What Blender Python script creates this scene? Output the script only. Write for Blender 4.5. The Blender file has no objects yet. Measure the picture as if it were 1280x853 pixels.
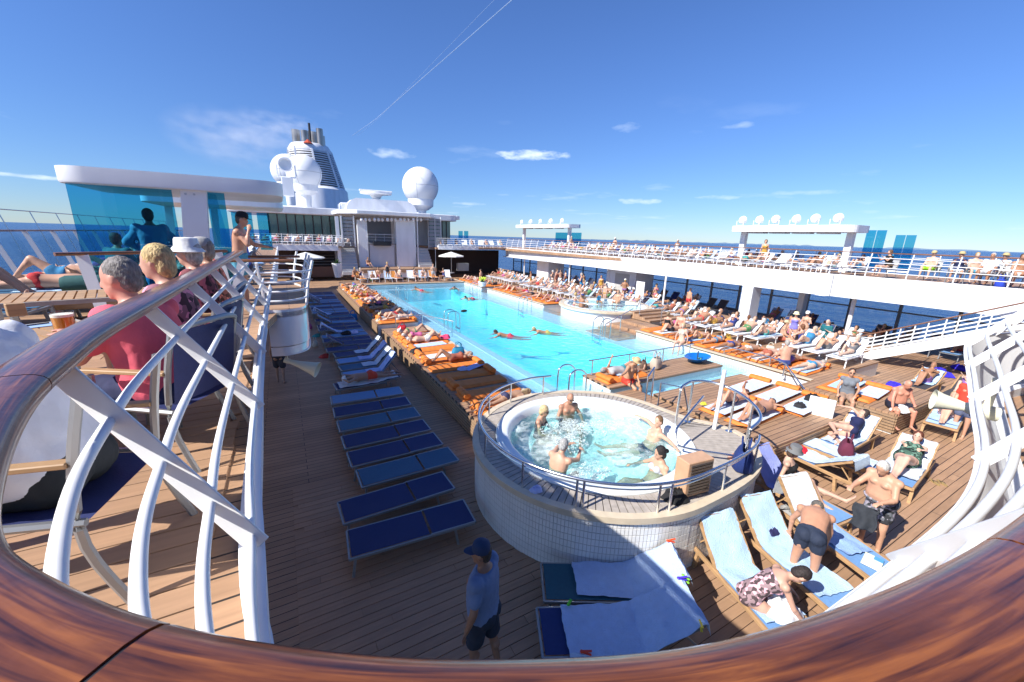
import bpy, bmesh, math, random
from math import radians, sin, cos, pi, sqrt, atan2
from mathutils import Vector, Matrix, noise as mnoise
random.seed(7)
sc = bpy.context.scene
col = sc.collection
V = Vector
# ------------------------------------------------------------ camera
EYE = V((0, 0, 5.0)); FPX = 500.0
PITCH, ROLL, YAW = radians(14.6), radians(1.7), radians(29.6)
fw = V((sin(YAW)*cos(PITCH), cos(YAW)*cos(PITCH), -sin(PITCH)))
r0 = V((cos(YAW), -sin(YAW), 0)); u0 = r0.cross(fw)
rt = r0*cos(ROLL) + u0*sin(ROLL); up = -r0*sin(ROLL) + u0*cos(ROLL)
cd = bpy.data.cameras.new('camera'); cam = bpy.data.objects.new('camera', cd); col.objects.link(cam)
cam.matrix_world = Matrix(((rt.x, up.x, -fw.x, EYE.x), (rt.y, up.y, -fw.y, EYE.y), (rt.z, up.z, -fw.z, EYE.z), (0, 0, 0, 1)))
cd.sensor_width = 36; cd.lens = 36*FPX/1280; cd.clip_start = 0.02; cd.clip_end = 80000
cd.dof.use_dof = True; cd.dof.focus_distance = 6.5; cd.dof.aperture_fstop = 20
sc.camera = cam
def G(px, py, z):                      # where the photo's pixel meets the level z
    d = fw + rt*((px-640)/FPX) - up*((py-426.5)/FPX); t = (z-EYE.z)/d.z
    return EYE + d*t
def GD(px, py, D):
    d = fw + rt*((px-640)/FPX) - up*((py-426.5)/FPX); return EYE + d*D
# ------------------------------------------------------------ world, sun, exposure
SUN = V((1.0, 0.09, -0.87)).normalized()
w = bpy.data.worlds.new('World'); sc.world = w; w.use_nodes = True
nt = w.node_tree; N = nt.nodes; L = nt.links; N.clear()
def nn(t, **k):
    n = N.new(t)
    for a, b in k.items(): setattr(n, a, b)
    return n
def mth(op, a, b=None, clamp=False):
    n = nn('ShaderNodeMath', operation=op); n.use_clamp = clamp
    for i, v in enumerate((a, b)):
        if v is None: continue
        if isinstance(v, (int, float)): n.inputs[i].default_value = v
        else: L.new(v, n.inputs[i])
    return n.outputs[0]
out = nn('ShaderNodeOutputWorld'); bg = nn('ShaderNodeBackground'); sky = nn('ShaderNodeTexSky', sky_type='NISHITA', sun_disc=False)
sky.sun_elevation = math.asin(-SUN.z); sky.sun_rotation = atan2(-SUN.x, -SUN.y); sky.altitude = 0
sky.air_density = 1.0; sky.dust_density = 0.0; sky.ozone_density = 5.0
tc = nn('ShaderNodeTexCoord')
sep = nn('ShaderNodeSeparateXYZ'); L.new(tc.outputs['Generated'], sep.inputs[0])
# high thin cloud: noise stretched towards the horizon
zc = mth('ADD', mth('MAXIMUM', sep.outputs[2], 0.0), 0.06)
cx = mth('DIVIDE', sep.outputs[0], zc); cy = mth('DIVIDE', sep.outputs[1], zc)
cmb = nn('ShaderNodeCombineXYZ'); L.new(cx, cmb.inputs[0]); L.new(cy, cmb.inputs[1])
nz = nn('ShaderNodeTexNoise'); nz.inputs['Scale'].default_value = 0.85; nz.inputs['Detail'].default_value = 7; nz.inputs['Roughness'].default_value = 0.55
L.new(cmb.outputs[0], nz.inputs['Vector'])
rmp = nn('ShaderNodeMapRange'); rmp.inputs['From Min'].default_value = 0.60; rmp.inputs['From Max'].default_value = 0.80; L.new(nz.outputs[0], rmp.inputs[0])
low = nn('ShaderNodeMapRange'); low.inputs['From Min'].default_value = 0.30; low.inputs['From Max'].default_value = 0.05; L.new(sep.outputs[2], low.inputs[0])
up0 = nn('ShaderNodeMapRange'); up0.inputs['From Min'].default_value = 0.01; up0.inputs['From Max'].default_value = 0.05; L.new(sep.outputs[2], up0.inputs[0])
fac = mth('MULTIPLY', mth('MULTIPLY', rmp.outputs[0], low.outputs[0]), mth('MULTIPLY', up0.outputs[0], 0.45), True)
def puff(d, wx, wz, k):                # a single small cloud standing in one direction
    d = d.normalized(); s = V((d.y, -d.x, 0)).normalized(); t = s.cross(d).normalized()
    def dot(v):
        n = nn('ShaderNodeVectorMath', operation='DOT_PRODUCT'); L.new(tc.outputs['Generated'], n.inputs[0]); n.inputs[1].default_value = v; return n.outputs['Value']
    n2 = nn('ShaderNodeTexNoise'); n2.inputs['Scale'].default_value = 34; n2.inputs['Detail'].default_value = 6
    mp = nn('ShaderNodeMapping'); mp.inputs['Scale'].default_value = (1, 1, 2.6); L.new(tc.outputs['Generated'], mp.inputs[0]); L.new(mp.outputs[0], n2.inputs['Vector'])
    a = mth('POWER', mth('DIVIDE', dot(s), wx), 2.0); b = mth('POWER', mth('DIVIDE', mth('SUBTRACT', dot(t), d.dot(t)), wz), 2.0)
    r = mth('SUBTRACT', 1.0, mth('ADD', a, b)); r = mth('ADD', r, mth('MULTIPLY', mth('SUBTRACT', n2.outputs[0], 0.5), 3.4))
    r = mth('MULTIPLY', r, mth('GREATER_THAN', dot(d), 0.0))
    r = mth('MULTIPLY', r, k, True)
    return r
def dirpx(px, py): return (fw + rt*((px-640)/FPX) - up*((py-426.5)/FPX))
for (px, py, wx, wz, k) in ((664, 194, .085, .011, .62), (490, 192, .05, .012, .3), (800, 252, .06, .006, .42), (905, 247, .05, .005, .3), (928, 157, .03, .006, .15), (785, 160, .03, .009, .16), (1010, 241, .06, .005, .2), (50, 222, .05, .004, .5), (588, 255, .04, .004, .25)):
    fac = mth('MAXIMUM', fac, puff(dirpx(px, py), wx, wz, k))
mx = nn('ShaderNodeMix', data_type='RGBA'); L.new(fac, mx.inputs['Factor']); L.new(sky.outputs[0], mx.inputs['A']); mx.inputs['B'].default_value = (13.5, 12, 9.4, 1)
sat = nn('ShaderNodeVectorMath', operation='MULTIPLY'); L.new(mx.outputs['Result'], sat.inputs[0])
tl = nn('ShaderNodeMapRange', data_type='FLOAT_VECTOR'); tl.interpolation_type = 'SMOOTHSTEP'
czz = nn('ShaderNodeCombineXYZ')
for i_ in range(3): L.new(sep.outputs[2], czz.inputs[i_])
L.new(czz.outputs[0], tl.inputs['Vector']); tl.inputs['From_Min_FLOAT3' if 'From_Min_FLOAT3' in tl.inputs else 7].default_value = (0, 0, 0); tl.inputs[8].default_value = (.40, .40, .40); tl.inputs[9].default_value = (.64, .81, 1.12); tl.inputs[10].default_value = (.76, .96, 1.36)
L.new(tl.outputs['Vector'], sat.inputs[1])
L.new(sat.outputs[0], bg.inputs[0]); bg.inputs[1].default_value = 0.080; L.new(bg.outputs[0], out.inputs[0])
sl = bpy.data.lights.new('sun', 'SUN'); sl.energy = 5.0; sl.angle = radians(0.5); sl.color = (1, 0.955, 0.88)
so = bpy.data.objects.new('sun', sl); col.objects.link(so); so.rotation_euler = SUN.to_track_quat('-Z', 'Y').to_euler(); so.location = (-30, 0, 40)
sc.view_settings.view_transform = 'Standard'; sc.view_settings.look = 'None'; sc.view_settings.exposure = 0.64; sc.view_settings.gamma = 1; sc.view_settings.use_curve_mapping = False
try:
    sc.cycles.max_bounces = 8; sc.cycles.transparent_max_bounces = 12; sc.cycles.use_denoising = True; sc.cycles.volume_step_rate = 1; sc.cycles.volume_bounces = 2; sc.cycles.volume_max_steps = 128
except Exception: pass

# ------------------------------------------------------------ materials
MAT = {}
def mat(name, c, rough=0.5, metal=0.0, objcol=False, var=0.0, nscale=6.0, bump=0.0, bscale=20.0, coat=0.0, stretch=None, coords='Object', spec=0.5, sub=0.0, trans=0.0):
    if name in MAT: return MAT[name]
    m = bpy.data.materials.new(name); m.use_nodes = True; t = m.node_tree; n = t.nodes; l = t.links
    b = n['Principled BSDF']; b.inputs['Base Color'].default_value = (*c, 1); b.inputs['Roughness'].default_value = rough; b.inputs['Metallic'].default_value = metal
    b.inputs['Coat Weight'].default_value = coat; b.inputs['Specular IOR Level'].default_value = spec
    if sub: b.inputs['Subsurface Weight'].default_value = sub; b.inputs['Subsurface Scale'].default_value = 0.01
    tc_ = n.new('ShaderNodeTexCoord'); src = tc_.outputs[coords]
    if stretch:
        mp = n.new('ShaderNodeMapping'); mp.inputs['Scale'].default_value = stretch; l.new(src, mp.inputs[0]); src = mp.outputs[0]
    base = None
    if objcol:
        oi = n.new('ShaderNodeObjectInfo'); base = oi.outputs['Color']
    if var:
        nz_ = n.new('ShaderNodeTexNoise'); nz_.inputs['Scale'].default_value = nscale; nz_.inputs['Detail'].default_value = 5; l.new(src, nz_.inputs['Vector'])
        mr = n.new('ShaderNodeMapRange'); mr.inputs['From Min'].default_value = 0.3; mr.inputs['From Max'].default_value = 0.7; mr.inputs['To Min'].default_value = 1-var; mr.inputs['To Max'].default_value = 1+var*0.6; l.new(nz_.outputs[0], mr.inputs[0])
        mu = n.new('ShaderNodeVectorMath'); mu.operation = 'SCALE'; l.new(mr.outputs[0], mu.inputs['Scale'])
        if base: l.new(base, mu.inputs[0])
        else: mu.inputs[0].default_value = c
        base = mu.outputs[0]
    if base: l.new(base, b.inputs['Base Color'])
    if bump:
        n3 = n.new('ShaderNodeTexNoise'); n3.inputs['Scale'].default_value = bscale; n3.inputs['Detail'].default_value = 4; l.new(src, n3.inputs['Vector'])
        bp = n.new('ShaderNodeBump'); bp.inputs['Strength'].default_value = bump; bp.inputs['Distance'].default_value = 0.02; l.new(n3.outputs[0], bp.inputs['Height']); l.new(bp.outputs[0], b.inputs['Normal'])
    MAT[name] = m; return m
white = mat('white_paint', (.80, .81, .82), .35, var=.04, nscale=1.5)
ship = mat('ship_white', (.79, .80, .82), .45, var=.10, nscale=1.3, stretch=(1, 1, .3), bump=.06, bscale=3)
greyp = mat('grey_panel', (.23, .24, .27), .5)
steel = mat('steel', (.78, .78, .78), .24, 1.0)
steelb = mat('brushed_steel', (.55, .56, .57), .33, 1.0)

alum = mat('grey_frame', (.32, .33, .34), .4, .6)
dark = mat('dark', (.02, .02, .025), .6)
black = mat('black_cloth', (.012, .012, .014), .8, bump=.3, bscale=30)
skin = mat('skin', (.5, .3, .2), .5, objcol=True, var=.12, nscale=7)

def print_mat():
    m = mat('print_cloth', (.5, .5, .5), .85, objcol=True, bump=.2, bscale=14); t = m.node_tree; n = t.nodes; l = t.links; b = n['Principled BSDF']
    oi = [x for x in n if x.type == 'OBJECT_INFO'][0]; tc_ = [x for x in n if x.type == 'TEX_COORD'][0]
    v = n.new('ShaderNodeTexVoronoi'); v.inputs['Scale'].default_value = 26; l.new(tc_.outputs['Object'], v.inputs['Vector'])
    sp = n.new('ShaderNodeSeparateXYZ'); l.new(v.outputs['Color'], sp.inputs[0]); r = n.new('ShaderNodeValToRGB'); r.color_ramp.interpolation = 'CONSTANT'; e = r.color_ramp.elements; e[0].color = (.25, .25, .25, 1); e[1].position = .35; e[1].color = (1, 1, 1, 1); k = e.new(.7); k.color = (2.6, 2.2, 2.3, 1)
    l.new(sp.outputs[0], r.inputs[0]); mu = n.new('ShaderNodeVectorMath'); mu.operation = 'MULTIPLY'; l.new(oi.outputs['Color'], mu.inputs[0]); l.new(r.outputs[0], mu.inputs[1]); l.new(mu.outputs[0], b.inputs['Base Color']); return m

printc = print_mat()
hairm = mat('hair', (.1, .07, .05), .65, objcol=True, var=.5, nscale=60, bump=.6, bscale=90, stretch=(1, 1, .35))
cloth = mat('cloth', (.5, .5, .5), .85, objcol=True, var=.10, nscale=8, bump=.35, bscale=14)
towelm = mat('towel', (.5, .6, .8), .95, objcol=True, var=.07, nscale=10, bump=.8, bscale=60)
sling = mat('sling', (.1, .2, .5), .7, objcol=True, var=.08, nscale=20, bump=.15, bscale=160)
orange = mat('orange_pad', (.72, .20, .03), .7, var=.10, nscale=4, bump=.25, bscale=9)
teakf = mat('teak_furniture', (.46, .28, .14), .55, var=.25, nscale=5, stretch=(1, 1, 6))
teaks = mat('teak_slat', (.34, .22, .13), .6, objcol=False, var=.3, nscale=3, stretch=(2, 14, 14))
greyteak = mat('grey_teak', (.42, .37, .32), .7, var=.2, nscale=8)
plastic = mat('plastic', (.5, .5, .5), .35, objcol=True)
beige = mat('beige_plastic', (.70, .68, .52), .45)
def teak_mat(name, tint, pl=2.3, pw=.14):
    m = bpy.data.materials.new(name); m.use_nodes = True; t = m.node_tree; n = t.nodes; l = t.links; b = n['Principled BSDF']; b.inputs['Roughness'].default_value = .6
    g = n.new('ShaderNodeNewGeometry')
    br = n.new('ShaderNodeTexBrick'); br.offset = .37; br.inputs['Scale'].default_value = 1; br.inputs['Mortar Size'].default_value = .006; br.inputs['Mortar Smooth'].default_value = .1
    br.inputs['Brick Width'].default_value = pl; br.inputs['Row Height'].default_value = pw; br.inputs['Bias'].default_value = 0
    br.inputs['Color1'].default_value = (tint[0]*.85, tint[1]*.84, tint[2]*.82, 1); br.inputs['Color2'].default_value = (tint[0]*1.12, tint[1]*1.12, tint[2]*1.1, 1); br.inputs['Mortar'].default_value = (.03, .022, .018, 1)
    l.new(g.outputs['Position'], br.inputs['Vector'])
    mp = n.new('ShaderNodeMapping'); mp.inputs['Scale'].default_value = (3, 30, 30); l.new(g.outputs['Position'], mp.inputs[0])
    nz_ = n.new('ShaderNodeTexNoise'); nz_.inputs['Scale'].default_value = 1; nz_.inputs['Detail'].default_value = 6; l.new(mp.outputs[0], nz_.inputs['Vector'])
    n2 = n.new('ShaderNodeTexNoise'); n2.inputs['Scale'].default_value = .7; n2.inputs['Detail'].default_value = 5; l.new(g.outputs['Position'], n2.inputs['Vector'])
    ad = n.new('ShaderNodeMath'); ad.operation = 'ADD'; l.new(nz_.outputs[0], ad.inputs[0]); l.new(n2.outputs[0], ad.inputs[1])
    mr = n.new('ShaderNodeMapRange'); mr.inputs['From Min'].default_value = .6; mr.inputs['From Max'].default_value = 1.4; mr.inputs['To Min'].default_value = .76; mr.inputs['To Max'].default_value = 1.2; l.new(ad.outputs[0], mr.inputs[0])
    mu = n.new('ShaderNodeVectorMath'); mu.operation = 'SCALE'; l.new(br.outputs['Color'], mu.inputs[0]); l.new(mr.outputs[0], mu.inputs['Scale']); l.new(mu.outputs[0], b.inputs['Base Color'])
    bp = n.new('ShaderNodeBump'); bp.invert = True; bp.inputs['Strength'].default_value = .6; bp.inputs['Distance'].default_value = .01; l.new(br.outputs['Fac'], bp.inputs['Height']); l.new(bp.outputs[0], b.inputs['Normal'])
    return m
teak = teak_mat('teak_deck', (.39, .235, .14))
def plank_mat():
    m = bpy.data.materials.new('teak_plank'); m.use_nodes = True; t = m.node_tree; n = t.nodes; l = t.links; b = n['Principled BSDF']; b.inputs['Roughness'].default_value = .58
    g = n.new('ShaderNodeNewGeometry'); oi = n.new('ShaderNodeObjectInfo')
    mp = n.new('ShaderNodeMapping'); mp.inputs['Scale'].default_value = (2.5, 34, 30); l.new(g.outputs['Position'], mp.inputs[0])
    nz_ = n.new('ShaderNodeTexNoise'); nz_.inputs['Scale'].default_value = 1; nz_.inputs['Detail'].default_value = 6; l.new(mp.outputs[0], nz_.inputs['Vector'])
    n2 = n.new('ShaderNodeTexNoise'); n2.inputs['Scale'].default_value = .9; n2.inputs['Detail'].default_value = 5; l.new(g.outputs['Position'], n2.inputs['Vector'])
    a = n.new('ShaderNodeMath'); a.operation = 'ADD'; l.new(nz_.outputs[0], a.inputs[0]); l.new(n2.outputs[0], a.inputs[1])
    a2 = n.new('ShaderNodeMath'); a2.operation = 'MULTIPLY_ADD'; l.new(oi.outputs['Random'], a2.inputs[0]); a2.inputs[1].default_value = .35; l.new(a.outputs[0], a2.inputs[2])
    mr = n.new('ShaderNodeMapRange'); mr.inputs['From Min'].default_value = .7; mr.inputs['From Max'].default_value = 1.65; mr.inputs['To Min'].default_value = .76; mr.inputs['To Max'].default_value = 1.22; l.new(a2.outputs[0], mr.inputs[0])
    mu = n.new('ShaderNodeVectorMath'); mu.operation = 'SCALE'; mu.inputs[0].default_value = (.39, .235, .14); l.new(mr.outputs[0], mu.inputs['Scale']); l.new(mu.outputs[0], b.inputs['Base Color'])
    return m
plankm = plank_mat()
def caprail_mat():
    m = bpy.data.materials.new('varnished_teak'); m.use_nodes = True; t = m.node_tree; n = t.nodes; l = t.links; b = n['Principled BSDF']
    b.inputs['Roughness'].default_value = .3; b.inputs['Coat Weight'].default_value = .55; b.inputs['Coat Roughness'].default_value = .10
    uv = n.new('ShaderNodeUVMap'); mp = n.new('ShaderNodeMapping'); mp.inputs['Scale'].default_value = (4, 36, 1); l.new(uv.outputs[0], mp.inputs[0])
    nz_ = n.new('ShaderNodeTexNoise'); nz_.inputs['Scale'].default_value = 1.4; nz_.inputs['Detail'].default_value = 6; nz_.inputs['Distortion'].default_value = .7; l.new(mp.outputs[0], nz_.inputs['Vector'])
    cr = n.new('ShaderNodeValToRGB'); e = cr.color_ramp.elements; e[0].position = .3; e[0].color = (.04, .011, .005, 1); e[1].position = .76; e[1].color = (.38, .125, .026, 1)
    k = e.new(.52); k.color = (.16, .046, .012, 1)
    l.new(nz_.outputs[0], cr.inputs[0]); l.new(cr.outputs[0], b.inputs['Base Color'])
    n2 = n.new('ShaderNodeTexNoise'); n2.inputs['Scale'].default_value = 40; g = n.new('ShaderNodeNewGeometry'); l.new(g.outputs['Position'], n2.inputs['Vector'])
    bp = n.new('ShaderNodeBump'); bp.inputs['Strength'].default_value = .08; bp.inputs['Distance'].default_value = .01; l.new(n2.outputs[0], bp.inputs['Height']); l.new(bp.outputs[0], b.inputs['Normal'])
    return m
capm = caprail_mat()
woodrail = mat('rail_wood', (.20, .085, .04), .35, var=.25, nscale=6, coat=.4)
def tile_mat(name, c, grout, s=.1, h=None, mort=.006):
    m = bpy.data.materials.new(name); m.use_nodes = True; t = m.node_tree; n = t.nodes; l = t.links; b = n['Principled BSDF']; b.inputs['Roughness'].default_value = .25
    g = n.new('ShaderNodeNewGeometry'); br = n.new('ShaderNodeTexBrick'); br.offset = 0; br.inputs['Scale'].default_value = 1; br.inputs['Mortar Size'].default_value = mort
    br.inputs['Brick Width'].default_value = s; br.inputs['Row Height'].default_value = h or s
    br.inputs['Color1'].default_value = (*c, 1); br.inputs['Color2'].default_value = (c[0]*.9, c[1]*.93, c[2]*.96, 1); br.inputs['Mortar'].default_value = (*grout, 1)
    l.new(g.outputs['Position'], br.inputs['Vector']); l.new(br.outputs['Color'], b.inputs['Base Color'])
    return m
shelf_t = tile_mat('shelf_tiles', (.55, .78, .93), (.34, .58, .80), .12)
pool_t = tile_mat('pool_tiles', (.16, .80, .92), (.10, .68, .84), .12)
gutter_t = tile_mat('gutter_tiles', (.5, .66, .78), (.3, .45, .6), .1)
whitet = tile_mat('white_tiles', (.74, .75, .74), (.45, .46, .47), .05, .1)
def water_mat(name, tint, bs, bst, rough=.0, foam=None, rip=.35):
    m = bpy.data.materials.new(name); m.use_nodes = True; t = m.node_tree; n = t.nodes; l = t.links; n.remove(n['Principled BSDF'])
    o = n['Material Output']; g = n.new('ShaderNodeNewGeometry')
    nz_ = n.new('ShaderNodeTexNoise'); nz_.inputs['Scale'].default_value = bs; nz_.inputs['Detail'].default_value = 5; nz_.inputs['Distortion'].default_value = .6; l.new(g.outputs['Position'], nz_.inputs['Vector'])
    bp = n.new('ShaderNodeBump'); bp.inputs['Strength'].default_value = bst; bp.inputs['Distance'].default_value = .08; l.new(nz_.outputs[0], bp.inputs['Height'])
    tr = n.new('ShaderNodeBsdfTransparent'); tr.inputs[0].default_value = (*tint, 1)
    rf = n.new('ShaderNodeBsdfRefraction'); rf.inputs['IOR'].default_value = 1.25; rf.inputs['Roughness'].default_value = .03; rf.inputs['Color'].default_value = (*tint, 1); l.new(bp.outputs[0], rf.inputs['Normal'])
    gl = n.new('ShaderNodeBsdfGlossy'); gl.inputs['Roughness'].default_value = .04; l.new(bp.outputs[0], gl.inputs['Normal'])
    lw = n.new('ShaderNodeLayerWeight'); l.new(bp.outputs[0], lw.inputs['Normal']); pw_ = n.new('ShaderNodeMath'); pw_.operation = 'POWER'; l.new(lw.outputs['Facing'], pw_.inputs[0]); pw_.inputs[1].default_value = 4.5
    fr = n.new('ShaderNodeMath'); fr.operation = 'MULTIPLY_ADD'; l.new(pw_.outputs[0], fr.inputs[0]); fr.inputs[1].default_value = .85; fr.inputs[2].default_value = .02
    m0 = n.new('ShaderNodeMixShader'); m0.inputs[0].default_value = rip; l.new(tr.outputs[0], m0.inputs[1]); l.new(rf.outputs[0], m0.inputs[2])
    m1 = n.new('ShaderNodeMixShader'); l.new(fr.outputs[0], m1.inputs[0]); l.new(m0.outputs[0], m1.inputs[1]); l.new(gl.outputs[0], m1.inputs[2]); last = m1
    if foam:
        n2 = n.new('ShaderNodeTexNoise'); n2.inputs['Scale'].default_value = foam; n2.inputs['Detail'].default_value = 8; n2.inputs['Roughness'].default_value = .72; l.new(g.outputs['Position'], n2.inputs['Vector'])
        n3 = n.new('ShaderNodeTexNoise'); n3.inputs['Scale'].default_value = 1.3; l.new(g.outputs['Position'], n3.inputs['Vector'])
        ad = n.new('ShaderNodeMath'); ad.operation = 'ADD'; l.new(n2.outputs[0], ad.inputs[0]); l.new(n3.outputs[0], ad.inputs[1])
        mr = n.new('ShaderNodeMapRange'); mr.inputs['From Min'].default_value = .96; mr.inputs['From Max'].default_value = 1.35; mr.inputs['To Max'].default_value = .8; l.new(ad.outputs[0], mr.inputs[0])
        df = n.new('ShaderNodeBsdfDiffuse'); df.inputs[0].default_value = (.75, .86, .86, 1)
        m2 = n.new('ShaderNodeMixShader'); l.new(mr.outputs[0], m2.inputs[0]); l.new(m1.outputs[0], m2.inputs[1]); l.new(df.outputs[0], m2.inputs[2]); last = m2
    l.new(last.outputs[0], o.inputs['Surface']); return m
poolw = water_mat('pool_water', (.80, .98, 1.0), 3.2, .6, rip=.14)
tubw = water_mat('tub_water', (.66, .95, .96), 7, .7, foam=5.0, rip=.15)
def glass_mat(name, tint, fr=1.45):
    m = bpy.data.materials.new(name); m.use_nodes = True; t = m.node_tree; n = t.nodes; l = t.links; n.remove(n['Principled BSDF']); o = n['Material Output']
    tr = n.new('ShaderNodeBsdfTransparent'); tr.inputs[0].default_value = (*tint, 1); gl = n.new('ShaderNodeBsdfGlossy'); gl.inputs['Roughness'].default_value = .02
    lw = n.new('ShaderNodeLayerWeight'); pw_ = n.new('ShaderNodeMath'); pw_.operation = 'POWER'; l.new(lw.outputs['Facing'], pw_.inputs[0]); pw_.inputs[1].default_value = 4.0
    f = n.new('ShaderNodeMath'); f.operation = 'MULTIPLY_ADD'; l.new(pw_.outputs[0], f.inputs[0]); f.inputs[1].default_value = .9; f.inputs[2].default_value = .04; mx_ = n.new('ShaderNodeMixShader'); l.new(f.outputs[0], mx_.inputs[0]); l.new(tr.outputs[0], mx_.inputs[1]); l.new(gl.outputs[0], mx_.inputs[2]); l.new(mx_.outputs[0], o.inputs['Surface'])
    return m
blueglass = glass_mat('blue_glass', (.26, .66, .82))
clearglass = glass_mat('clear_glass', (.93, .96, .97))
greenglass = mat('green_glass', (.10, .20, .19), .06, .0, spec=1.0)
def sea_mat():
    m = bpy.data.materials.new('sea'); m.use_nodes = True; t = m.node_tree; n = t.nodes; l = t.links; b = n['Principled BSDF']
    b.inputs['Base Color'].default_value = (.004, .035, .13, 1); b.inputs['Roughness'].default_value = .22; b.inputs['IOR'].default_value = 1.33; b.inputs['Specular IOR Level'].default_value = .35
    g = n.new('ShaderNodeNewGeometry')
    a = n.new('ShaderNodeTexNoise'); a.inputs['Scale'].default_value = .035; a.inputs['Detail'].default_value = 8; a.inputs['Roughness'].default_value = .62
    mp = n.new('ShaderNodeMapping'); mp.inputs['Scale'].default_value = (1.6, 1, 1); l.new(g.outputs['Position'], mp.inputs[0]); l.new(mp.outputs[0], a.inputs['Vector'])
    bp = n.new('ShaderNodeBump'); bp.inputs['Strength'].default_value = .9; bp.inputs['Distance'].default_value = 6; l.new(a.outputs[0], bp.inputs['Height']); l.new(bp.outputs[0], b.inputs['Normal'])
    mr = n.new('ShaderNodeMapRange'); mr.inputs['From Min'].default_value = .66; mr.inputs['From Max'].default_value = .76
    c = n.new('ShaderNodeTexNoise'); c.inputs['Scale'].default_value = .12; c.inputs['Detail'].default_value = 8; c.inputs['Roughness'].default_value = .7; l.new(mp.outputs[0], c.inputs['Vector']); l.new(c.outputs[0], mr.inputs[0])
    mx_ = n.new('ShaderNodeMix'); mx_.data_type = 'RGBA'; l.new(mr.outputs[0], mx_.inputs['Factor']); mx_.inputs['A'].default_value = (.004, .04, .15, 1); mx_.inputs['B'].default_value = (.3, .42, .55, 1); l.new(mx_.outputs['Result'], b.inputs['Base Color'])
    return m
seam = sea_mat()

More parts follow.
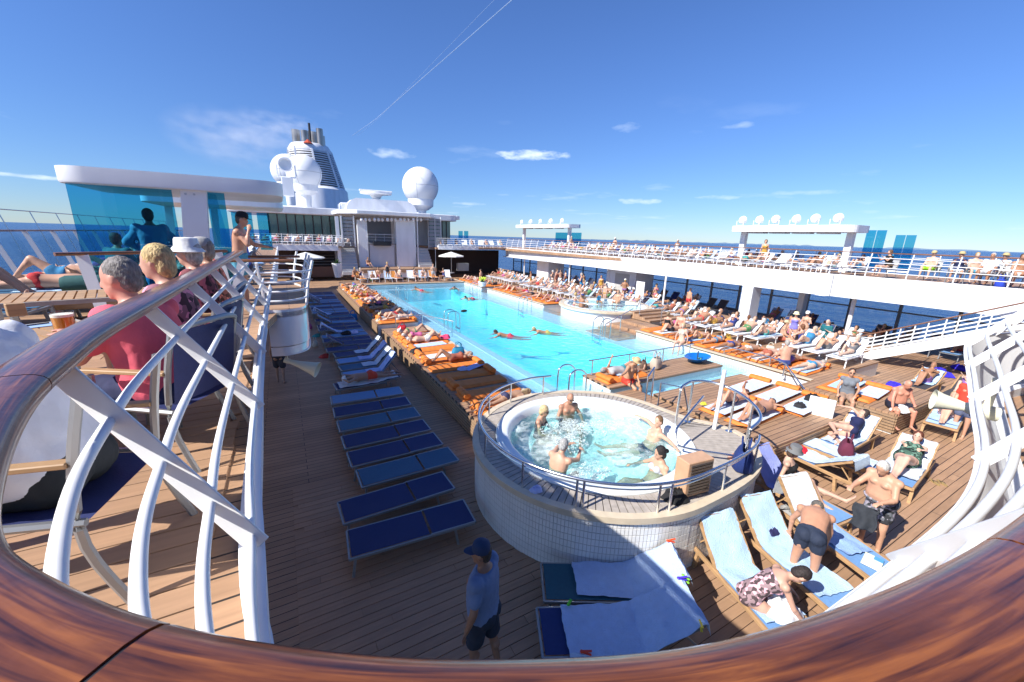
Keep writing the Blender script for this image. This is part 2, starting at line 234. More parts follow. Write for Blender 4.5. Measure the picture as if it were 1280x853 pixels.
# ------------------------------------------------------------ mesh helpers
class MB:
    def __init__(s): s.v = []; s.f = []; s.uv = None
    def box(s, x0, x1, y0, y1, z0, z1, M=None, top=None):
        b = len(s.v); ps = [V((x, y, z)) for z in (z0, z1) for y in (y0, y1) for x in (x0, x1)]
        if M: ps = [M @ p for p in ps]
        s.v += ps; s.f += [tuple(b+i for i in q) for q in ((0, 2, 3, 1), (4, 5, 7, 6), (0, 1, 5, 4), (2, 6, 7, 3), (0, 4, 6, 2), (1, 3, 7, 5))]; return s
    def bar(s, p, q, w_, h, upv=V((0, 0, 1))):       # rectangular bar p->q
        p = V(p); q = V(q); d = (q-p); ln = d.length; d.normalize(); sd = d.cross(upv)
        if sd.length < 1e-4: sd = d.cross(V((1, 0, 0)))
        sd.normalize(); u_ = sd.cross(d); M = Matrix(((d.x, sd.x, u_.x, p.x), (d.y, sd.y, u_.y, p.y), (d.z, sd.z, u_.z, p.z), (0, 0, 0, 1)))
        return s.box(0, ln, -w_/2, w_/2, -h/2, h/2, M)
    def tube(s, pts, r, n=8, r2=None, closed=False, flat=1.0, capends=True, uvs=False):
        pts = [V(p) for p in pts]; m = len(pts); b = len(s.v); prev = None
        for i, p in enumerate(pts):
            if closed: d = pts[(i+1) % m]-pts[i-1]
            else: d = pts[min(i+1, m-1)]-pts[max(i-1, 0)]
            d.normalize(); a = d.cross(V((0, 0, 1)))
            if a.length < .05: a = prev.copy() if prev else V((1, 0, 0))
            a.normalize(); prev = a; c = a.cross(d); c.normalize()
            rr = r if r2 is None else r+(r2-r)*i/(m-1)
            for k in range(n): t = 2*pi*k/n; s.v.append(p + a*cos(t)*rr + c*sin(t)*rr*flat)
        for i in range(m if closed else m-1):
            for k in range(n):
                a0 = b+i*n+k; a1 = b+i*n+(k+1) % n; c0 = b+((i+1) % m)*n+k; c1 = b+((i+1) % m)*n+(k+1) % n; s.f.append((a0, a1, c1, c0))
        if not closed and capends: s.f.append(tuple(b+k for k in range(n))[::-1]); s.f.append(tuple(b+(m-1)*n+k for k in range(n)))
        return s
    def lathe(s, prof, c=(0, 0, 0), n=16, M=None, a0=0, a1=2*pi):
        b = len(s.v); m = len(prof); c = V(c); full = abs(a1-a0-2*pi) < 1e-6; nn_ = n if full else n+1
        for k in range(nn_):
            t = a0+(a1-a0)*k/n
            for (r, z) in prof:
                p = V((r*cos(t), r*sin(t), z)); s.v.append((M @ p if M else p) + c)
        for k in range(n):
            k2 = (k+1) % nn_
            for i in range(m-1): s.f.append((b+k*m+i, b+k2*m+i, b+k2*m+i+1, b+k*m+i+1))
        return s
    def prism(s, poly, z0, z1):
        b = len(s.v); m = len(poly)
        s.v += [V((x, y, z0)) for x, y in poly] + [V((x, y, z1)) for x, y in poly]
        s.f.append(tuple(b+i for i in range(m))[::-1]); s.f.append(tuple(b+m+i for i in range(m)))
        for i in range(m): j = (i+1) % m; s.f.append((b+i, b+j, b+m+j, b+m+i))
        return s
    def wall(s, poly, z0, z1, closed=True):
        b = len(s.v); m = len(poly); s.v += [V((x, y, z0)) for x, y in poly] + [V((x, y, z1)) for x, y in poly]
        for i in range(m if closed else m-1): j = (i+1) % m; s.f.append((b+i, b+j, b+m+j, b+m+i))
        return s
    def ell(s, c, r, n=12, m=8, M=None):
        prof = [(sin(pi*i/m), -cos(pi*i/m)) for i in range(m+1)]
        prof[0] = (1e-4, -1); prof[-1] = (1e-4, 1)
        S = Matrix.Diagonal((*r, 1)); MM = (M @ S) if M else S
        return s.lathe(prof, c, n, MM)
    def mesh(s, name, m=None, smooth=False, bevel=0):
        me = bpy.data.meshes.new(name); me.from_pydata([tuple(p) for p in s.v], [], s.f)
        if bevel:
            bm = bmesh.new(); bm.from_mesh(me); bmesh.ops.bevel(bm, geom=[e for e in bm.edges if e.is_manifold and e.calc_face_angle(0) > .6], offset=bevel, segments=1, affect='EDGES', clamp_overlap=True); bm.to_mesh(me); bm.free()
        if m: me.materials.append(m)
        if smooth:
            me.polygons.foreach_set('use_smooth', [True]*len(me.polygons))
            try: me.set_sharp_from_angle(angle=radians(40))
            except Exception: pass
        return me
    def obj(s, name, m=None, parent=None, smooth=False, bevel=0, color=None): return link(name, s.mesh(name, m, smooth, bevel), parent, color)
def link(name, me, parent=None, color=None):
    o = bpy.data.objects.new(name, me); col.objects.link(o)
    if parent: o.parent = parent
    if color: o.color = (*color, 1)
    return o
def tag(o, label=None, cat=None, group=None, kind=None):
    if label: o['label'] = label
    if cat: o['category'] = cat
    if group: o['group'] = group
    if kind: o['kind'] = kind
    return o
def empty(name, loc=(0, 0, 0), rz=0, label=None, cat=None, group=None, kind=None):
    o = bpy.data.objects.new(name, None); col.objects.link(o); o.location = loc; o.rotation_euler = (0, 0, rz); o.empty_display_size = .1
    return tag(o, label, cat, group, kind)
def copy_tree(o, kids, parent=None, colors=None):
    c = o.copy(); col.objects.link(c); c.parent = parent
    for k in kids.get(o.name, []): copy_tree(bpy.data.objects[k], kids, c)
    return c
def kidmap(root):
    d = {}
    def rec(o):
        d[o.name] = [c.name for c in o.children]
        for c in o.children: rec(c)
    rec(root); return d
def rotz(x, y, a): return (x*cos(a)-y*sin(a), x*sin(a)+y*cos(a))
def cr(pts, n=6, closed=False):        # Catmull-Rom through points
    P = [V(p) for p in pts]; m = len(P); o = []
    for i in range(m if closed else m-1):
        if closed: a, b, c, d = P[i-1], P[i], P[(i+1) % m], P[(i+2) % m]
        else: a, b, c, d = P[max(i-1, 0)], P[i], P[i+1], P[min(i+2, m-1)]
        for k in range(n):
            t = k/n; o.append(.5*((2*b)+(c-a)*t+(2*a-5*b+4*c-d)*t*t+(3*b-a-3*c+d)*t**3))
    if not closed: o.append(P[-1])
    return o
# ============================================================ SETTING
o = MB(); R_ = 60000
o.v = [V((-R_, -R_, -26)), V((R_, -R_, -26)), V((R_, R_, -26)), V((-R_, R_, -26))]; o.f = [(0, 1, 2, 3)]
tag(o.obj('sea', seam), kind='structure')
# faint low coast on the horizon
cm = MB(); pts = []
for i in range(121):
    a = radians(33+i*.42); h = max(0, 30+110*mnoise.noise(V((i*.13, 3.1, 0)))+60*mnoise.noise(V((i*.6, 1, 0))))*min(1, i/20, (120-i)/15)
    pts.append((a, max(h, 2)))
for a, h in pts: cm.v += [V((sin(a)*26000, cos(a)*26000, -26)), V((sin(a)*26000, cos(a)*26000, -26+h)), V((sin(a)*27500, cos(a)*27500, -26))]
for i in range(120): cm.f += [(i*3, i*3+3, i*3+4, i*3+1), (i*3+1, i*3+4, i*3+5, i*3+2)]
tag(cm.obj('hills', mat('far_land', (.16, .24, .34), .9)), kind='structure')
# lower deck in sheets round the pool hole
d = MB()
for x0, x1, y0, y1 in ((-6, 5.8, -3, 60), (5.8, 15.1, -3, 7.9), (5.8, 15.1, 36.4, 60), (15.1, 30.4, -3, 60)): d.box(x0, x1, y0, y1, -.25, 0)
deck = tag(d.obj('lower_deck', teak), kind='structure')
def planks(parent, x0, x1, y0, y1, z, skip, pl=2.3, pw=.14, seed=1):
    rnd = random.Random(seed); protos = {}
    r = 0; y = math.floor(y0/pw)*pw
    while y < y1:
        x = x0 - rnd.random()*pl
        while x < x1:
            a = max(x, x0); b = min(x+pl, x1)
            if b-a > .15 and not skip((a+b)/2, y+pw/2):
                k = round(b-a, 2)
                if k not in protos: protos[k] = MB().box(0, k-.006, .004, pw-.004, -.01, .010).mesh('deck_plank', plankm, bevel=.0025)
                o_ = link('deck_plank', protos[k], parent); o_.location = (a, y, z)
            x += pl
        y += pw
planks(deck, -.3, 12.6, 1.9, 8.0, .004, lambda x, y: (x-5.15)**2+(y-5.55)**2 < 1.6**2 or (5 < x < 7.6 and 3.9 < y < 6.9) or (y > 7.9 and x > 3.5), seed=3)
# upper decks
E1 = [(-.35, 12.2), (-.35, 7.5), (-.30, 3.9), (-.27, 2.6), (-.23, 1.95), (-.21, 1.5), (-.15, 1.12), (.05, .93), (.33, .8), (.8, .62), (1.4, .5), (2.1, .47), (3.3, .46), (4.3, .6), (5.5, .9), (7, 1.26), (9, 1.75), (10.4, 1.95), (12, 1.7), (15, 1.0), (22.6, .9)]
T1 = [(-.95, 12.2), (-.95, 7.5), (-.95, 4.1), (-.95, 2.95), (-.91, 2.36), (-.83, 1.72), (-.62, 1.02), (-.41, .707), (-.16, .473), (.172, .264), (.586, .108), (1.373, .004), (2.9, .0), (4.3, .1), (5.6, .32), (7.2, .65), (9.1, 1.1), (10.5, 1.3), (12.2, 1.05), (15.1, .3), (22.6, .2)]
KS = .6                                    # size of the lookout lattice
E1 = [(x*KS, y*KS) for x, y in E1[:-2]]+[(8.3, .75), (11, .4), (22.6, .4)]; T1 = [(x*KS, y*KS) for x, y in T1[:-2]]+[(8.4, .4), (11.1, .05), (22.6, .05)]
ZB = 5-1.45*KS; ZT = 5-.56*KS
ec = [(p.x, p.y) for p in cr([(x, y, 0) for x, y in E1], 8)]
tc1 = [(p.x, p.y) for p in cr([(x, y, 0) for x, y in T1], 8)]
def smooth_path(P, it=30):
    P = list(P)
    for _ in range(it): P = [P[0]]+[((P[i-1][0]+2*P[i][0]+P[i+1][0])/4, (P[i-1][1]+2*P[i][1]+P[i+1][1])/4) for i in range(1, len(P)-1)]+[P[-1]]
    return P
ec = smooth_path(ec, 6); tc1 = smooth_path(tc1, 4)
tc1 = [(x-.001*min(1, max(0, (1.1-y)/.5))*(1 if x < 1 else 0), y-.002*min(1, max(0, (1.1-y)/.5))*(1 if x < 1.2 else max(0, 1-(x-1.2)))) for x, y in tc1]
ZU = 3.55
eb = []
for i, (x, y) in enumerate(ec):
    a_ = V(ec[max(i-1, 0)]+(0,)); b_ = V(ec[min(i+1, len(ec)-1)]+(0,)); t_ = (b_-a_).normalized(); n_x, n_y = -t_.y, t_.x; f_ = min(1, max(0, (x-1.0)/1.4)); o__ = -.70*(x*n_x+y*n_y)*(1-f_)+.30*f_; eb.append((x+t_.y*o__, y-t_.x*o__))
ud = MB(); ud.prism([(x, y) for x, y in reversed(eb)]+[(-.21, 8.2), (-.35, 8.21), (-.35, 40), (-6.2, 40), (-6.2, -4), (22.6, -4)], ZU-.12, ZU)
udeck = tag(ud.obj('upper_deck', teak), kind='structure')
planks(udeck, -5.6, -.42, .7, 6.9, ZU+.004, lambda x, y: False, seed=9)
def fascia(name, path, z0, z1, m=ship, lip=True):
    f = MB(); n_ = len(path); off = []
    for i, (x, y) in enumerate(path):
        a = V(path[max(i-1, 0)]+(0,)); b = V(path[min(i+1, n_-1)]+(0,)); t = (b-a).normalized(); off.append((x+t.y*-.16, y+t.x*.16) if False else (x, y, t))
    for x, y, t in off:
        nx, ny = -t.y, t.x                       # towards the void
        f.v += [V((x+nx*.03, y+ny*.03, z1+.09)), V((x-nx*.04, y-ny*.04, z1+.09)), V((x+nx*.03, y+ny*.03, z1-.1)), V((x+nx*.0, y+ny*.0, z0)), V((x-nx*.3, y-ny*.3, z0)), V((x-nx*.04, y-ny*.04, z1-.01))]
    for i in range(n_-1):
        a = i*6; b = a+6
        for p, q in ((5, 1), (1, 0), (0, 2), (2, 3), (3, 4)): f.f.append((a+p, b+p, b+q, a+q))
    return f.obj(name, m, smooth=True)
tag(fascia('aft_fascia', eb, 3.40, ZU), kind='structure')
tag(fascia('deck_edge_fascia', [(p_[0], p_[1]) for p_ in ((-.35, 40), (-.35, 26), (-.35, 12.6))], 2.75, ZU), kind='structure')
bw = MB(); n_ = len(ec)
for i, (x, y) in enumerate(ec):
    a_ = V(ec[max(i-1, 0)]+(0,)); b_ = V(ec[min(i+1, n_-1)]+(0,)); t_ = (b_-a_).normalized(); nx_, ny_ = -t_.y, t_.x
    bw.v += [V((eb[i][0]+nx_*.012, eb[i][1]+ny_*.012, 3.5)), V((x+nx_*.012, y+ny_*.012, ZB)), V((x-nx_*.012, y-ny_*.012, ZB)), V((eb[i][0]-nx_*.012, eb[i][1]-ny_*.012, 3.5))]
for i in range(n_-1):
    for k in range(3): bw.f.append((i*4+k, i*4+k+1, i*4+k+5, i*4+k+4))
bulw = bw.obj('bulwark', ship, smooth=True); tag(bulw, 'low white plate wall under the lattice railing at the deck edge', 'bulwark')
# unseen deck house with windows and roof overhang, added to cut sky light
ah = MB().box(-6, 31, -12, -4, ZU, 6.7); ahs = tag(ah.obj('sky_blocker_house', ship), kind='structure')
MB().box(-6.4, 31.4, -12, -1.0, 6.7, 6.95).obj('roof', ship, ahs)
for i in range(24): MB().box(-5.6+i*1.5, -4.2+i*1.5, -3.99, -3.96, ZU+.3, 6.4).obj('window', greenglass, ahs)
# underside of the upper decks
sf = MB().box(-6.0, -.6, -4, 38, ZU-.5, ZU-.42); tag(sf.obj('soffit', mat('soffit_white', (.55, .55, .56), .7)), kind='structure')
# near railing -------------------------------------------------
nr = empty('deck_railing', (0, 0, 0), 0, 'white lattice railing with thick varnished teak caprail curving round the lookout', 'railing')
def caprail(path, a, b, name='handrail', n=20, m=capm, gap=None):
    mb = MB(); uvs = []; ln = 0; P = path
    for i, p in enumerate(P):
        t = (P[min(i+1, len(P)-1)]-P[max(i-1, 0)]).normalized(); s = t.cross(V((0, 0, 1))).normalized(); u_ = s.cross(t)
        if i: ln += (p-P[i-1]).length
        for k in range(n): q = 2*pi*k/n; c_, s_ = cos(q), sin(q); e = .75; mb.v.append(p+s*a*math.copysign(abs(c_)**e, c_)+u_*b*math.copysign(abs(s_)**e, s_)); uvs.append((ln, k/n))
    for i in range(len(P)-1):
        for k in range(n): mb.f.append((i*n+k, i*n+(k+1) % n, (i+1)*n+(k+1) % n, (i+1)*n+k))
    mb.f.append(tuple(range(n))[::-1]); mb.f.append(tuple((len(P)-1)*n+k for k in range(n)))
    me = mb.mesh(name, m, smooth=True); ul = me.uv_layers.new(name='UVMap')
    for lp in me.loops: u, v = uvs[lp.vertex_index]; ul.data[lp.index].uv = (u, v)
    # wrap the seam
    for pg in me.polygons:
        vs = [ul.data[i].uv[1] for i in pg.loop_indices]
        if max(vs)-min(vs) > .5:
            for i in pg.loop_indices:
                if ul.data[i].uv[1] < .5: ul.data[i].uv = (ul.data[i].uv[0], ul.data[i].uv[1]+1)
    return me
# the caprail comes in lengths butted together with a dark seam
fine = cr([(x, y, ZT) for x, y in tc1], 2)
ni = lambda q: min(range(len(fine)), key=lambda k: (fine[k]-q).length)
cuts = [0, ni(G(72, 478, ZT)), ni(G(200, 815, ZT)), ni(G(1225, 690, ZT)), len(fine)-1]
link('core', caprail(fine, .10*KS-.006, .055*KS-.006, m=dark), nr)
for i in range(4):
    seg = fine[cuts[i]:cuts[i+1]+1]
    seg = [p.copy() for p in seg]; dl = (seg[-2]-seg[-1]).normalized(); seg[-1] = seg[-1]+dl*.005
    link('handrail', caprail(seg, .098*KS, .048*KS), nr)
for k, t in enumerate((.26, .50, .74, .95)):
    pts = []
    for (a, b), (c, d_) in zip(ec, tc1): pts.append(V((c+(a-c)*t, d_+(b-d_)*t, ZT-.03+(ZB+.03-ZT)*t)))
    MB().tube(pts, .0135, 10).obj('rung', white, nr, smooth=True)
# posts at even steps of arc length along the foot
def arc_at(path, s):
    acc = 0
    for i in range(len(path)-1):
        a, b = V(path[i]+(0,)), V(path[i+1]+(0,)); l_ = (b-a).length
        if acc+l_ >= s: return i+(s-acc)/l_
        acc += l_
    return len(path)-1.001
tot = sum((V(ec[i+1]+(0,))-V(ec[i]+(0,))).length for i in range(len(ec)-1))
s_ = .85
while s_ < tot:
    u = arc_at(ec, s_); i = int(u); f_ = u-i
    a = V((*ec[i], ZB)).lerp(V((*ec[i+1], ZB)), f_); b = V((*tc1[i], ZT)).lerp(V((*tc1[i+1], ZT)), f_)
    tg = (V(ec[i+1]+(0,))-V(ec[i]+(0,))).normalized()
    nz_ = tg.cross(V((0, 0, 1))).normalized()
    b2 = a+(b-a) - tg*((b-a).dot(tg))*(.0 if a.y > 2 else 1)
    p = MB().bar(a, b if a.x < .2 or True else b2, .095*KS, .010, upv=tg); p.obj('post', white, nr, bevel=.002)
    for q in (.1, .17):
        pp = a.lerp(b, q)
    s_ += 1.06
# turret balcony --------------------------------------------------
tur = empty('balcony', (-.05, 10.4, ZU), 0, 'rounded white balcony bulging from the shaded upper deck beside the canopy', 'balcony')
tp = [(-.36, 8.25), (-.1, 8.2), (.16, 8.35), (.3, 8.7), (.34, 9.6), (.34, 11.4), (.28, 12.2), (.05, 12.6), (-.36, 12.7)]
L0 = V((-.05, 10.4, ZU))
def rel(path, z): return [V((x, y, z))-L0 for x, y in path]
tps = [(p.x, p.y) for p in cr([(x, y, 0) for x, y in tp], 4)]
MB().prism([(x-L0.x, y-L0.y) for x, y in tps]+[(-.8, 2.3), (-.8, -2.15)], -.08, .012).obj('floor', teak, tur)
sk = MB(); sh = [(x*1-(.03 if x > 0 else 0), y) for x, y in tps]
sk.wall([(x-L0.x, y-L0.y) for x, y in tps], -.62, .06, False); sk.wall([(x-L0.x-.02*(x > 0), y-L0.y+.0) for x, y in tps], -.80, -.635, False)
sk.obj('skirt', mat('gloss_white', (.78, .79, .81), .18, coat=.5, var=.03), tur, smooth=True)
MB().prism([(x*.995-L0.x, y-L0.y) for x, y in tps], -.80, -.78).obj('underside', white, tur)
def curved_rail(parent, base, lean, h, nr_, m=white, r=.016, spacing=1.4, capm_=None, capr=.035, posts=True, loc=V((0, 0, 0)), rows=None, capn='handrail'):
    P = [V(p)-loc for p in base]; n_ = len(P)
    out_ = []
    for i, p in enumerate(P):
        t = (P[min(i+1, n_-1)]-P[max(i-1, 0)]).normalized(); s = V((t.y, -t.x, 0)).normalized(); out_.append(s)
    def lvl(f): return [p+out_[i]*lean*f**1.4+V((0, 0, h*f)) for i, p in enumerate(P)]
    for k in range(nr_):
        f = (k+1)/(nr_+1) if rows is None else rows[k]
        MB().tube(lvl(f), r, 6).obj('rung', m, parent, smooth=True)
    if capm_: MB().tube(lvl(1), capr, 8, flat=.6).obj(capn, capm_, parent, smooth=True)
    acc = 0; nxt = 0; top = lvl(1)
    for i in range(n_-1):
        seg = (P[i+1]-P[i]).length
        while nxt <= acc+seg+1e-6:
            f = (nxt-acc)/max(seg, 1e-6); a = P[i].lerp(P[i+1], f); s = out_[i]; q = a+s*lean+V((0, 0, h)); mid = a+s*lean*.38+V((0, 0, h*.5))
            if posts: MB().tube([a, mid, q], r*1.3, 6).obj('post', m, parent, smooth=True)
            nxt += spacing
        acc += seg
curved_rail(tur, [(x, y, ZU+.05) for x, y in tps], .18, .85, 4, r=.02, spacing=.95, loc=L0)
for y, ln in ((8.35, 1.15), (9.6, 1.3)):
    MB().tube([V((-1.0+.15, y, 4.47))-L0, V((-1.0+ln, y+.05, 4.47))-L0], .045, 10, flat=.6).obj('handrail', woodrail, tur, smooth=True)
MB().bar(V((-.9, 8.2, 3.56))-L0, V((-.62, 8.2, 4.45))-L0, .12, .02, V((0, 1, 0))).obj('bracket', white, tur)
# horn lamps under the deck edges -------------------------------------
def horn(p, d, ln, lab):
    e = empty('horn_loudspeaker', p, 0, lab, 'loudspeaker', 'cone loudspeakers hung under the deck edges')
    dq = V(d).normalized().to_track_quat('Z', 'Y').to_matrix().to_4x4()
    MB().lathe([(.03, 0), (.04, .02), (.045, .08), (.12*ln, ln*.4), (.22*ln, ln*.85), (.28*ln, ln), (.27*ln, ln), (.2*ln, ln*.85), (.05*ln, ln*.4), (.0, ln*.38)], n=20, M=dq).obj('bell', beige, e, smooth=True)
    MB().lathe([(0, -.06), (.05, -.06), (.05, .03), (0, .03)], n=14, M=dq).obj('driver', beige, e, smooth=True)
    MB().bar((0, 0, .02), (0, 0, .25), .04, .02).obj('bracket', beige, e)
horn(V((-.12, 8.3, 2.62)), (.8, -.35, -.3), .55, 'cream cone loudspeaker under the round white balcony on the shaded deck')
horn(G(1232, 515, 3.9), (-.42, .9, .08), .27, 'cream cone loudspeaker poking out beside the man in the orange-red shirt')
# left canopy ---------------------------------------------------------
cp = empty('canopy', (-1.4, 9.2, ZU), 0, 'white flat canopy with rounded ends over blue glass on the shaded deck', 'canopy')
def rrect(x0, x1, y0, y1, r, n=5):
    o_ = []
    for cx_, cy_, a in ((x1-r, y0+r, -pi/2), (x1-r, y1-r, 0), (x0+r, y1-r, pi/2), (x0+r, y0+r, pi)):
        for k in range(n+1): t = a+pi/2*k/n; o_.append((cx_+r*cos(t), cy_+r*sin(t)))
    return o_
def canopy_roof(parent, loc, x0, x1, y0, y1, z0, z1, r, m=ship):
    a = rrect(x0-loc.x, x1-loc.x, y0-loc.y, y1-loc.y, r, 8); b = rrect(x0+.25-loc.x, x1-.25-loc.x, y0+.25-loc.y, y1-.25-loc.y, max(r-.2, .05), 8)
    mb = MB(); n_ = len(a); z0 -= loc.z; z1 -= loc.z
    mb.v += [V((x, y, z1)) for x, y in a]+[V((x, y, z0+.03)) for x, y in a]+[V((x*.985, y*.985, z0)) for x, y in a]+[V((x, y, z0-.015)) for x, y in b]
    mb.f.append(tuple(range(n_))); mb.f.append(tuple(3*n_+i for i in range(n_))[::-1])
    for k in range(3):
        for i in range(n_): j = (i+1) % n_; mb.f.append((k*n_+j, k*n_+i, (k+1)*n_+i, (k+1)*n_+j))
    return mb.obj('roof', m, parent, smooth=True)
CL = V((-1.4, 9.2, ZU))
canopy_roof(cp, CL, -2.98, .12, 9.0, 11.6, 5.62, 5.86, .42)
MB().bar((-.02, -.05, 0), (.16, -.05, 2.1), .36, .12, V((0, 1, 0))).obj('pillar', white, cp)
for x, z in ((.0, 1.2), (.12, 1.2), (.02, 2.0), (.14, 2.0)): MB().lathe([(0, -.01), (.018, -.01), (.018, .005), (0, .005)], (x+.02, -.12, z), 8, Matrix.Rotation(pi/2, 4, 'X')).obj('bolt', steelb, cp)
gl = MB(); 
for x0, x1 in ((-1.45, -.16), (.32, .58)): MB().box(x0, x1, -.01, .01, .25, 2.06).obj('glass_pane', blueglass, cp)
g2 = MB(); g2.v = [V((.5, .0, .0)), V((.66, .35, .0)), V((.42, .35, 2.05)), V((.3, .0, 2.05))]; g2.f = [(0, 1, 2, 3)]; g2.obj('glass_pane', blueglass, cp)
# far port canopies as thin frames: second canopy along the same side
cp2 = empty('canopy', (-2, 24, ZU), 0, 'white canopy seen beyond the shirtless man leaning on the rail', 'canopy')
canopy_roof(cp2, V((-2, 24, ZU)), -4.6, .2, 21, 25, 5.9, 6.15, .3)
for x in (-.6, -2.2): MB().bar((x, -1, 0), (x+.1, -1, 2.3), .25, .12, V((0, 1, 0))).obj('pillar', white, cp2)
MB().box(.1, .9, -1, -.97, .5, 2.2).obj('glass_pane', blueglass, cp2); MB().box(1.1, 1.6, -1, -.97, .5, 2.2).obj('glass_pane', blueglass, cp2)
# sea-side railing of the port deck
pr = empty('sea_railing', (-5.6, 10, ZU), 0, 'white raked sea railing with wooden handrail and clear panels, port deck', 'railing')
PL = V((-5.6, 10, ZU))
pb = [V((-5.75+.0, y, ZU)) for y in (2, 6, 10, 14, 18, 24, 30, 36)]
for y in [2+1.55*i for i in range(22)]: MB().bar(V((-5.6, y, ZU))-PL, V((-5.95, y, ZU+1.22))-PL, .1, .03, V((0, 1, 0))).obj('post', white, pr)
MB().tube([V((-5.95, 2, ZU+1.24))-PL, V((-5.95, 36, ZU+1.24))-PL], .045, 8, flat=.6).obj('handrail', woodrail, pr, smooth=True)
for i in range(21):
    y = 2.06+1.55*i; MB().bar(V((-5.66, y+.72, ZU+.25))-PL, V((-5.92, y+.72, ZU+1.1))-PL, .008, 1.42, V((1, 0, 0))).obj('glass_pane', clearglass, pr)
    MB().tube([V((-5.66, y+.75, ZU+.1))-PL, V((-6.05, y+.75, ZU+1.75))-PL], .012, 5).obj('stanchion', steelb, pr)
MB().tube([V((-6.05, 2, ZU+1.75))-PL, V((-6.05, 36, ZU+1.75))-PL], .014, 6).obj('top_wire', steelb, pr)
# middle handrail with slanted white legs crossing the port deck (table rail)
mr_ = empty('divider_rail', (-2.2, 6.6, ZU), 0, 'low divider rail with brown wooden top behind the man in the red polo', 'railing')
a, b = GD(68, 319, 6.8), GD(283, 312, 6.9)
a = V((-2.75, 6.9, 4.66)); b = V((-.98, 8.0, 4.66)); a = G(68, 318, 4.62); b = G(283, 314, 4.62); ML = V((-2.2, 6.6, ZU))
MB().tube([a-ML, b-ML], .035, 8, flat=.7).obj('handrail', woodrail, mr_, smooth=True)
dd = (b-a).normalized()
for f in (.12, .93): p = a.lerp(b, f); MB().bar(V((p.x+.12, p.y-.05, ZU))-ML, V((p.x, p.y, 4.6))-ML, .13, .02, V((0, 1, 0))).obj('post', white, mr_)

# ------------------------------------------------------------ starboard upper deck (far side)
XF = 24.4
su = MB().box(XF+.1, 31.2, -4, 46.5, ZU-.25, ZU); sdeck = tag(su.obj('side_deck', teak), kind='structure')
path = [(XF, y) for y in (-4, 9.5)]+[(XF-.12, 9.9), (XF-.12, 12), (XF, 14), (XF+.1, 24), (XF+.4, 34), (XF+.7, 46.5)]
pth = [(p.x, p.y) for p in cr([(x, y, 0) for x, y in path], 4)]
tag(fascia('side_fascia', pth, 2.52, ZU), kind='structure')
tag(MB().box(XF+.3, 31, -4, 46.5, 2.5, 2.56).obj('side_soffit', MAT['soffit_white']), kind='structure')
sr = empty('side_railing', (XF, 18, ZU), 0, 'long white multi-bar railing with brown handrail along the crowded sunny upper deck', 'railing')
curved_rail(sr, [V((x, y, ZU+.08)) for x, y in reversed(pth)], -.28, 1.12, 4, r=.018, spacing=1.5, capm_=woodrail, capr=.04, loc=V((XF, 18, ZU)))
# outer sea rail
sr2 = empty('sea_railing', (31, 18, ZU), 0, 'distant sea-side railing behind the sunbathers of the sunny upper deck', 'railing')
for y in range(-2, 42, 2): MB().bar((0, y-18, 0), (.2, y-18, 1.15), .08, .04, V((0, 1, 0))).obj('post', white, sr2)
for k in (.35, .6, .85): MB().tube([(.2*k, -20, k*1.1), (.2*k, 23, k*1.1)], .015, 5).obj('rung', white, sr2)
MB().tube([(.2, -20, 1.15), (.2, 23, 1.15)], .04, 6).obj('handrail', woodrail, sr2)
# starboard canopies with floodlights and blue glass
def scanopy(px0, px1, X0, X1, y0, y1, z, lab, nl, big):
    c = V(((X0+X1)/2, (y0+y1)/2, ZU)); e = empty('canopy', c, 0, lab, 'canopy')
    d_ = V((X1-X0, y1-y0, 0)); ln = d_.length; ang = atan2(d_.y, d_.x); M_ = Matrix.Rotation(ang, 4, 'Z')
    hw = 1.1
    rr = rrect(-ln/2, ln/2, -hw, hw, .5, 5); mb = MB(); b0 = 0; n_ = len(rr)
    mb.prism(rr, z-.38-ZU, z-ZU); mb.v = [M_ @ p for p in mb.v]; mb.obj('roof', ship, e)
    for f in (-.43, .43): p = M_ @ V((f*ln, 0, 0)); q = M_ @ V((f*ln, 0, z-.38-ZU)); MB().bar(p, q, .34, .3, V((1, 0, 0))).obj('pillar', white, e)
    for k in range(4): p = M_ @ V((-ln*.28+k*ln*.19, -.3, z-.42-ZU)); MB().box(p.x-.3, p.x+.3, p.y-.5, p.y+.5, p.z-.06, p.z+.035).obj('lamp_tray', greyteak if 0 else mat('tray', (.5, .5, .52), .5), e)
    for k in range(nl):
        f = -.45+k*.78/(nl-1); p = c+(M_ @ V((f*ln, -.5, z-ZU)))
        fl = empty('floodlight', p, random.uniform(-.6, .6)+pi, 'white floodlight, %s on the %s' % (['first from the far pillar', 'second from the far pillar', 'third from the far pillar', 'fourth from the far pillar', 'fifth from the far pillar', 'nearest the blue glass'][k], 'big sunny deck canopy' if big else 'small distant canopy'), 'floodlight', 'floodlights on the canopies')
        Mq = Matrix.Rotation(radians(-75), 4, 'Y')
        MB().lathe([(0, 0), (.16, 0), (.24, .1), (.26, .3), (.22, .3), (.15, .12), (0, .1)], (0, 0, .36), 14, Mq).obj('lamp_head', white, fl, smooth=True)
        MB().tube([(0, -.28, .36), (0, -.28, .05), (0, .28, .05), (0, .28, .36)], .025, 6).obj('yoke', white, fl)
        MB().lathe([(0, 0), (.1, 0), (.1, .06), (0, .06)], (0, 0, 0), 10).obj('base', white, fl)
    return e, M_, c, ln
p0, p1 = G(926, 281, 6.45), G(1072, 284, 6.45)
q0 = V((28.2, 18.2, 0)); q1 = V((28.6, 10.2, 0))
def ray_at(px, py, X): d_ = fw+rt*((px-640)/FPX)-up*((py-426.5)/FPX); return EYE+d_*(X/d_.x)
a0, a1 = ray_at(924, 281, 28.4), ray_at(1080, 285, 28.4)
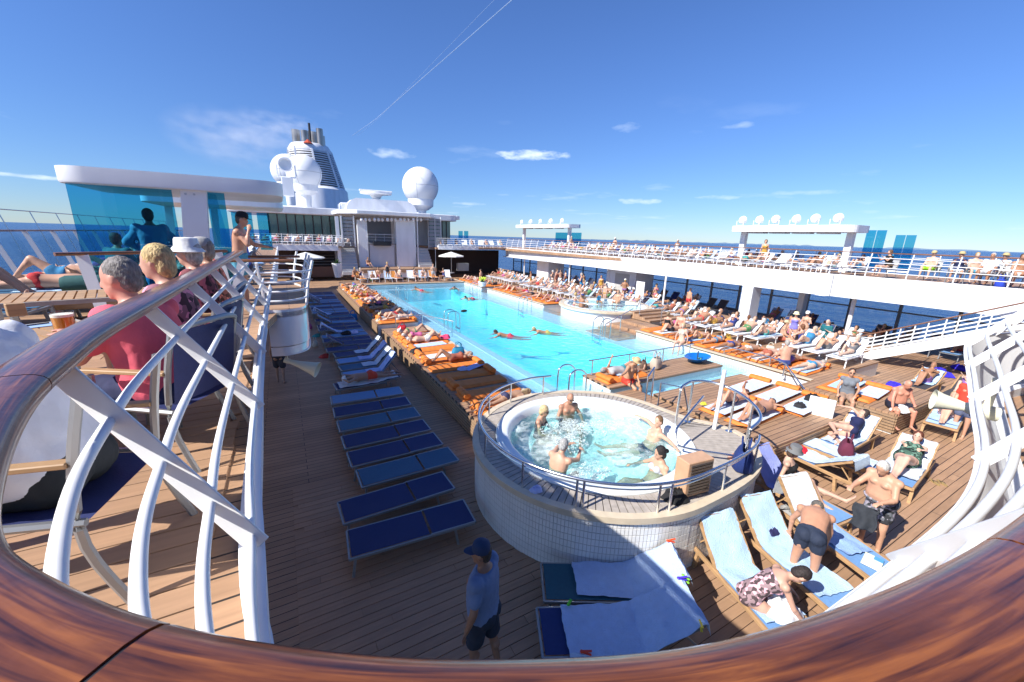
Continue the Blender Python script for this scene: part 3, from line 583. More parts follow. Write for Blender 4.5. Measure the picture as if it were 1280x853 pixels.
e, M_, c, ln = scanopy(0, 0, a0.x, a1.x, a0.y, a1.y, (a0.z+a1.z)/2, 'white rounded canopy on two pillars with round floodlights above the sunny deck', 6, True)
for (x0, x1, y0, y1) in ((1075, 1097, 288, 330), (1113, 1136, 294, 326)):
    p = ray_at((x0+x1)/2, y1, 30.6); t_ = ray_at((x0+x1)/2, y0, 30.6); w_ = (ray_at(x1, y0, 30.6)-ray_at(x0, y0, 30.6)).length*1.15
    e2 = empty('windscreen', (30.6, p.y, ZU), 0, 'blue glass windscreen %s' % ('behind the near pillar of the floodlit canopy' if x0 == 1075 else 'panel pair standing apart from the floodlit canopy'), 'windscreen', 'blue glass windscreens')
    for k in (0, 1): MB().box(-.02, .02, -w_/2+k*w_/2+.02, k*w_/2-.02, .2, t_.z-ZU).obj('glass_pane', blueglass, e2)
    MB().box(-.03, .03, -w_/2, w_/2, .12, .2).obj('sill', white, e2)
a0, a1 = ray_at(652, 279, 28.4), ray_at(718, 284, 28.4)
e, M_, c, ln = scanopy(0, 0, a0.x, a1.x, a0.y, a1.y, (a0.z+a1.z)/2, 'small distant white canopy over blue glass on the sunny upper deck', 5, False)
p = M_ @ V((ln*.36, .4, 0)); MB().box(p.x-.05, p.x+.05, p.y-2.4, p.y+2.4, .3, 2.1).obj('glass_pane', blueglass, e)
e2 = empty('windscreen', (30.5, 62, ZU), 0, 'pair of far blue glass windscreen panels beside the bandstand roof', 'windscreen', 'blue glass windscreens')
for k in (0, 1):
    p = GD(575.5+k*7, 295, 60)-V((30.5, 62, ZU)); MB().box(p.x-.3, p.x+.38, p.y, p.y+.04, p.z-.6, p.z+.7).obj('glass_pane', blueglass, e2)

# ------------------------------------------------------------ side windows under the starboard deck
wn = empty('side_windows', (30.2, 18, 0), 0, 'tall grey-framed side windows open to the dark blue sea', 'window wall')
ys = [-3+2.35*i for i in range(25)]
for y in ys: MB().box(-.06, .06, y-18-.07, y-18+.07, 0, 2.52).obj('mullion', mat('window_frame', (.22, .23, .25), .5), wn)
for i in range(24):
    MB().box(-.05, .05, ys[i]-18+.07, ys[i+1]-18-.07, 1.45, 1.53).obj('transom', MAT['window_frame'], wn)
    MB().box(-.01, .01, ys[i]-18+.07, ys[i+1]-18-.07, .12, 1.45).obj('glass_pane', clearglass, wn)
    if i % 2: MB().box(-.01, .01, ys[i]-18+.07, ys[i+1]-18-.07, 1.53, 2.45).obj('glass_pane', clearglass, wn)
MB().box(-.12, .12, -21, 36, 0, .12).obj('sill', MAT['window_frame'], wn)
pil = [(27.6, 6.6, .18, 'round'), (24.9, 17.4, .75, 'wide'), (28.6, 16.2, .5, 'wide2'), (25, 24.8, .14, 'r'), (26.5, 33, .14, 'r'), (26.8, 36.2, .9, 'w'), (25.2, 40, .14, 'r')]
for i, (px, py, w_, t_) in enumerate([(933, 400, .95, 'broad grey-white pillar standing among the loungers by the orange mats'), (1000, 392, .5, 'grey pillar in the shade in front of the sea window'), (1062, 400, .2, 'slim round white pillar near the ramp foot'), (826, 400, .14, 'thin lamp-topped white pillar beside the small whirlpool steps'), (711, 355, .16, 'thin white pole among the standing sunbathers'), (655, 345, .14, 'thin grey pole far along the sunny side')]):
    X = (24.8, 28.2, 25.6, 24.2, 25.2, 25.8)[i]; d_ = fw+rt*((px-640)/FPX)-up*((py-426.5)/FPX); y = d_.y/d_.x*X
    mb = MB()
    if w_ > .3: mb.box(-w_/2, w_/2, -w_*.35, w_*.35, 0, 2.54); mb.mesh
    else: mb.tube([(0, 0, 0), (0, 0, 2.6)], w_/2, 12)
    o_ = mb.obj('pillar', ship if w_ > .3 else white, smooth=w_ < .3, bevel=.03 if w_ > .3 else 0); o_.location = (X, y, 0); tag(o_, t_, 'pillar')
for i, (px0, px1, lab) in enumerate(((671, 685, 'white square service pillar beside people standing in the shade'), (758, 795, 'white service block with doorway behind the small whirlpool'))):
    X = 26.2; d0 = fw+rt*((px0-640)/FPX)-up*((345-426.5)/FPX); d1 = fw+rt*((px1-640)/FPX)-up*((345-426.5)/FPX); y0 = d0.y/d0.x*X; y1 = d1.y/d1.x*X
    e = empty('service_block', (X, (y0+y1)/2, 0), 0, lab, 'block'); h = abs(y0-y1)/2
    MB().box(0, 2.2, -h, h, 0, 2.52).obj('wall', ship, e, bevel=.02)
    if i: MB().box(-.03, -.004, -h*.6, h*.35, 0, 2.1).obj('door', mat('door_grey', (.45, .44, .42), .5), e)
    MB().box(-.05, -.005, h*.75, h*.95, .3, 2.4).obj('corner_trim', white, e)
bd = MB().box(-.03, .03, -.4, .4, .0, 1.9); o_ = bd.obj('notice_board', white, bevel=.01); X = 23.4; d_ = fw+rt*((796-640)/FPX)-up*((400-426.5)/FPX); o_.location = (X, d_.y/d_.x*X, .1); tag(o_, 'plain white upright board standing behind the small whirlpool', 'board')

# ------------------------------------------------------------ stair at starboard
st = empty('staircase', (23.1, 4.2, 0), 0, 'white staircase with brown handrails climbing to the sunny upper deck', 'staircase')
SL = V((23.1, 4.2, 0)); A = V((22.5, 7.6, 0)); B = V((22.5, .9, 3.5))
for dx in (0, 1.5):
    a = A+V((dx, 0, .05))-SL; b = B+V((dx, 0, .0))-SL; MB().bar(a, b, .06, .34).obj('stringer', ship, st)
    MB().tube([a+V((0, .9, .95)), a+V((0, .1, 1.0)), b+V((0, 0, 1.05)), b+V((0, -1, 1.05))], .04, 8, flat=.7).obj('handrail', woodrail, st, smooth=True)
    for k in range(4): z = .25+.18*k; MB().tube([a+V((0, .9, z-.1)), a+V((0, .1, z)), b+V((0, 0, z))], .018, 6).obj('rung', white, st, smooth=True)
    for k in range(9): p = a.lerp(b, k/8.0); MB().tube([p, p+V((0, 0, 1.02))], .024, 6).obj('post', white, st, smooth=True)
    MB().tube([a+V((0, .9, -.05)), a+V((0, .9, .95))], .024, 6).obj('post', white, st, smooth=True)
for k in range(19): p = A.lerp(B, (k+.5)/19)-SL; MB().box(p.x+.03, p.x+1.47, p.y-.16, p.y+.14, p.z+.04, p.z+.08).obj('tread', greyteak, st)
# ============================================================ POOL
WZ = .40
pool = MB()
# inner basin
bx0, bx1, by0, by1 = 7.45, 13.4, 9.95, 35.4
def quad(mb, *p): b = len(mb.v); mb.v += [V(q) for q in p]; mb.f.append(tuple(range(b, b+len(p))))
bx0 += .012; bx1 -= .012; by0 += .012; by1 -= .012
p_ = MB(); quad(p_, (bx0, by0, -.9), (bx1, by0, -.9), (bx1, by1, -.9), (bx0, by1, -.9))
p_.wall([(bx0, by0), (bx1, by0), (bx1, by1), (bx0, by1)], -.9, .16)
tag(p_.obj('pool_basin', pool_t), kind='structure')
bx0 -= .012; bx1 += .012; by0 -= .012; by1 += .012
s = MB()
for a in ((5.8, bx0, 7.9, 36.4), (bx1, 15.1, 7.9, 36.4), (bx0, bx1, 7.9, by0), (bx0, bx1, by1, 36.4)): s.box(a[0], a[1], a[2], a[3], -.2, .17)
tag(s.obj('pool_shelf', shelf_t), kind='structure')
w_ = MB(); quad(w_, (5.83, 7.93, WZ), (15.07, 7.93, WZ), (15.07, 36.37, WZ), (5.83, 36.37, WZ)); tag(w_.obj('pool_water', poolw), kind='structure')
g_ = MB(); n_ = 46
# raised rim line of the basin (pale gutter grating)
for a in ((bx0-.32, bx0, by0, by1), (bx1, bx1+.32, by0, by1)): g_.box(*a, .17, .20)
tag(g_.obj('pool_gutter', gutter_t), kind='structure')
def platform(name, lab, x0, x1, y0, y1, z=.6, slats=(), inner=(), edge=None, group='teak sunbathing platforms round the pool', cap_=True):
    e = empty(name, ((x0+x1)/2, (y0+y1)/2, 0), 0, lab, 'platform', group); hx, hy = (x1-x0)/2, (y1-y0)/2
    MB().box(-hx+.02, hx-.02, -hy+.02, hy-.02, .0, z-.06).obj('wall', whitet, e)
    MB().box(-hx, hx, -hy, hy, z-.06, z).obj('top', teak, e)
    for sd in slats:
        for k in range(6):
            zz = .06+k*.083
            a = {'W': (-hx-.03, -hx-.002, -hy, hy), 'S': (-hx, hx, -hy-.03, -hy-.002), 'E': (hx+.002, hx+.03, -hy, hy)}[sd]
            MB().box(*a, zz, zz+.06).obj('slat', teaks, e)
    for sd in inner:
        a = {'W': (-hx-.06, -hx+.14, -hy, hy), 'E': (hx-.14, hx+.06, -hy, hy), 'S': (-hx, hx, -hy-.06, -hy+.14), 'N': (-hx, hx, hy-.14, hy+.06)}[sd]
        MB().box(*a, z+.004, z+.03).obj('coping', mat('stone_coping', (.62, .52, .38), .5, var=.1), e)
    return e
platform('sun_platform', 'long teak platform with orange mats along the shaded side of the pool', 3.75, 5.83, 20.2, 36.3, slats='W', inner='E')
platform('sun_platform', 'teak platform with orange mats between the steel step rail and big whirlpool', 3.75, 5.83, 7.6, 19.0, slats='W', inner='E')
platform('sun_platform', 'teak platform behind the swimmers at the bandstand end of the pool', 4.2, 17, 36.4, 39.5, inner='S')
platform('sun_platform', 'teak sun platform with slatted front where two people lie on orange mats', 9.2, 13.55, 4.15, 7.6, slats='WS', inner='')
platform('sun_platform', 'narrow white-walled teak island standing in the water with blue toy boat', 8.35, 13.9, 8.5, 9.85)
platform('sun_platform', 'teak platform end where the seated couple rests', 14.2, 17.6, 3.6, 6.1, slats='WSE')
platform('sun_platform', 'wide teak platform full of sunbathers along the sunny side of the pool', 15.1, 20.4, 6.1, 14.0, inner='W')
platform('sun_platform', 'far teak platform crowded with sunbathers beyond the small whirlpool', 15.1, 20.4, 22.4, 31.2, inner='W')
platform('sun_platform', 'farthest teak platform at the bandstand corner of the pool', 15.1, 19.5, 32.4, 39.5, inner='W')
# steps
def steps(lab, x0, x1, y0, y1, n, dirx, z0=.0, z1=.6):
    e = empty('pool_steps', ((x0+x1)/2, (y0+y1)/2, 0), 0, lab, 'steps')
    hx, hy = (x1-x0)/2, (y1-y0)/2
    for k in range(n):
        f = k/n; z = z0+(z1-z0)*(k+1)/n
        if dirx: MB().box(-hx+2*hx*f, hx, -hy, hy, z-(z1-z0)/n-.001*k, z-.0).obj('step', teak, e)
        else: MB().box(-hx, hx, -hy+2*hy*f, hy, z-(z1-z0)/n, z).obj('step', teak, e)
    return e
steps('wide teak steps rising out of the pool beside the small whirlpool', 13.9, 17.2, 14.05, 16.4, 4, True, .1, .62)
steps('narrow teak stair climbing onto the small whirlpool rim', 17.4, 19.8, 15.2, 16.8, 4, False, .6, 1.0)
MB_l = MB().box(7.3, 9.17, 6.1, 8.3, .0, .52); tag(MB_l.obj('landing', teak), 'teak landing between the big whirlpool and the two sunbathers', 'landing')
tag(MB().box(7.6, 9.15, 5.25, 6.09, 0, .3).obj('landing', teak), 'low teak step in front of the landing by the whirlpool', 'landing')
tag(MB().box(3.9, 5.7, 19.05, 20.15, 0, .35).obj('landing', teak), 'teak step gap between the two shaded platforms with orange mats', 'landing')
# ladders: pairs of hooped steel rails
def ladder(p, rz, lab, s=.28, h=.85):
    e = empty('pool_ladder', p, rz, lab, 'ladder', 'steel pool ladders')
    for y in (-s, s):
        pts = [V((-.38, y, -.2)), V((-.38, y, h-.22)), V((-.3, y, h-.06)), V((-.14, y, h)), V((.06, y, h-.03)), V((.2, y, h-.14)), V((.26, y, h-.3)), V((.27, y, -.5))]
        MB().tube(cr(pts, 5), .024, 10).obj('handrail', steel, e, smooth=True)
    for z in (-.1, -.35): MB().box(.2, .3, -s, s, z-.02, z+.02).obj('rung', steelb, e)
    return e
for (px, py, rz, lab) in ((714, 492, 0, 'hooped steel pool ladder nearest the big whirlpool and straw-hat man'), (571, 408, 0, 'hooped steel pool ladder at the shaded side by the dark float'), (503, 373, 0, 'hooped steel ladder at the far shaded corner of the pool')):
    g = G(px, py, WZ); ladder(V((7.35, g.y, WZ)), rz, lab)
for (px, py, lab) in ((733, 420, 'steel ladder pair rising beside the small whirlpool wall'), (641, 388, 'steel ladder pair midway along the sunny side of the pool'), (583, 367, 'steel ladder pair at the far sunny corner of the pool')):
    g = G(px, py, WZ); ladder(V((13.5, g.y, WZ)), pi, lab)
# simple steel rails
def rail(lab, pts, posts, r=.022, drop=.9, cat='handrail'):
    P = [V(p) for p in pts]; e = empty('steel_handrail', P[0]*1, 0, lab, cat); o0 = P[0]
    MB().tube([p-o0 for p in P], r, 10).obj('rail', steel, e, smooth=True)
    for f in posts:
        i = min(int(f), len(P)-2); p = P[i].lerp(P[i+1], f-i); MB().tube([p-o0, V((p.x, p.y, p.z-drop))-o0], r*.9, 8).obj('post', steel, e, smooth=True)
        MB().lathe([(0, 0), (.05, 0), (.05, .012), (0, .012)], p-o0-V((0, 0, drop)), 10).obj('flange', steel, e)
    return e
rail('long steel handrail along the narrow island behind the straw-hat man', [(8.45, 9.7, 1.12), (13.75, 9.75, 1.12)], (.03, .35, .68, .97), drop=.5)
rail('steel handrail stepping down beside the shaded platform and lounge mats', [(4.4, 19.1, 1.1), (5.7, 19.1, 1.15), (6.9, 17.9, .95)], (0, 1, 1.95), drop=.75)
rail('steel handrail down the end of the sunny platform to the seated woman', [(15.3, 9.4, .95), (15.3, 7.6, .98), (14.9, 6.9, 1.0), (13.7, 5.6, .62), (13.2, 5.0, .5)], (0, 1, 2, 3.6), drop=.45)
rail('steel handrail beside the teak steps below the small whirlpool', [(13.6, 14.6, .95), (14.9, 14.9, 1.25), (15.9, 15.1, 1.5)], (0, 1), drop=.8)
rail('tall steel handrail looping over the small whirlpool stair', [(17.9, 14.9, 1.6), (17.6, 15.1, 1.95), (17.4, 16.0, 1.95), (17.3, 16.2, 1.2)], (0, 2), drop=1.0)

# ============================================================ BIG WHIRLPOOL
TC = V((5.15, 5.55, 0)); TZ = 1.15
ht = empty('whirlpool', TC, 0, 'big raised round whirlpool with white tiled wall and steel railing', 'hot tub')
ou = []
for k in range(40):
    a = radians(88+k*(182/39)); ou.append((2.47*cos(a), 2.47*sin(a)))
ou += [(p.x, p.y) for p in cr([(.05, -2.47, 0), (1.1, -2.42, 0), (1.9, -2.25, 0), (2.5, -1.88, 0), (2.88, -1.35, 0), (2.85, -.8, 0), (2.55, -.3, 0), (2.42, .3, 0), (2.28, .96, 0), (1.88, 1.70, 0), (1.0, 2.30, 0)], 5)[1:]]
def offs(poly, d_):
    o_ = []; n_ = len(poly)
    for i in range(n_):
        a = V(poly[i-1]+(0,)); b = V(poly[(i+1) % n_]+(0,)); t = (b-a).normalized(); o_.append((poly[i][0]+t.y*d_, poly[i][1]-t.x*d_))
    return o_
MB().wall(offs(ou, -.06), 0, TZ-.1).obj('wall', mat('grout', (.56, .55, .53), .8), ht, smooth=True)
# tiles: small upright tiles proud of the grout, joined
def resample(poly, st, closed=True):
    P = [V(p+(0,)) for p in poly]; P += [P[0]] if closed else []; L_ = [0]
    for i in range(1, len(P)): L_.append(L_[-1]+(P[i]-P[i-1]).length)
    n_ = int(L_[-1]/st); o_ = []; i = 0
    for k in range(n_):
        s = k*L_[-1]/n_
        while L_[i+1] < s: i += 1
        f = (s-L_[i])/(L_[i+1]-L_[i]); o_.append((P[i].lerp(P[i+1], f), (P[i+1]-P[i]).normalized()))
    return o_
tl = MB(); st_ = resample(offs(ou, -.055), .058)
for k, (p, t) in enumerate(st_):
    nx = V((t.y, -t.x, 0)); h = .115
    if p.y > 1.6 and p.x > -1.6: continue
    for r in range(9):
        z0 = .02+r*h; z1 = min(z0+h-.008, TZ-.12)
        if z1-z0 < .02: continue
        a = p+t*.004; b = p+t*.054; e_ = nx*random.uniform(.003, .005)
        i0 = len(tl.v); tl.v += [a+V((0, 0, z0)), b+V((0, 0, z0)), b+V((0, 0, z1)), a+V((0, 0, z1)), a+e_+V((0, 0, z0+.002)), b+e_+V((0, 0, z0+.002)), b+e_+V((0, 0, z1-.002)), a+e_+V((0, 0, z1-.002))]
        tl.f += [(i0+4, i0+5, i0+6, i0+7), (i0, i0+1, i0+5, i0+4), (i0+1, i0+2, i0+6, i0+5), (i0+2, i0+3, i0+7, i0+6), (i0+3, i0, i0+4, i0+7)]
tag(tl.obj('tile', mat('tub_tile', (.78, .77, .745), .3, var=.08, nscale=2), ht), kind='stuff')
def ring(poly_o, poly_i, z0, z1):
    mb = MB(); n_ = len(poly_o)
    for x, y in poly_o: mb.v += [V((x, y, z0)), V((x, y, z1))]
    for x, y in poly_i: mb.v += [V((x, y, z1)), V((x, y, z0))]
    for i in range(n_):
        j = (i+1) % n_; a, b = 2*i, 2*j; c, d_ = 2*n_+2*i, 2*n_+2*j
        mb.f += [(a, b, b+1, a+1), (a+1, b+1, d_, c), (c, d_, d_+1, c+1), (c+1, d_+1, b, a)]
    return mb
ring(ou, offs(ou, -.13), TZ-.1, TZ).obj('stone_rim', mat('stone_coping', (.62, .52, .38), .5, var=.1), ht, smooth=True)
# basin shell: white acrylic
IN = V((.0, .08, 0)); R0 = 1.98
prof = [(R0, TZ-.06), (R0, TZ-.005), (R0-.03, TZ+.025), (R0-.22, TZ+.03), (R0-.27, TZ), (R0-.33, .98), (R0-.40, .72), (R0-.75, .68), (R0-.82, .30), (R0-.9, .22), (.3, .2), (0, .2)]
mb = MB().lathe(prof, IN, 56); mb.f = [tuple(reversed(f)) for f in mb.f]; mb.obj('basin', mat('acrylic', (.80, .84, .84), .25, coat=.3), ht, smooth=True)
# grey teak slats round the rim: radial on the round side
sl_o = offs(ou, -.135); seg = resample(sl_o, .118)
n_sl = 0
MB().prism(sl_o, TZ-.14, TZ-.05)
ring(sl_o, [(IN.x+R0*cos(radians(88+360*i/len(sl_o))), IN.y+R0*sin(radians(88+360*i/len(sl_o)))) for i in range(len(sl_o))], TZ-.12, TZ-.035).obj('rim_bed', dark, ht)
for p, t in seg:
    c = V((IN.x, IN.y, 0)); dr = (c-p); dist = dr.length; dr.normalize()
    a = p+V((0, 0, TZ-.012)); b = c-dr*(R0+.012)+V((0, 0, TZ-.012))
    if (b-a).length < .06: continue
    if p.x > 1.9 and dist > 2.75: b = a + (b-a)*1.0
    wd = .104; mb = MB(); tt = V((-dr.y, dr.x, 0)); w2 = wd*max(.25, (R0)/max(dist, R0))
    mb.v = [a+tt*wd/2-V((0, 0, .03)), a-tt*wd/2-V((0, 0, .03)), b-tt*w2/2-V((0, 0, .03)), b+tt*w2/2-V((0, 0, .03)), a+tt*wd/2, a-tt*wd/2, b-tt*w2/2, b+tt*w2/2]
    mb.f = [(0, 1, 2, 3)[::-1], (4, 5, 6, 7)[::1], (0, 4, 7, 3), (1, 2, 6, 5), (0, 1, 5, 4), (2, 3, 7, 6)]
    bm_ = mb.obj('slat', greyteak, ht)
# water with churned surface
n1, n2 = 110, 46; wm = MB(); Rw = R0-.30
for j in range(n2+1):
    r = Rw*j/n2
    for i in range(n1):
        a = 2*pi*i/n1; x, y = r*cos(a)+IN.x, r*sin(a)+IN.y
        z = 1.0+.03*mnoise.noise(V((x*3, y*3, 1)))+.03*mnoise.noise(V((x*9, y*9, 4)))+.012*mnoise.noise(V((x*22, y*22, 7))); wm.v.append(V((x, y, z)))
for j in range(n2):
    for i in range(n1): k = (i+1) % n1; wm.f.append((j*n1+i, (j+1)*n1+i, (j+1)*n1+k, j*n1+k))
tubwater = wm.obj('water', tubw, ht, smooth=True)
# foam mounds over the jets
fm = MB(); rnd = random.Random(5)
for cx_, cy_, R, n_ in ((-.15, .75, .6, 900), (-.5, .15, .4, 500), (.55, .5, .5, 420), (-.75, -.75, .4, 360)):
    for _ in range(n_):
        a = rnd.random()*2*pi; r = R*sqrt(rnd.random()); s = rnd.uniform(.003, .011); x, y = cx_+r*cos(a), cy_+r*sin(a)*.8
        fm.ell((x, y, 1.004+.04*(1-r/R)*rnd.random()), (s*1.4, s, s*.8), 5, 3)
tag(fm.obj('foam', mat('foam', (.8, .88, .88), .4), tubwater, smooth=True), kind='stuff')
# steel railing round the tub
rp = resample(offs(ou, -.12), .05); RP = [p for p, t in rp]
def ang(p): return math.degrees(atan2(p.y, p.x)) % 360
rz_ = 1.62
arcp = [V((p.x, p.y, rz_)) for p in RP if 78 < ang(p) < 318]
arcp.sort(key=lambda p: ang(p)); arcp = arcp[::2]
def dense(P): return [P[0]]+[p for p in P[1:-1]]+[P[-1]]
MB().tube(arcp, .024, 10).obj('handrail', steel, ht, smooth=True)
MB().tube([V((p.x*.985, p.y*.985, rz_-.10)) for p in arcp if ang(p) > 110], .014, 8).obj('lower_rail', steel, ht, smooth=True)
for a in (84, 108, 130, 152, 174, 200, 222, 226, 252, 256, 286, 312): 
    p = min(arcp, key=lambda q: abs(ang(q)-a)); MB().tube([V((p.x, p.y, TZ-.02)), V((p.x, p.y, rz_))], .02, 8).obj('rail_post', steel, ht, smooth=True)
# taller handrail round the landing
hp = [V(p) for p in ((1.55, -2.12, 1.92), (2.1, -1.98, 1.96), (2.5, -1.6, 2.0), (2.72, -1.1, 2.05), (2.62, -.65, 2.1), (2.3, -.4, 2.1), (1.95, -.42, 2.05), (1.85, -.45, 2.0))]
MB().tube(cr(hp, 6), .028, 10).obj('handrail', steel, ht, smooth=True)
for p in (hp[0], hp[2], hp[3], hp[5], hp[7]): MB().tube([V((p.x, p.y, TZ-.02)), p], .024, 8).obj('rail_post', steel, ht, smooth=True); MB().lathe([(0, 0), (.07, 0), (.07, .015), (0, .015)], (p.x, p.y, TZ-.01), 12).obj('flange', steel, ht)
gp = [V(p) for p in ((1.62, -1.9, 1.28), (.95, -1.35, 1.33), (.9, -1.2, 1.42), (.98, -1.12, 1.55), (1.15, -1.05, 1.62), (2.2, -.75, 1.9))]
MB().tube(cr(gp, 6), .022, 10).obj('grab_rail', steel, ht, smooth=True)
for q in (((2.75, 1.2, .5), (2.75, 1.2, 1.62), (3.3, 1.5, 1.7), (3.36, 1.52, .5)), ((2.7, .75, .5), (2.72, .76, 1.6), (3.2, .45, 1.5), (3.5, .25, .3))):
    MB().tube([V(p) for p in q], .022, 8).obj('grab_rail', steel, ht, smooth=True)
MB().tube([(2.52, -.9, TZ), (2.62, -.85, 2.45)], .04, 10).obj('shower_pole', white, ht, smooth=True)
for x in (2.0, 2.2, 2.4):
    pass
cb = empty('louvred_box', V((G(868, 622, TZ).x+.1, G(868, 622, TZ).y+.15, TZ)), radians(-97), 'teak box with louvred side standing on the whirlpool rim', 'vent box')
MB().box(-.13, .13, -.26, .26, 0, .60).obj('cabinet', mat('light_teak', (.55, .33, .2), .5, var=.15), cb, bevel=.01)
for k in range(10): MB().box(.133, .15, -.22, .22, .06+k*.053, .06+k*.053+.03).obj('louver', mat('louver_dark', (.12, .09, .07), .6), cb)

# ============================================================ SMALL WHIRLPOOL
c2 = V((17.8, 19.4, 0)); h2 = empty('whirlpool', c2, 0, 'small raised whirlpool on the sunny side with bathers inside', 'hot tub')
MB().lathe([(2.75, 0), (2.78, .82), (2.92, .84), (2.92, .93), (2.35, .95), (2.3, .7), (1.9, .5), (0, .4)], n=40).obj('basin', mat('white_wall', (.76, .77, .77), .5, var=.04), h2, smooth=True)
MB().lathe([(2.93, .84), (2.93, .945), (2.6, .96)], n=40).obj('rim', MAT['stone_coping'], h2, smooth=True)
MB().lathe([(0, .86), (2.3, .86)], n=32).obj('water', tubw, h2)
MB().tube([(2.75*cos(a), 2.75*sin(a), 1.32) for a in [radians(150+k*10) for k in range(17)]], .022, 8).obj('handrail', steel, h2, smooth=True)
for k in range(0, 17, 3): a = radians(150+k*10); MB().tube([(2.75*cos(a), 2.75*sin(a), .94), (2.75*cos(a), 2.75*sin(a), 1.32)], .018, 6).obj('rail_post', steel, h2)

# ============================================================ BANDSTAND END
BY = 47.0
def atY(px, py, Y=BY): d_ = fw+rt*((px-640)/FPX)-up*((py-426.5)/FPX); return EYE+d_*(Y/d_.y)
def zx(px, py, Y=BY): p = atY(px, py, Y); return p.x, p.z
bs = empty('bandstand', (10.5, BY, 0), 0, 'white bandstand with curved flat roof, twin stairs and dark stage niche', 'bandstand'); BL = V((10.5, BY, 0))
def bbox(px0, py0, px1, py1, y0, y1, nm, m, Y=BY, bev=0, par=None, loc=None):
    par = par or bs; loc = BL if loc is None else loc
    x0, z1 = zx(px0, py0, Y); x1, z0 = zx(px1, py1, Y); 
    return MB().box(x0-loc.x, x1-loc.x, y0-loc.y, y1-loc.y, z0, z1).obj(nm, m, par, bevel=bev)
x0, z1 = zx(420, 263); x1, z0 = zx(546, 272)
poly = [(x0-BL.x, 5), (x0-BL.x+.2, .8), (x0-BL.x+1.8, -1.4), (x1-BL.x-1.2, -1.4), (x1-BL.x, .4), (x1-BL.x, 5)]
MB().prism(poly, z0-.1, z1+.1).obj('roof', ship, bs, bevel=.05)
# walls
bbox(446, 275, 462, 336, BY, BY+.5, 'wall', ship); bbox(494, 275, 520, 333, BY-.2, BY+.5, 'wall', ship); bbox(462, 305, 494, 334, BY+.1, BY+.5, 'wall', mat('stage_wall', (.6, .6, .62), .6))
bbox(458, 275, 498, 306, BY+3.2, BY+3.4, 'back_wall', mat('niche', (.2, .2, .22), .6))
bbox(460, 304.5, 495, 306, BY+.0, BY+3.4, 'stage_floor', greyp)
for yy in (293, 296.5, 300, 303): bbox(459.5, yy, 495.5, yy+.6, BY-.04, BY, 'rail', white)
for xx in (459.5, 469, 480, 495): bbox(xx, 292.5, xx+.8, 305, BY-.06, BY-.02, 'post', white)
bbox(466, 302, 488, 307.5, BY-.5, BY-.1, 'equipment', dark)
for x_, top in ((427.5, 271), (535, 273)):
    for i in range(8): bbox(x_, top+.3+i*4.6, x_+14, top+4.4+i*4.6, BY-.4, BY-.3, 'screen_panel', greyp)
    bbox(x_-1.2, top-1, x_-.2, top+38, BY-.42, BY-.25, 'screen_post', white); bbox(x_+14.2, top-1, x_+15.4, top+38, BY-.42, BY-.25, 'screen_post', white)
for x_ in (421.5, 519, 540.5): bbox(x_, 271, x_+1.6, 345, BY-.9, BY-.75, 'pillar', white)
for (xa, xb, ya, yb) in ((426, 446, 311, 342), (521, 538, 311, 340)):
    for k in range(9):
        f = k/9; bbox(xa+(xb-xa)*.0-f*0+(8-k)*.0+(k*-.0), yb-(yb-ya)*(k+1)/9, xb-k*.2, yb-(yb-ya)*k/9, BY-1.6+k*.25, BY-1.4+k*.25+.3, 'step', mat('step_grey', (.5, .5, .5), .6))
bbox(446, 334, 535, 337, BY-3.2, BY+.5, 'stage_front_deck', teak); bbox(447, 337, 534, 343, BY-3, BY+.3, 'stage_front', ship)
for i in range(15):
    x, z = zx(450+i*5.3, 274.5); MB().ell((x-BL.x, -1.0+(i % 3)*.2, z-.05), (.16, .16, .2), 8, 6).obj('stage_light', white, bs, smooth=True)
# upper athwart deck behind: fascia, railing, glass lounge
fa = empty('lounge_deck', (4, BY+1, 0), 0, 'white-edged upper deck crowded with loungers below the green-glass lounge', 'deck'); FL = V((4, BY+1, 0))
bbox(300, 305, 421, 313, BY-1.5, BY+.5, 'fascia', ship, BY, 0, fa, FL); bbox(543, 306.5, 592, 312, BY-1.5, BY+.5, 'fascia', ship, BY, 0, fa, FL)
x0, z = zx(300, 306); x1, _ = zx(425, 306); ZF = zx(345, 306)[1]
MB().box(x0-4, x1-4, -2.4, 5.5, ZF-.2, ZF-.02).obj('floor', teak, fa)
x2, _ = zx(540, 306); MB().box(x2-4, x2-4+22, -2.4, 5.5, ZF-.2, ZF-.02).obj('floor', teak, fa)
for k in range(5): 
    z = ZF+.15+k*.22; MB().tube([(x0-4, -2.45, z), (x1-4, -2.45, z)], .022, 5).obj('rail', white, fa); MB().tube([(x2-4, -2.45, z), (x2+10, -2.45, z)], .022, 5).obj('rail', white, fa)
for k in range(11): x = x0+(x1-x0)*k/10; MB().tube([(x-4, -2.45, ZF), (x-4, -2.45, ZF+1.1)], .03, 5).obj('post', white, fa)
gb = empty('glass_lounge', (3.5, BY+8, 0), 0, 'green-glazed lounge under a white roof behind the bandstand', 'building'); GL = V((3.5, BY+8, 0)); GY = BY+6
x0, z0 = zx(338, 298, GY); x1, z1 = zx(432, 271, GY)
npn = 9
for i in range(npn):
    a = x0+(x1-x0)*i/npn; b = x0+(x1-x0)*(i+1)/npn; MB().box(a-3.5+.06, b-3.5-.06, -2, -1.95, z0-.6, z1).obj('glass_pane', greenglass, gb); MB().box(a-3.5-.05, a-3.5+.05, -2.06, -1.93, z0-.6, z1).obj('mullion', dark, gb)
x2, _ = zx(536, 271, GY); x3, _ = zx(563, 271, GY)
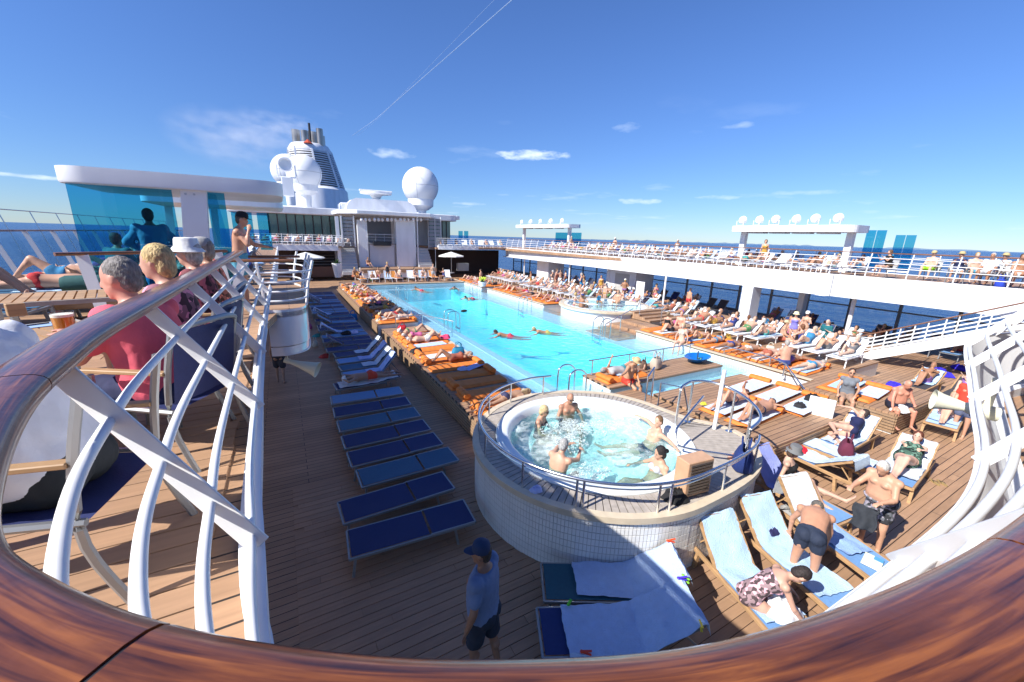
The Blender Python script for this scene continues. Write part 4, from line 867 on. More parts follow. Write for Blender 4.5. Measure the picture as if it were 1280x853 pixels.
for i in range(5):
    a = x2+(x3-x2)*i/5; b = x2+(x3-x2)*(i+1)/5; MB().box(a-3.5+.05, b-3.5-.05, -2, -1.95, z0-.4, z1+.0).obj('glass_pane', greenglass, gb); MB().box(a-3.5-.05, a-3.5+.05, -2.06, -1.93, z0-.4, z1).obj('mullion', dark, gb)
xa, _ = zx(285, 270, GY); xb, _ = zx(432, 270, GY)
MB().prism(rrect(xa-3.5, x3-3.5+.6, -3.6, 8, 1.2), z1, z1+.75).obj('roof', ship, gb, bevel=.06)
x4, zr = zx(573, 274, GY); MB().prism([(x3-3.5-2, -3), (x4-3.5-.6, -3.2), (x4-3.5, -2.5), (x4-3.5, 3), (x3-3.5-2, 3)], zr-.1, zr+.35).obj('wing_roof', ship, gb, bevel=.04)
MB().box(x0-3.5, x3-3.5, 0, 8, 0, z1).obj('wall', ship, gb)
# dome roof pieces and upper house
dm = empty('upper_house', (8, 58, 0), 0, 'white rounded upper house carrying the funnel behind the bandstand', 'building'); DL = V((8, 58, 0))
def dbox(px0, py0, px1, py1, Y, dy, nm='wall', bev=.15):
    x0, z1 = zx(px0, py0, Y); x1, z0 = zx(px1, py1, Y); return MB().box(x0-DL.x, x1-DL.x, Y-DL.y, Y-DL.y+dy, z0, z1).obj(nm, ship, dm, bevel=bev)
dbox(318, 255, 480, 268, 60, 8); dbox(425, 253, 440, 266, 57, 3); 
x0, z0 = zx(432, 267, 57); x1, z1 = zx(520, 253, 57); mb = MB(); cxx = (x0+x1)/2; n_ = 16
for k in range(n_+1):
    a = pi*k/n_; X = cxx-(x1-x0)/2*cos(a)*1.0; Z = z0+(z1-z0)*min(1, sin(a)*1.5)**.7 if 0 < k < n_ else z0; mb.v += [V((X-DL.x, -1.5, z0 if k in (0, n_) else Z)), V((X-DL.x, 5, z0 if k in (0, n_) else Z))]
for k in range(n_): mb.f.append((2*k, 2*k+1, 2*k+3, 2*k+2))
mb.f.append(tuple(2*k for k in range(n_+1))); mb.obj('curved_roof', ship, dm, smooth=True)
# radomes
def radome(px, py, Y, r, lab, ptop):
    p = atY(px, py, Y); e = empty('radome', (p.x, Y, p.z), 0, lab, 'radome', 'satellite radomes')
    MB().ell((0, 0, 0), (r, r, r*1.02), 40, 24).obj('dome', mat('radome_white', (.78, .79, .80), .5, var=.03, nscale=.4), e, smooth=True)
    MB().lathe([(r*.72, -r*.70), (r*.70, -r*1.06), (r*.42, -r*1.28), (r*.3, -r*1.3), (r*.26, -r*2.1)], n=28).obj('skirt', ship, e, smooth=True)
    for ax in range(3):
        pts = []
        for k in range(48):
            a = 2*pi*k/48; q = (r*1.001*cos(a), r*1.001*sin(a), 0) if ax == 0 else ((r*1.001*cos(a), 0, r*1.02*sin(a)) if ax == 1 else (0, r*1.001*cos(a), r*1.02*sin(a))); q = V(q); q.rotate(Matrix.Rotation(-.5, 3, 'Z')); pts.append(q)
        MB().tube(pts, .02, 4, closed=True).obj('seam', mat('seam_grey', (.35, .35, .36), .6), e)
radome(525.5, 233, 65, 2.75, 'tall white radome globe to the side of the bandstand roof', 0)
radome(380, 216, 60, 2.05, 'white radome globe in front of the funnel', 0)
radome(360, 214, 72, 2.3, 'smaller white radome partly hidden behind the front one', 0)
for (px, py, Y, lab) in ((470, 243, 58, 'flat white radar dish on a tapering pedestal above the bandstand'),):
    p = atY(px, py, Y); e = empty('radar', (p.x, Y, p.z), 0, lab, 'radar')
    MB().lathe([(.5, -1.9), (.42, -.7), (.8, -.15), (2.0, .0), (2.0, .22), (0, .25)], n=24).obj('dish', ship, e, smooth=True)
    MB().box(-2.1, 2.1, -.18, .18, .28, .5).obj('scanner', ship, e, bevel=.05)
p = atY(357, 207, 57); e = empty('searchlight', p, 0, 'big white round searchlight beside the hidden radome', 'searchlight')
MB().lathe([(0, -.4), (.5, -.4), (.75, 0), (.8, .45), (.7, .45), (.6, .1), (0, 0)], n=24, M=Matrix.Rotation(radians(80), 4, 'X')).obj('lamp_head', ship, e, smooth=True)
MB().tube([(-.95, 0, .1), (-.95, 0, -1.3), (.95, 0, -1.3), (.95, 0, .1)], .1, 8).obj('yoke', ship, e)
MB().box(-.6, .6, -.4, .4, -3.4, -1.3).obj('mount', ship, e, bevel=.05)
# funnel
FY = 100.0; fc = atY(412, 240, FY); sc_ = (atY(422, 200, FY).x-atY(402, 200, FY).x)/20
fn = empty('funnel', (fc.x, FY, 0), 0, 'white ship funnel with louvred bands and steel exhaust pipes', 'funnel')
def fz(py): return atY(405, py, FY).z
def fel(cx_, rx, ry, z, n=40): return [V((cx_+rx*cos(2*pi*k/n), ry*sin(2*pi*k/n), z)) for k in range(n)]
def loft(rings, nm, m, caps=True, par=None, smooth=True):
    mb = MB(); n_ = len(rings[0])
    for r in rings: mb.v += r
    for i in range(len(rings)-1):
        for k in range(n_): mb.f.append((i*n_+k, i*n_+(k+1) % n_, (i+1)*n_+(k+1) % n_, (i+1)*n_+k))
    if caps: mb.f.append(tuple(range(n_))[::-1]); mb.f.append(tuple((len(rings)-1)*n_+k for k in range(n_)))
    return mb.obj(nm, m, par, smooth=smooth)
def fr(py):   # centre x and half width of the funnel at a photo height
    f = (py-188)/(240-188); l_ = 367+(378-367)*f*0+(-4)*f; r_ = 417+(432-417)*f; return ((l_+r_)/2-412)*sc_, (r_-l_)/2*sc_
c_, h_ = fr(240); loft([fel(c_, h_*1.12, h_*1.25, fz(262)), fel(c_, h_*1.08, h_*1.2, fz(239)), fel(c_, h_*.98, h_*1.1, fz(236))], 'base', ship, par=fn)
loft([fel(fr(240)[0], fr(240)[1]*.88, fr(240)[1]*.98, fz(240)), fel(fr(190)[0], fr(190)[1]*.88, fr(190)[1]*.98, fz(190))], 'core', mat('funnel_dark', (.16, .14, .12), .7), par=fn)
for k in range(16):
    py = 236.5-k*2.75; c_, h_ = fr(py); loft([fel(c_, h_*1.0, h_*1.1, fz(py)), fel(c_, h_*.99, h_*1.09, fz(py-1.05))], 'louver', ship, par=fn)
for a in range(8):
    t = 2*pi*a/8-pi/2; pts = [V((fr(py)[0]+fr(py)[1]*1.01*cos(t), fr(py)[1]*1.1*sin(t), fz(py))) for py in (238, 190)]; MB().bar(pts[0], pts[1], .35, .25, V((0, 1, 0))).obj('rib', ship, fn)
c_, h_ = fr(190); loft([fel(c_, h_*1.02, h_*1.12, fz(193.5)), fel(c_, h_*1.02, h_*1.12, fz(190)), fel(c_, h_*.9, h_, fz(185)), fel(c_, h_*.88, h_*.98, fz(184.6))], 'crown', ship, par=fn)
for px, r, top in ((378, 5, 165), (387, 4.2, 168), (400, 6.5, 165), (409, 4, 168), (392, 3, 167), (404, 4, 166)):
    x = (px-412)*sc_; MB().lathe([(r*sc_, fz(188)), (r*sc_, fz(top)), (r*sc_*.85, fz(top)), (r*sc_*.85, fz(top+4))], (x, random.uniform(-3, 3), 0), 18).obj('exhaust_pipe', mat('exhaust_steel', (.42, .38, .34), .35, .9, var=.2, nscale=.5), fn, smooth=True)
MB().tube([((392.5-412)*sc_, -3, fz(188)), ((392.5-412)*sc_, -3, fz(161))], .22, 8).obj('mast', dark, fn)
MB().lathe([(0, 0), (.9, .1), (0, .9)], ((389-412)*sc_, -4, fz(187)), 8).obj('horn', mat('red_horn', (.5, .08, .03), .5), fn)
# smoke: faint drifting plume from the pipes
pA = atY(392, 164, FY)
def smoke():
    m = bpy.data.materials.new('smoke'); m.use_nodes = True; t = m.node_tree; n = t.nodes; l = t.links; n.remove(n['Principled BSDF']); pv = n.new('ShaderNodeVolumePrincipled')
    pv.inputs['Color'].default_value = (1, 1, 1, 1); tc_ = n.new('ShaderNodeTexCoord'); gr = n.new('ShaderNodeTexGradient'); gr.gradient_type = 'SPHERICAL'; l.new(tc_.outputs['Object'], gr.inputs[0])
    nz_ = n.new('ShaderNodeTexNoise'); nz_.inputs['Scale'].default_value = 3; nz_.inputs['Detail'].default_value = 5; l.new(tc_.outputs['Object'], nz_.inputs['Vector'])
    a = n.new('ShaderNodeMapRange'); a.inputs['From Min'].default_value = .42; a.inputs['From Max'].default_value = .7; l.new(nz_.outputs[0], a.inputs[0])
    mu = n.new('ShaderNodeMath'); mu.operation = 'MULTIPLY'; l.new(gr.outputs['Fac'], mu.inputs[0]); l.new(a.outputs[0], mu.inputs[1])
    m2 = n.new('ShaderNodeMath'); m2.operation = 'MULTIPLY'; m2.inputs[1].default_value = .16; l.new(mu.outputs[0], m2.inputs[0]); l.new(m2.outputs[0], pv.inputs['Density']); l.new(pv.outputs[0], n['Material Output'].inputs['Volume']); return m
sm = smoke()
for k, (px, py, rx, rz_2) in enumerate(((372, 158, 5.5, 2.4), (340, 163, 9, 4.0), (290, 175, 12, 6))):
    p = atY(px, py, FY+2*k); o_ = MB().ell((0, 0, 0), (1, 1, 1), 20, 12).obj('smoke', sm); o_.location = p; o_.scale = (rx, rx*.6, rz_2); o_.rotation_euler = (0, .12, 0); tag(o_, kind='stuff')
# signal wires running aft from the funnel mast
for (px, py, lab) in ((640, 0, 'thin pale signal wire rising from the funnel mast across the sky'), (606, 12, 'fainter second signal wire beside the pale one')):
    a = atY(440 if px == 640 else 447, 170, 96); b = GD(px, py, 14); b2 = GD(px+62, py-62, 10)
    e = MB().tube([a, a.lerp(b, .5)+V((0, 0, -.35)), b, b2], .03 if px == 640 else .010, 6, r2=.005 if px == 640 else .002).obj('signal_wire', mat('wire', (.30, .40, .58), .5)); tag(e, lab, 'wire')
# umbrellas
def umbrella(px, py, Y, lab, w=1.5):
    p = atY(px, py, Y); e = empty('parasol', (p.x, Y, p.z-2.35), 0, lab, 'parasol', 'white parasols before the bar')
    MB().tube([(0, 0, 0), (0, 0, 2.4)], .03, 8).obj('pole', steelb, e)
    mb = MB(); n_ = 8; mb.v = [V((0, 0, 2.4))]+[V((w*cos(2*pi*k/n_), w*sin(2*pi*k/n_), 1.95)) for k in range(n_)]+[V((w*cos(2*pi*k/n_), w*sin(2*pi*k/n_), 1.85)) for k in range(n_)]
    for k in range(n_): j = (k+1) % n_; mb.f += [(0, 1+k, 1+j), (1+k, 1+n_+k, 1+n_+j, 1+j)]
    mb.obj('canopy', mat('parasol_cloth', (.74, .73, .68), .9), e)
    MB().lathe([(0, 0), (.35, 0), (.35, .08), (0, .1)], n=12).obj('base', greyp, e)
umbrella(382, 316, 40, 'white parasol over the dark bar on the shaded side'); umbrella(564, 315.5, 44, 'white parasol on the sunny side of the bandstand')
# dark bar under the lounge deck
br_ = empty('bar', (2, BY+3, 0), 0, 'dark wooden bar and shelves in the shade under the lounge deck', 'bar'); BR = V((2, BY+3, 0))
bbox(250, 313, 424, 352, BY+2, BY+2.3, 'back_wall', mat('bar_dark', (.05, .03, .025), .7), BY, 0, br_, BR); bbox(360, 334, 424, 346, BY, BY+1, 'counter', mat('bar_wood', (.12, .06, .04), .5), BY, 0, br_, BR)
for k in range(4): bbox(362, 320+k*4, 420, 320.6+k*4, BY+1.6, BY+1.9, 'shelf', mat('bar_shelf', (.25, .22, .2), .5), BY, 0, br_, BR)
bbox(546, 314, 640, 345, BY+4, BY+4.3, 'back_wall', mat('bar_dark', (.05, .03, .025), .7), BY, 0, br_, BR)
bbox(565, 328, 578, 337, BY-2, BY-1.5, 'display_case', mat('case_grey', (.3, .33, .33), .3), BY, 0, br_, BR)
# planters
def planter(px, py, Y, lab, fl=False):
    p = atY(px, py, Y); e = empty('planter', (p.x, Y, max(p.z, 0)), 0, lab, 'planter')
    MB().lathe([(.25, 0), (.45, 1.3), (.4, 1.3), (.35, 1.1), (0, 1.1)] if not fl else [(.3, 0), (.4, .4), (0, .35)], n=16).obj('pot', white, e, smooth=True)
    lf = MB(); rnd = random.Random(2)
    for _ in range(90):
        a = rnd.random()*2*pi; el = rnd.uniform(.3, 1.5); h = 1.15 if not fl else .35; d_ = V((cos(a)*cos(el), sin(a)*cos(el), sin(el))); L_ = rnd.uniform(.3, .65)*(1 if not fl else .6); b = V((0, 0, h)); t = V((-sin(a), cos(a), 0))*.05
        i0 = len(lf.v); lf.v += [b, b+d_*L_*.5+t, b+d_*L_, b+d_*L_*.5-t]; lf.f.append((i0, i0+1, i0+2, i0+3))
    tag(lf.obj('leaves', mat('leaf', (.05, .11, .03), .6), e), kind='stuff')
    if fl:
        f2 = MB()
        for _ in range(40): f2.ell((rnd.uniform(-.3, .3), rnd.uniform(-.3, .3), rnd.uniform(.5, .8)), (.05, .05, .05), 6, 4)
        tag(f2.obj('flowers', mat('yellow_green', (.6, .75, .05), .6), e), kind='stuff')
planter(422.5, 347, 40.5, 'tall white tapered planter with green plant at the pool corner'); planter(603, 358, 32, 'low box of yellow-green flowers at the far pool edge', True)
# ============================================================ PEOPLE
def frame(d, ref):
    d = V(d).normalized(); s = V(ref).cross(d)
    if s.length < 1e-3: s = V((0, 1, 0)).cross(d)
    s.normalize(); return s, d.cross(s).normalized(), d   # side, front?, along
def cap_(mb, a, b, ra, rb, n=10):                     # tapered capsule
    a = V(a); b = V(b); d = (b-a); L_ = max(d.length, 1e-4); q = d.normalized().to_track_quat('Z', 'Y').to_matrix().to_4x4()
    prof = [(1e-4, -ra)]+[(ra*sin(t), -ra*cos(t)) for t in (pi/6, pi/3, pi/2)]+[(rb*cos(t), L_+rb*sin(t)) for t in (0, pi/6, pi/3)]+[(1e-4, L_+rb)]
    mb.lathe(prof, a, n, q)
class Sk: pass
def skeleton(P):
    s = Sk(); h = P.get('h', 1.0); s.h = h; g = P.get
    s.fem = g('fem', False); s.b = g('bulk', 1.0); s.belly = g('belly', 0.0)
    pel = V(g('pel', (0, 0, .93)))*1; up_ = V(g('up', (0, 0, 1))).normalized(); chest = V(g('chest', g('up', (0, 0, 1)))).normalized(); fwd = V(g('fwd', (1, 0, 0)))
    fwd = (fwd-up_*fwd.dot(up_)).normalized(); s.fwd = fwd; s.left = up_.cross(fwd).normalized()
    tw = g('twist', 0.0)
    s.pel = pel; s.sp = []
    pos = pel.copy(); n_ = 14; T = .56*h
    for i in range(-3, n_+1):
        pass
    pts = [pel.copy()]; dirs = [up_.copy()]
    for i in range(1, n_+1):
        f = i/n_; dv = up_.lerp(chest, min(1, f*1.4)).normalized(); pts.append(pts[-1]+dv*T/n_); dirs.append(dv)
    s.pts, s.dirs = pts, dirs
    def at_(t):                      # t metres along spine from pelvis centre
        f = t*h/(T/n_)
        if f <= 0: p = pel+up_*t*h; dv = up_
        else: i = min(int(f), n_-1); p = pts[i].lerp(pts[i+1], f-i) if i < n_ else pts[-1]; dv = dirs[min(i+1, n_)]
        fw_ = (fwd-dv*fwd.dot(dv))
        fw_ = fw_.normalized() if fw_.length > .2 else (dv.cross(s.left)*-1).normalized()
        lf = dv.cross(fw_).normalized()
        if tw: R = Matrix.Rotation(tw*max(0, min(1, t/.45)), 3, dv); fw_ = R @ fw_; lf = R @ lf
        return p, dv, fw_, lf
    s.at = at_
    p, dv, f_, l_ = at_(.475); s.shw = (.175 if not s.fem else .155)*h*(1+.35*(s.b-1))
    s.sh = {1: p+l_*s.shw, -1: p-l_*s.shw}; s.cf, s.cl, s.cd = f_, l_, dv
    p0, dv0, f0, l0 = at_(-.03); s.hip = {1: p0+l0*.088*h, -1: p0-l0*.088*h}
    nb, dvn, fn_, ln_ = at_(.53); hd = V(g('head', tuple(dvn))).normalized(); s.neck = nb; s.hd = hd
    hf = V(g('face', tuple(fn_))); s.hf = (hf-hd*hf.dot(hd)).normalized(); s.hl = hd.cross(s.hf).normalized()
    s.hc = nb+hd*.165*h+s.hf*.02*h
    s.arm = {}; s.leg = {}
    for sd, k in ((1, 'L'), (-1, 'R')):
        ua, fa, ha = (list(g('arm'+k, [(0, .15*sd, -1), (.1, .1*sd, -1)]))+[None])[:3]
        a = s.sh[sd]; e = a+V(ua).normalized()*.285*h; w = e+V(fa).normalized()*.25*h; hv = V(ha if ha else fa).normalized(); s.arm[sd] = (a, e, w, hv)
        th, shn, ft = (list(g('leg'+k, [(0, .04*sd, -1), (0, 0, -1), (1, .1*sd, -.1)])))[:3]
        a = s.hip[sd]; kn = a+V(th).normalized()*.43*h; an = kn+V(shn).normalized()*.41*h; s.leg[sd] = (a, kn, an, V(ft).normalized())
    return s
RM = [(-.10, .07, .07, 0), (-.05, .155, .105, -.01), (.01, .165, .112, -.01), (.08, .155, .108, 0), (.16, .150, .105, 0), (.25, .155, .110, .005), (.34, .168, .118, .008), (.42, .175, .112, .004), (.48, .165, .09, -.004), (.525, .10, .07, -.01), (.56, .058, .058, -.005)]
RF = [(-.10, .07, .07, 0), (-.05, .165, .112, -.01), (.01, .172, .118, -.01), (.08, .150, .105, 0), (.16, .128, .092, 0), (.25, .132, .096, .003), (.34, .148, .104, .005), (.42, .152, .100, .004), (.48, .140, .08, -.004), (.525, .085, .062, -.01), (.56, .05, .05, -.005)]
def torso(mb, s, t0, t1, inf=0.0, n=16):
    R = RF if s.fem else RM; rings = []; ts = [r[0] for r in R if t0 <= r[0] <= t1]
    ts = sorted(set([max(t0, R[0][0])]+ts+[min(t1, R[-1][0])]))
    b = len(mb.v)
    for t in ts:
        for i in range(len(R)-1):
            if R[i][0] <= t <= R[i+1][0]: f = (t-R[i][0])/(R[i+1][0]-R[i][0]); w_, d_, o_ = (R[i][j]+(R[i+1][j]-R[i][j])*f for j in (1, 2, 3)); break
        p, dv, f_, l_ = s.at(t); bm_ = 1+(s.b-1)*(1.0 if t < .42 else .6); bel = s.belly*max(0, 1-abs(t-.13)/.2); w_ = w_*bm_*s.h+inf+bel*.35; d_ = d_*bm_*s.h+inf+bel*.5; p = p+f_*(o_*s.h+bel*.45)
        for k in range(n):
            a = 2*pi*k/n; c_, sn = cos(a), sin(a); mb.v.append(p+l_*w_*math.copysign(abs(c_)**.85, c_)+f_*d_*math.copysign(abs(sn)**.85, sn))
    m = len(ts)
    for i in range(m-1):
        for k in range(n): mb.f.append((b+i*n+k, b+i*n+(k+1) % n, b+(i+1)*n+(k+1) % n, b+(i+1)*n+k))
    mb.f.append(tuple(b+k for k in range(n))[::-1]); mb.f.append(tuple(b+(m-1)*n+k for k in range(n)))
JOBS = []
def remeshed(mb, name, m, vox, smooth_it=2, post=None):
    me = bpy.data.meshes.new(name); me.materials.append(m); JOBS.append((mb, me, vox, smooth_it, post)); return me
def run_jobs():
    tmp = []
    for mb, me, vox, it, post in JOBS:
        o_ = bpy.data.objects.new('tmp', mb.mesh('tmp')); col.objects.link(o_); r = o_.modifiers.new('r', 'REMESH'); r.mode = 'VOXEL'; r.voxel_size = vox
        if it: s_ = o_.modifiers.new('s', 'SMOOTH'); s_.factor = .5; s_.iterations = it
        tmp.append(o_)
    dg = bpy.context.evaluated_depsgraph_get()
    for o_, (mb, me, vox, it, post) in zip(tmp, JOBS):
        em = o_.evaluated_get(dg).to_mesh(); n_ = len(em.vertices); co = [0.0]*(3*n_); em.vertices.foreach_get('co', co)
        bm = bmesh.new(); bm.from_mesh(em); bm.to_mesh(me); bm.free(); me.polygons.foreach_set('use_smooth', [True]*len(me.polygons)); me.polygons.foreach_set('material_index', [0]*len(me.polygons))
        if post: post(me)
        me.update()
    for o_ in tmp: m_ = o_.data; bpy.data.objects.remove(o_); bpy.data.meshes.remove(m_)
def body_mesh(s, vox, hi):
    mb = MB(); h = s.h; B = s.b; torso(mb, s, -.10, .56)
    ell = mb.ell
    def orient(x, y, z): return Matrix(((x.x, y.x, z.x, 0), (x.y, y.y, z.y, 0), (x.z, y.z, z.z, 0), (0, 0, 0, 1)))
    if s.fem:
        for sd in (1, -1): p, dv, f_, l_ = s.at(.365); ell(p+l_*.068*h*sd+f_*(.085*h*B), (.062*h*B,)*3, 10, 8)
    elif s.b > 1.0:
        for sd in (1, -1): p, dv, f_, l_ = s.at(.39); ell(p+l_*.08*h*sd+f_*(.075*h*B), (.075*h, .075*h, .06*h), 10, 8)
    for sd in (1, -1):                       # buttocks
        p, dv, f_, l_ = s.at(-.04); ell(p+l_*.075*h*sd-f_*.06*h, (.085*h*B, .085*h*B, .09*h*B), 10, 8)
    H = orient(s.hf, s.hl, s.hd); hc = s.hc
    cap_(mb, s.neck-s.hd*.03*h, hc-s.hd*.06*h, .055*h*(1+.4*(B-1)), .052*h)
    ell(hc+s.hd*.02*h-s.hf*.012*h, (.096*h, .076*h, .108*h), 16, 12, H)
    ell(hc-s.hd*.045*h+s.hf*.022*h, (.066*h, .058*h, .068*h), 14, 10, H)
    if hi:
        cap_(mb, hc+s.hd*.015*h+s.hf*.078*h, hc-s.hd*.022*h+s.hf*.098*h, .010*h, .015*h, 8)
        ell(hc-s.hd*.098*h+s.hf*.068*h, (.02*h, .024*h, .018*h), 8, 6, H)
        ell(hc-s.hd*.062*h+s.hf*.083*h, (.012*h, .024*h, .012*h), 8, 6, H)
        for sd in (1, -1): ell(hc+s.hl*.078*h*sd-s.hd*.005*h, (.022*h, .011*h, .034*h), 8, 6, H)
    elif vox < .03: ell(hc-s.hd*.01*h+s.hf*.085*h, (.02*h, .014*h, .022*h), 6, 5, H)
    for sd in (1, -1):
        a, e, w, hv = s.arm[sd]; k = (1+.5*(B-1))*(.86 if s.fem else 1)*h
        ell(a-s.cd*.005+(e-a).normalized()*.01, (.066*k, .066*k, .062*k), 10, 8)
        cap_(mb, a-s.cl*sd*.03*h, e, .054*k, .040*k); cap_(mb, e, w, .042*k, .027*k); m_ = e.lerp(w, .25); ell(m_, (.044*k,)*3, 8, 6)
        # hand: palm, four fingers, thumb at the side
        nrm = hv.cross(V((0, 0, 1)) if abs(hv.z) < .8 else s.cf); nrm.normalize(); side_ = hv.cross(nrm).normalized()
        if abs(side_.z) > abs(nrm.z): side_, nrm = nrm, side_
        pm = w+hv*.045*h; Hm = orient(hv, side_, hv.cross(side_)); ell(pm, (.052*h, .038*h, .017*h), 10, 6, Hm)
        if hi:
            curl = hv.cross(side_)*(-1 if hv.cross(side_).z > 0 else 1)
            for i in range(4):
                b0 = w+hv*.082*h+side_*(i-1.5)*.0195*h; ln = (.062, .074, .07, .055)[i]*h*(.9+.1*sd); m1 = b0+hv*ln*.5+curl*.008*h+side_*(i-1.5)*.003; t1 = m1+hv*ln*.42+curl*.028*h; cap_(mb, b0-hv*.015*h, m1, .0098*h, .009*h, 7); cap_(mb, m1, t1, .009*h, .0075*h, 7)
            th = side_*(1 if (side_.dot(s.cf)) > 0 else -1); b0 = w+hv*.02*h+th*.028*h; m1 = b0+(hv*.7+th*.7).normalized()*.036*h; cap_(mb, b0, m1, .013*h, .010*h, 7); cap_(mb, m1, m1+(hv*.9+th*.25+curl*.3).normalized()*.03*h, .010*h, .009*h, 7)
        else:
            for i in (-1, 1): cap_(mb, w+hv*.07*h+side_*.013*h*i, w+hv*.135*h+side_*.018*h*i, .014*h, .011*h, 6)
            cap_(mb, w+hv*.03*h+side_*.03*h, w+hv*.07*h+side_*.05*h, .012*h, .010*h, 6)
        a, kn, an, ft = s.leg[sd]; k = (1+.7*(B-1))*h
        cap_(mb, a, kn, .088*k, .054*k); ell(a.lerp(kn, .3), (.088*k,)*3, 10, 8); cap_(mb, kn, an, .052*k, .035*h); d_ = (an-kn).normalized(); back = -(ft-d_*ft.dot(d_)).normalized() if (ft-d_*ft.dot(d_)).length > .1 else -s.fwd
        ell(kn.lerp(an, .28)+back*.014*h, (.054*k,)*3, 10, 8)
        heel = an+d_*.045*h+back*.02*h; cap_(mb, an, heel, .036*h, .032*h, 8)
        sn = ft.cross(d_).normalized(); ball = an+d_*.058*h+ft*.12*h; cap_(mb, an+d_*.03*h, ball, .036*h, .026*h, 8)
        for i in (-1, 0, 1): cap_(mb, ball+sn*i*.02*h, ball+sn*i*.026*h+ft*.06*h, .022*h, .014*h, 7)
    return remeshed(mb, 'person', skin, vox, 3 if hi else 2)
def folds(me):
    for v in me.vertices:
        c = v.co; v.co += V(v.normal)*(.011*mnoise.noise(V((c.x*9+c.y*5, c.y*9, c.z*4.5)))+.006*abs(mnoise.noise(V((c.x*22, c.y*22, c.z*9)))))
def wear(s, what, vox):                # garments: (name, mesh, material)
    h = s.h; mb = MB(); B = s.b; m = cloth; it = 3
    if what in ('trunks', 'shorts', 'long_shorts', 'trousers'):
        f = {'trunks': .30, 'shorts': .55, 'long_shorts': .80, 'trousers': 1}[what]; inf = .012 if what == 'trunks' else .02
        torso(mb, s, -.10, .09, inf)
        for sd in (1, -1):
            a, kn, an, ft = s.leg[sd]; k = (1+.7*(B-1))*h; e = a.lerp(kn, f if f < 1 else 1); cap_(mb, a, e, .088*k+inf, (.088+(.060-.088)*f)*k+inf*1.2); p, dv, f_, l_ = s.at(-.04); mb.ell(p+l_*.075*h*sd-f_*.06*h, (.085*h*B+inf,)*3, 10, 8)
            if f == 1: cap_(mb, kn, an.lerp(kn, .1), .058*k+.012, .05*h+.012)
    elif what == 'briefs':
        torso(mb, s, -.10, .05, .008)
        for sd in (1, -1):
            p, dv, f_, l_ = s.at(-.04); mb.ell(p+l_*.075*h*sd-f_*.06*h, (.085*h*B+.007,)*3, 10, 8); a, kn, an, ft = s.leg[sd]; cap_(mb, a, a.lerp(kn, .06), .086*h*(1+.7*(B-1))+.004, .08*h*(1+.7*(B-1)))
    elif what == 'swimsuit':
        torso(mb, s, -.10, .43, .008)
        for sd in (1, -1):
            p, dv, f_, l_ = s.at(.365); mb.ell(p+l_*.068*h*sd+f_*(.085*h*B), (.062*h*B+.008,)*3, 10, 8); q = s.at(.40)[0]+s.cf*(.10*h*B)+l_*.08*sd*h; t_ = s.at(.515)[0]+l_*.085*sd*h; bk = s.at(.40)[0]-s.cf*(.09*h*B)+l_*.07*sd*h; cap_(mb, q, t_, .014, .014, 6); cap_(mb, t_, bk, .014, .014, 6)
            p, dv, f_, l_ = s.at(-.04); mb.ell(p+l_*.075*h*sd-f_*.06*h, (.085*h*B+.007,)*3, 10, 8)
    elif what == 'bikini_top':
        torso(mb, s, .31, .35, .008)
        for sd in (1, -1):
            p, dv, f_, l_ = s.at(.365); mb.ell(p+l_*.068*h*sd+f_*(.085*h*B+.002), (.062*h*B+.006,)*3, 10, 8); q = s.at(.40)[0]+s.cf*(.10*h*B)+l_*.08*sd*h; t_ = s.at(.53)[0]+l_*.06*sd*h; cap_(mb, q, t_, .009, .009, 6)
        it = 1
    elif what in ('tshirt', 'polo', 'shirt', 'tank'):
        torso(mb, s, -.09 if what != 'tank' else -.02, .535, .022)
        if s.fem:
            for sd in (1, -1): p, dv, f_, l_ = s.at(.365); mb.ell(p+l_*.068*h*sd+f_*(.085*h*B), (.062*h*B+.018,)*3, 10, 8)
        for sd in (1, -1):
            a, e, w, hv = s.arm[sd]; k = (1+.5*(B-1))*(.86 if s.fem else 1)*h; f = {'tshirt': .6, 'polo': .62, 'shirt': 1, 'tank': .0}[what]
            mb.ell(a, (.066*k+.018,)*3, 10, 8)
            if f: cap_(mb, a-s.cl*sd*.03*h, a.lerp(e, f), .054*k+.018, .05*k+.020)
            if what == 'shirt': cap_(mb, e, e.lerp(w, .85), .05*k+.014, .036*k+.014)
        m = cloth
    elif what == 'dress':
        torso(mb, s, -.10, .46, .022)
        for sd in (1, -1):
            a, kn, an, ft = s.leg[sd]; cap_(mb, a, a.lerp(kn, .7), .11*h, .11*h); p, dv, f_, l_ = s.at(.365); mb.ell(p+l_*.068*h*sd+f_*(.085*h*B), (.062*h*B+.016,)*3, 10, 8)
    return remeshed(mb, {'trunks': 'swim_trunks', 'long_shorts': 'shorts', 'polo': 'polo_shirt', 'tshirt': 't_shirt', 'tank': 'tank_top'}.get(what, what), m, vox, it, folds if vox < .018 and what not in ('briefs', 'swimsuit', 'bikini_top') else None)
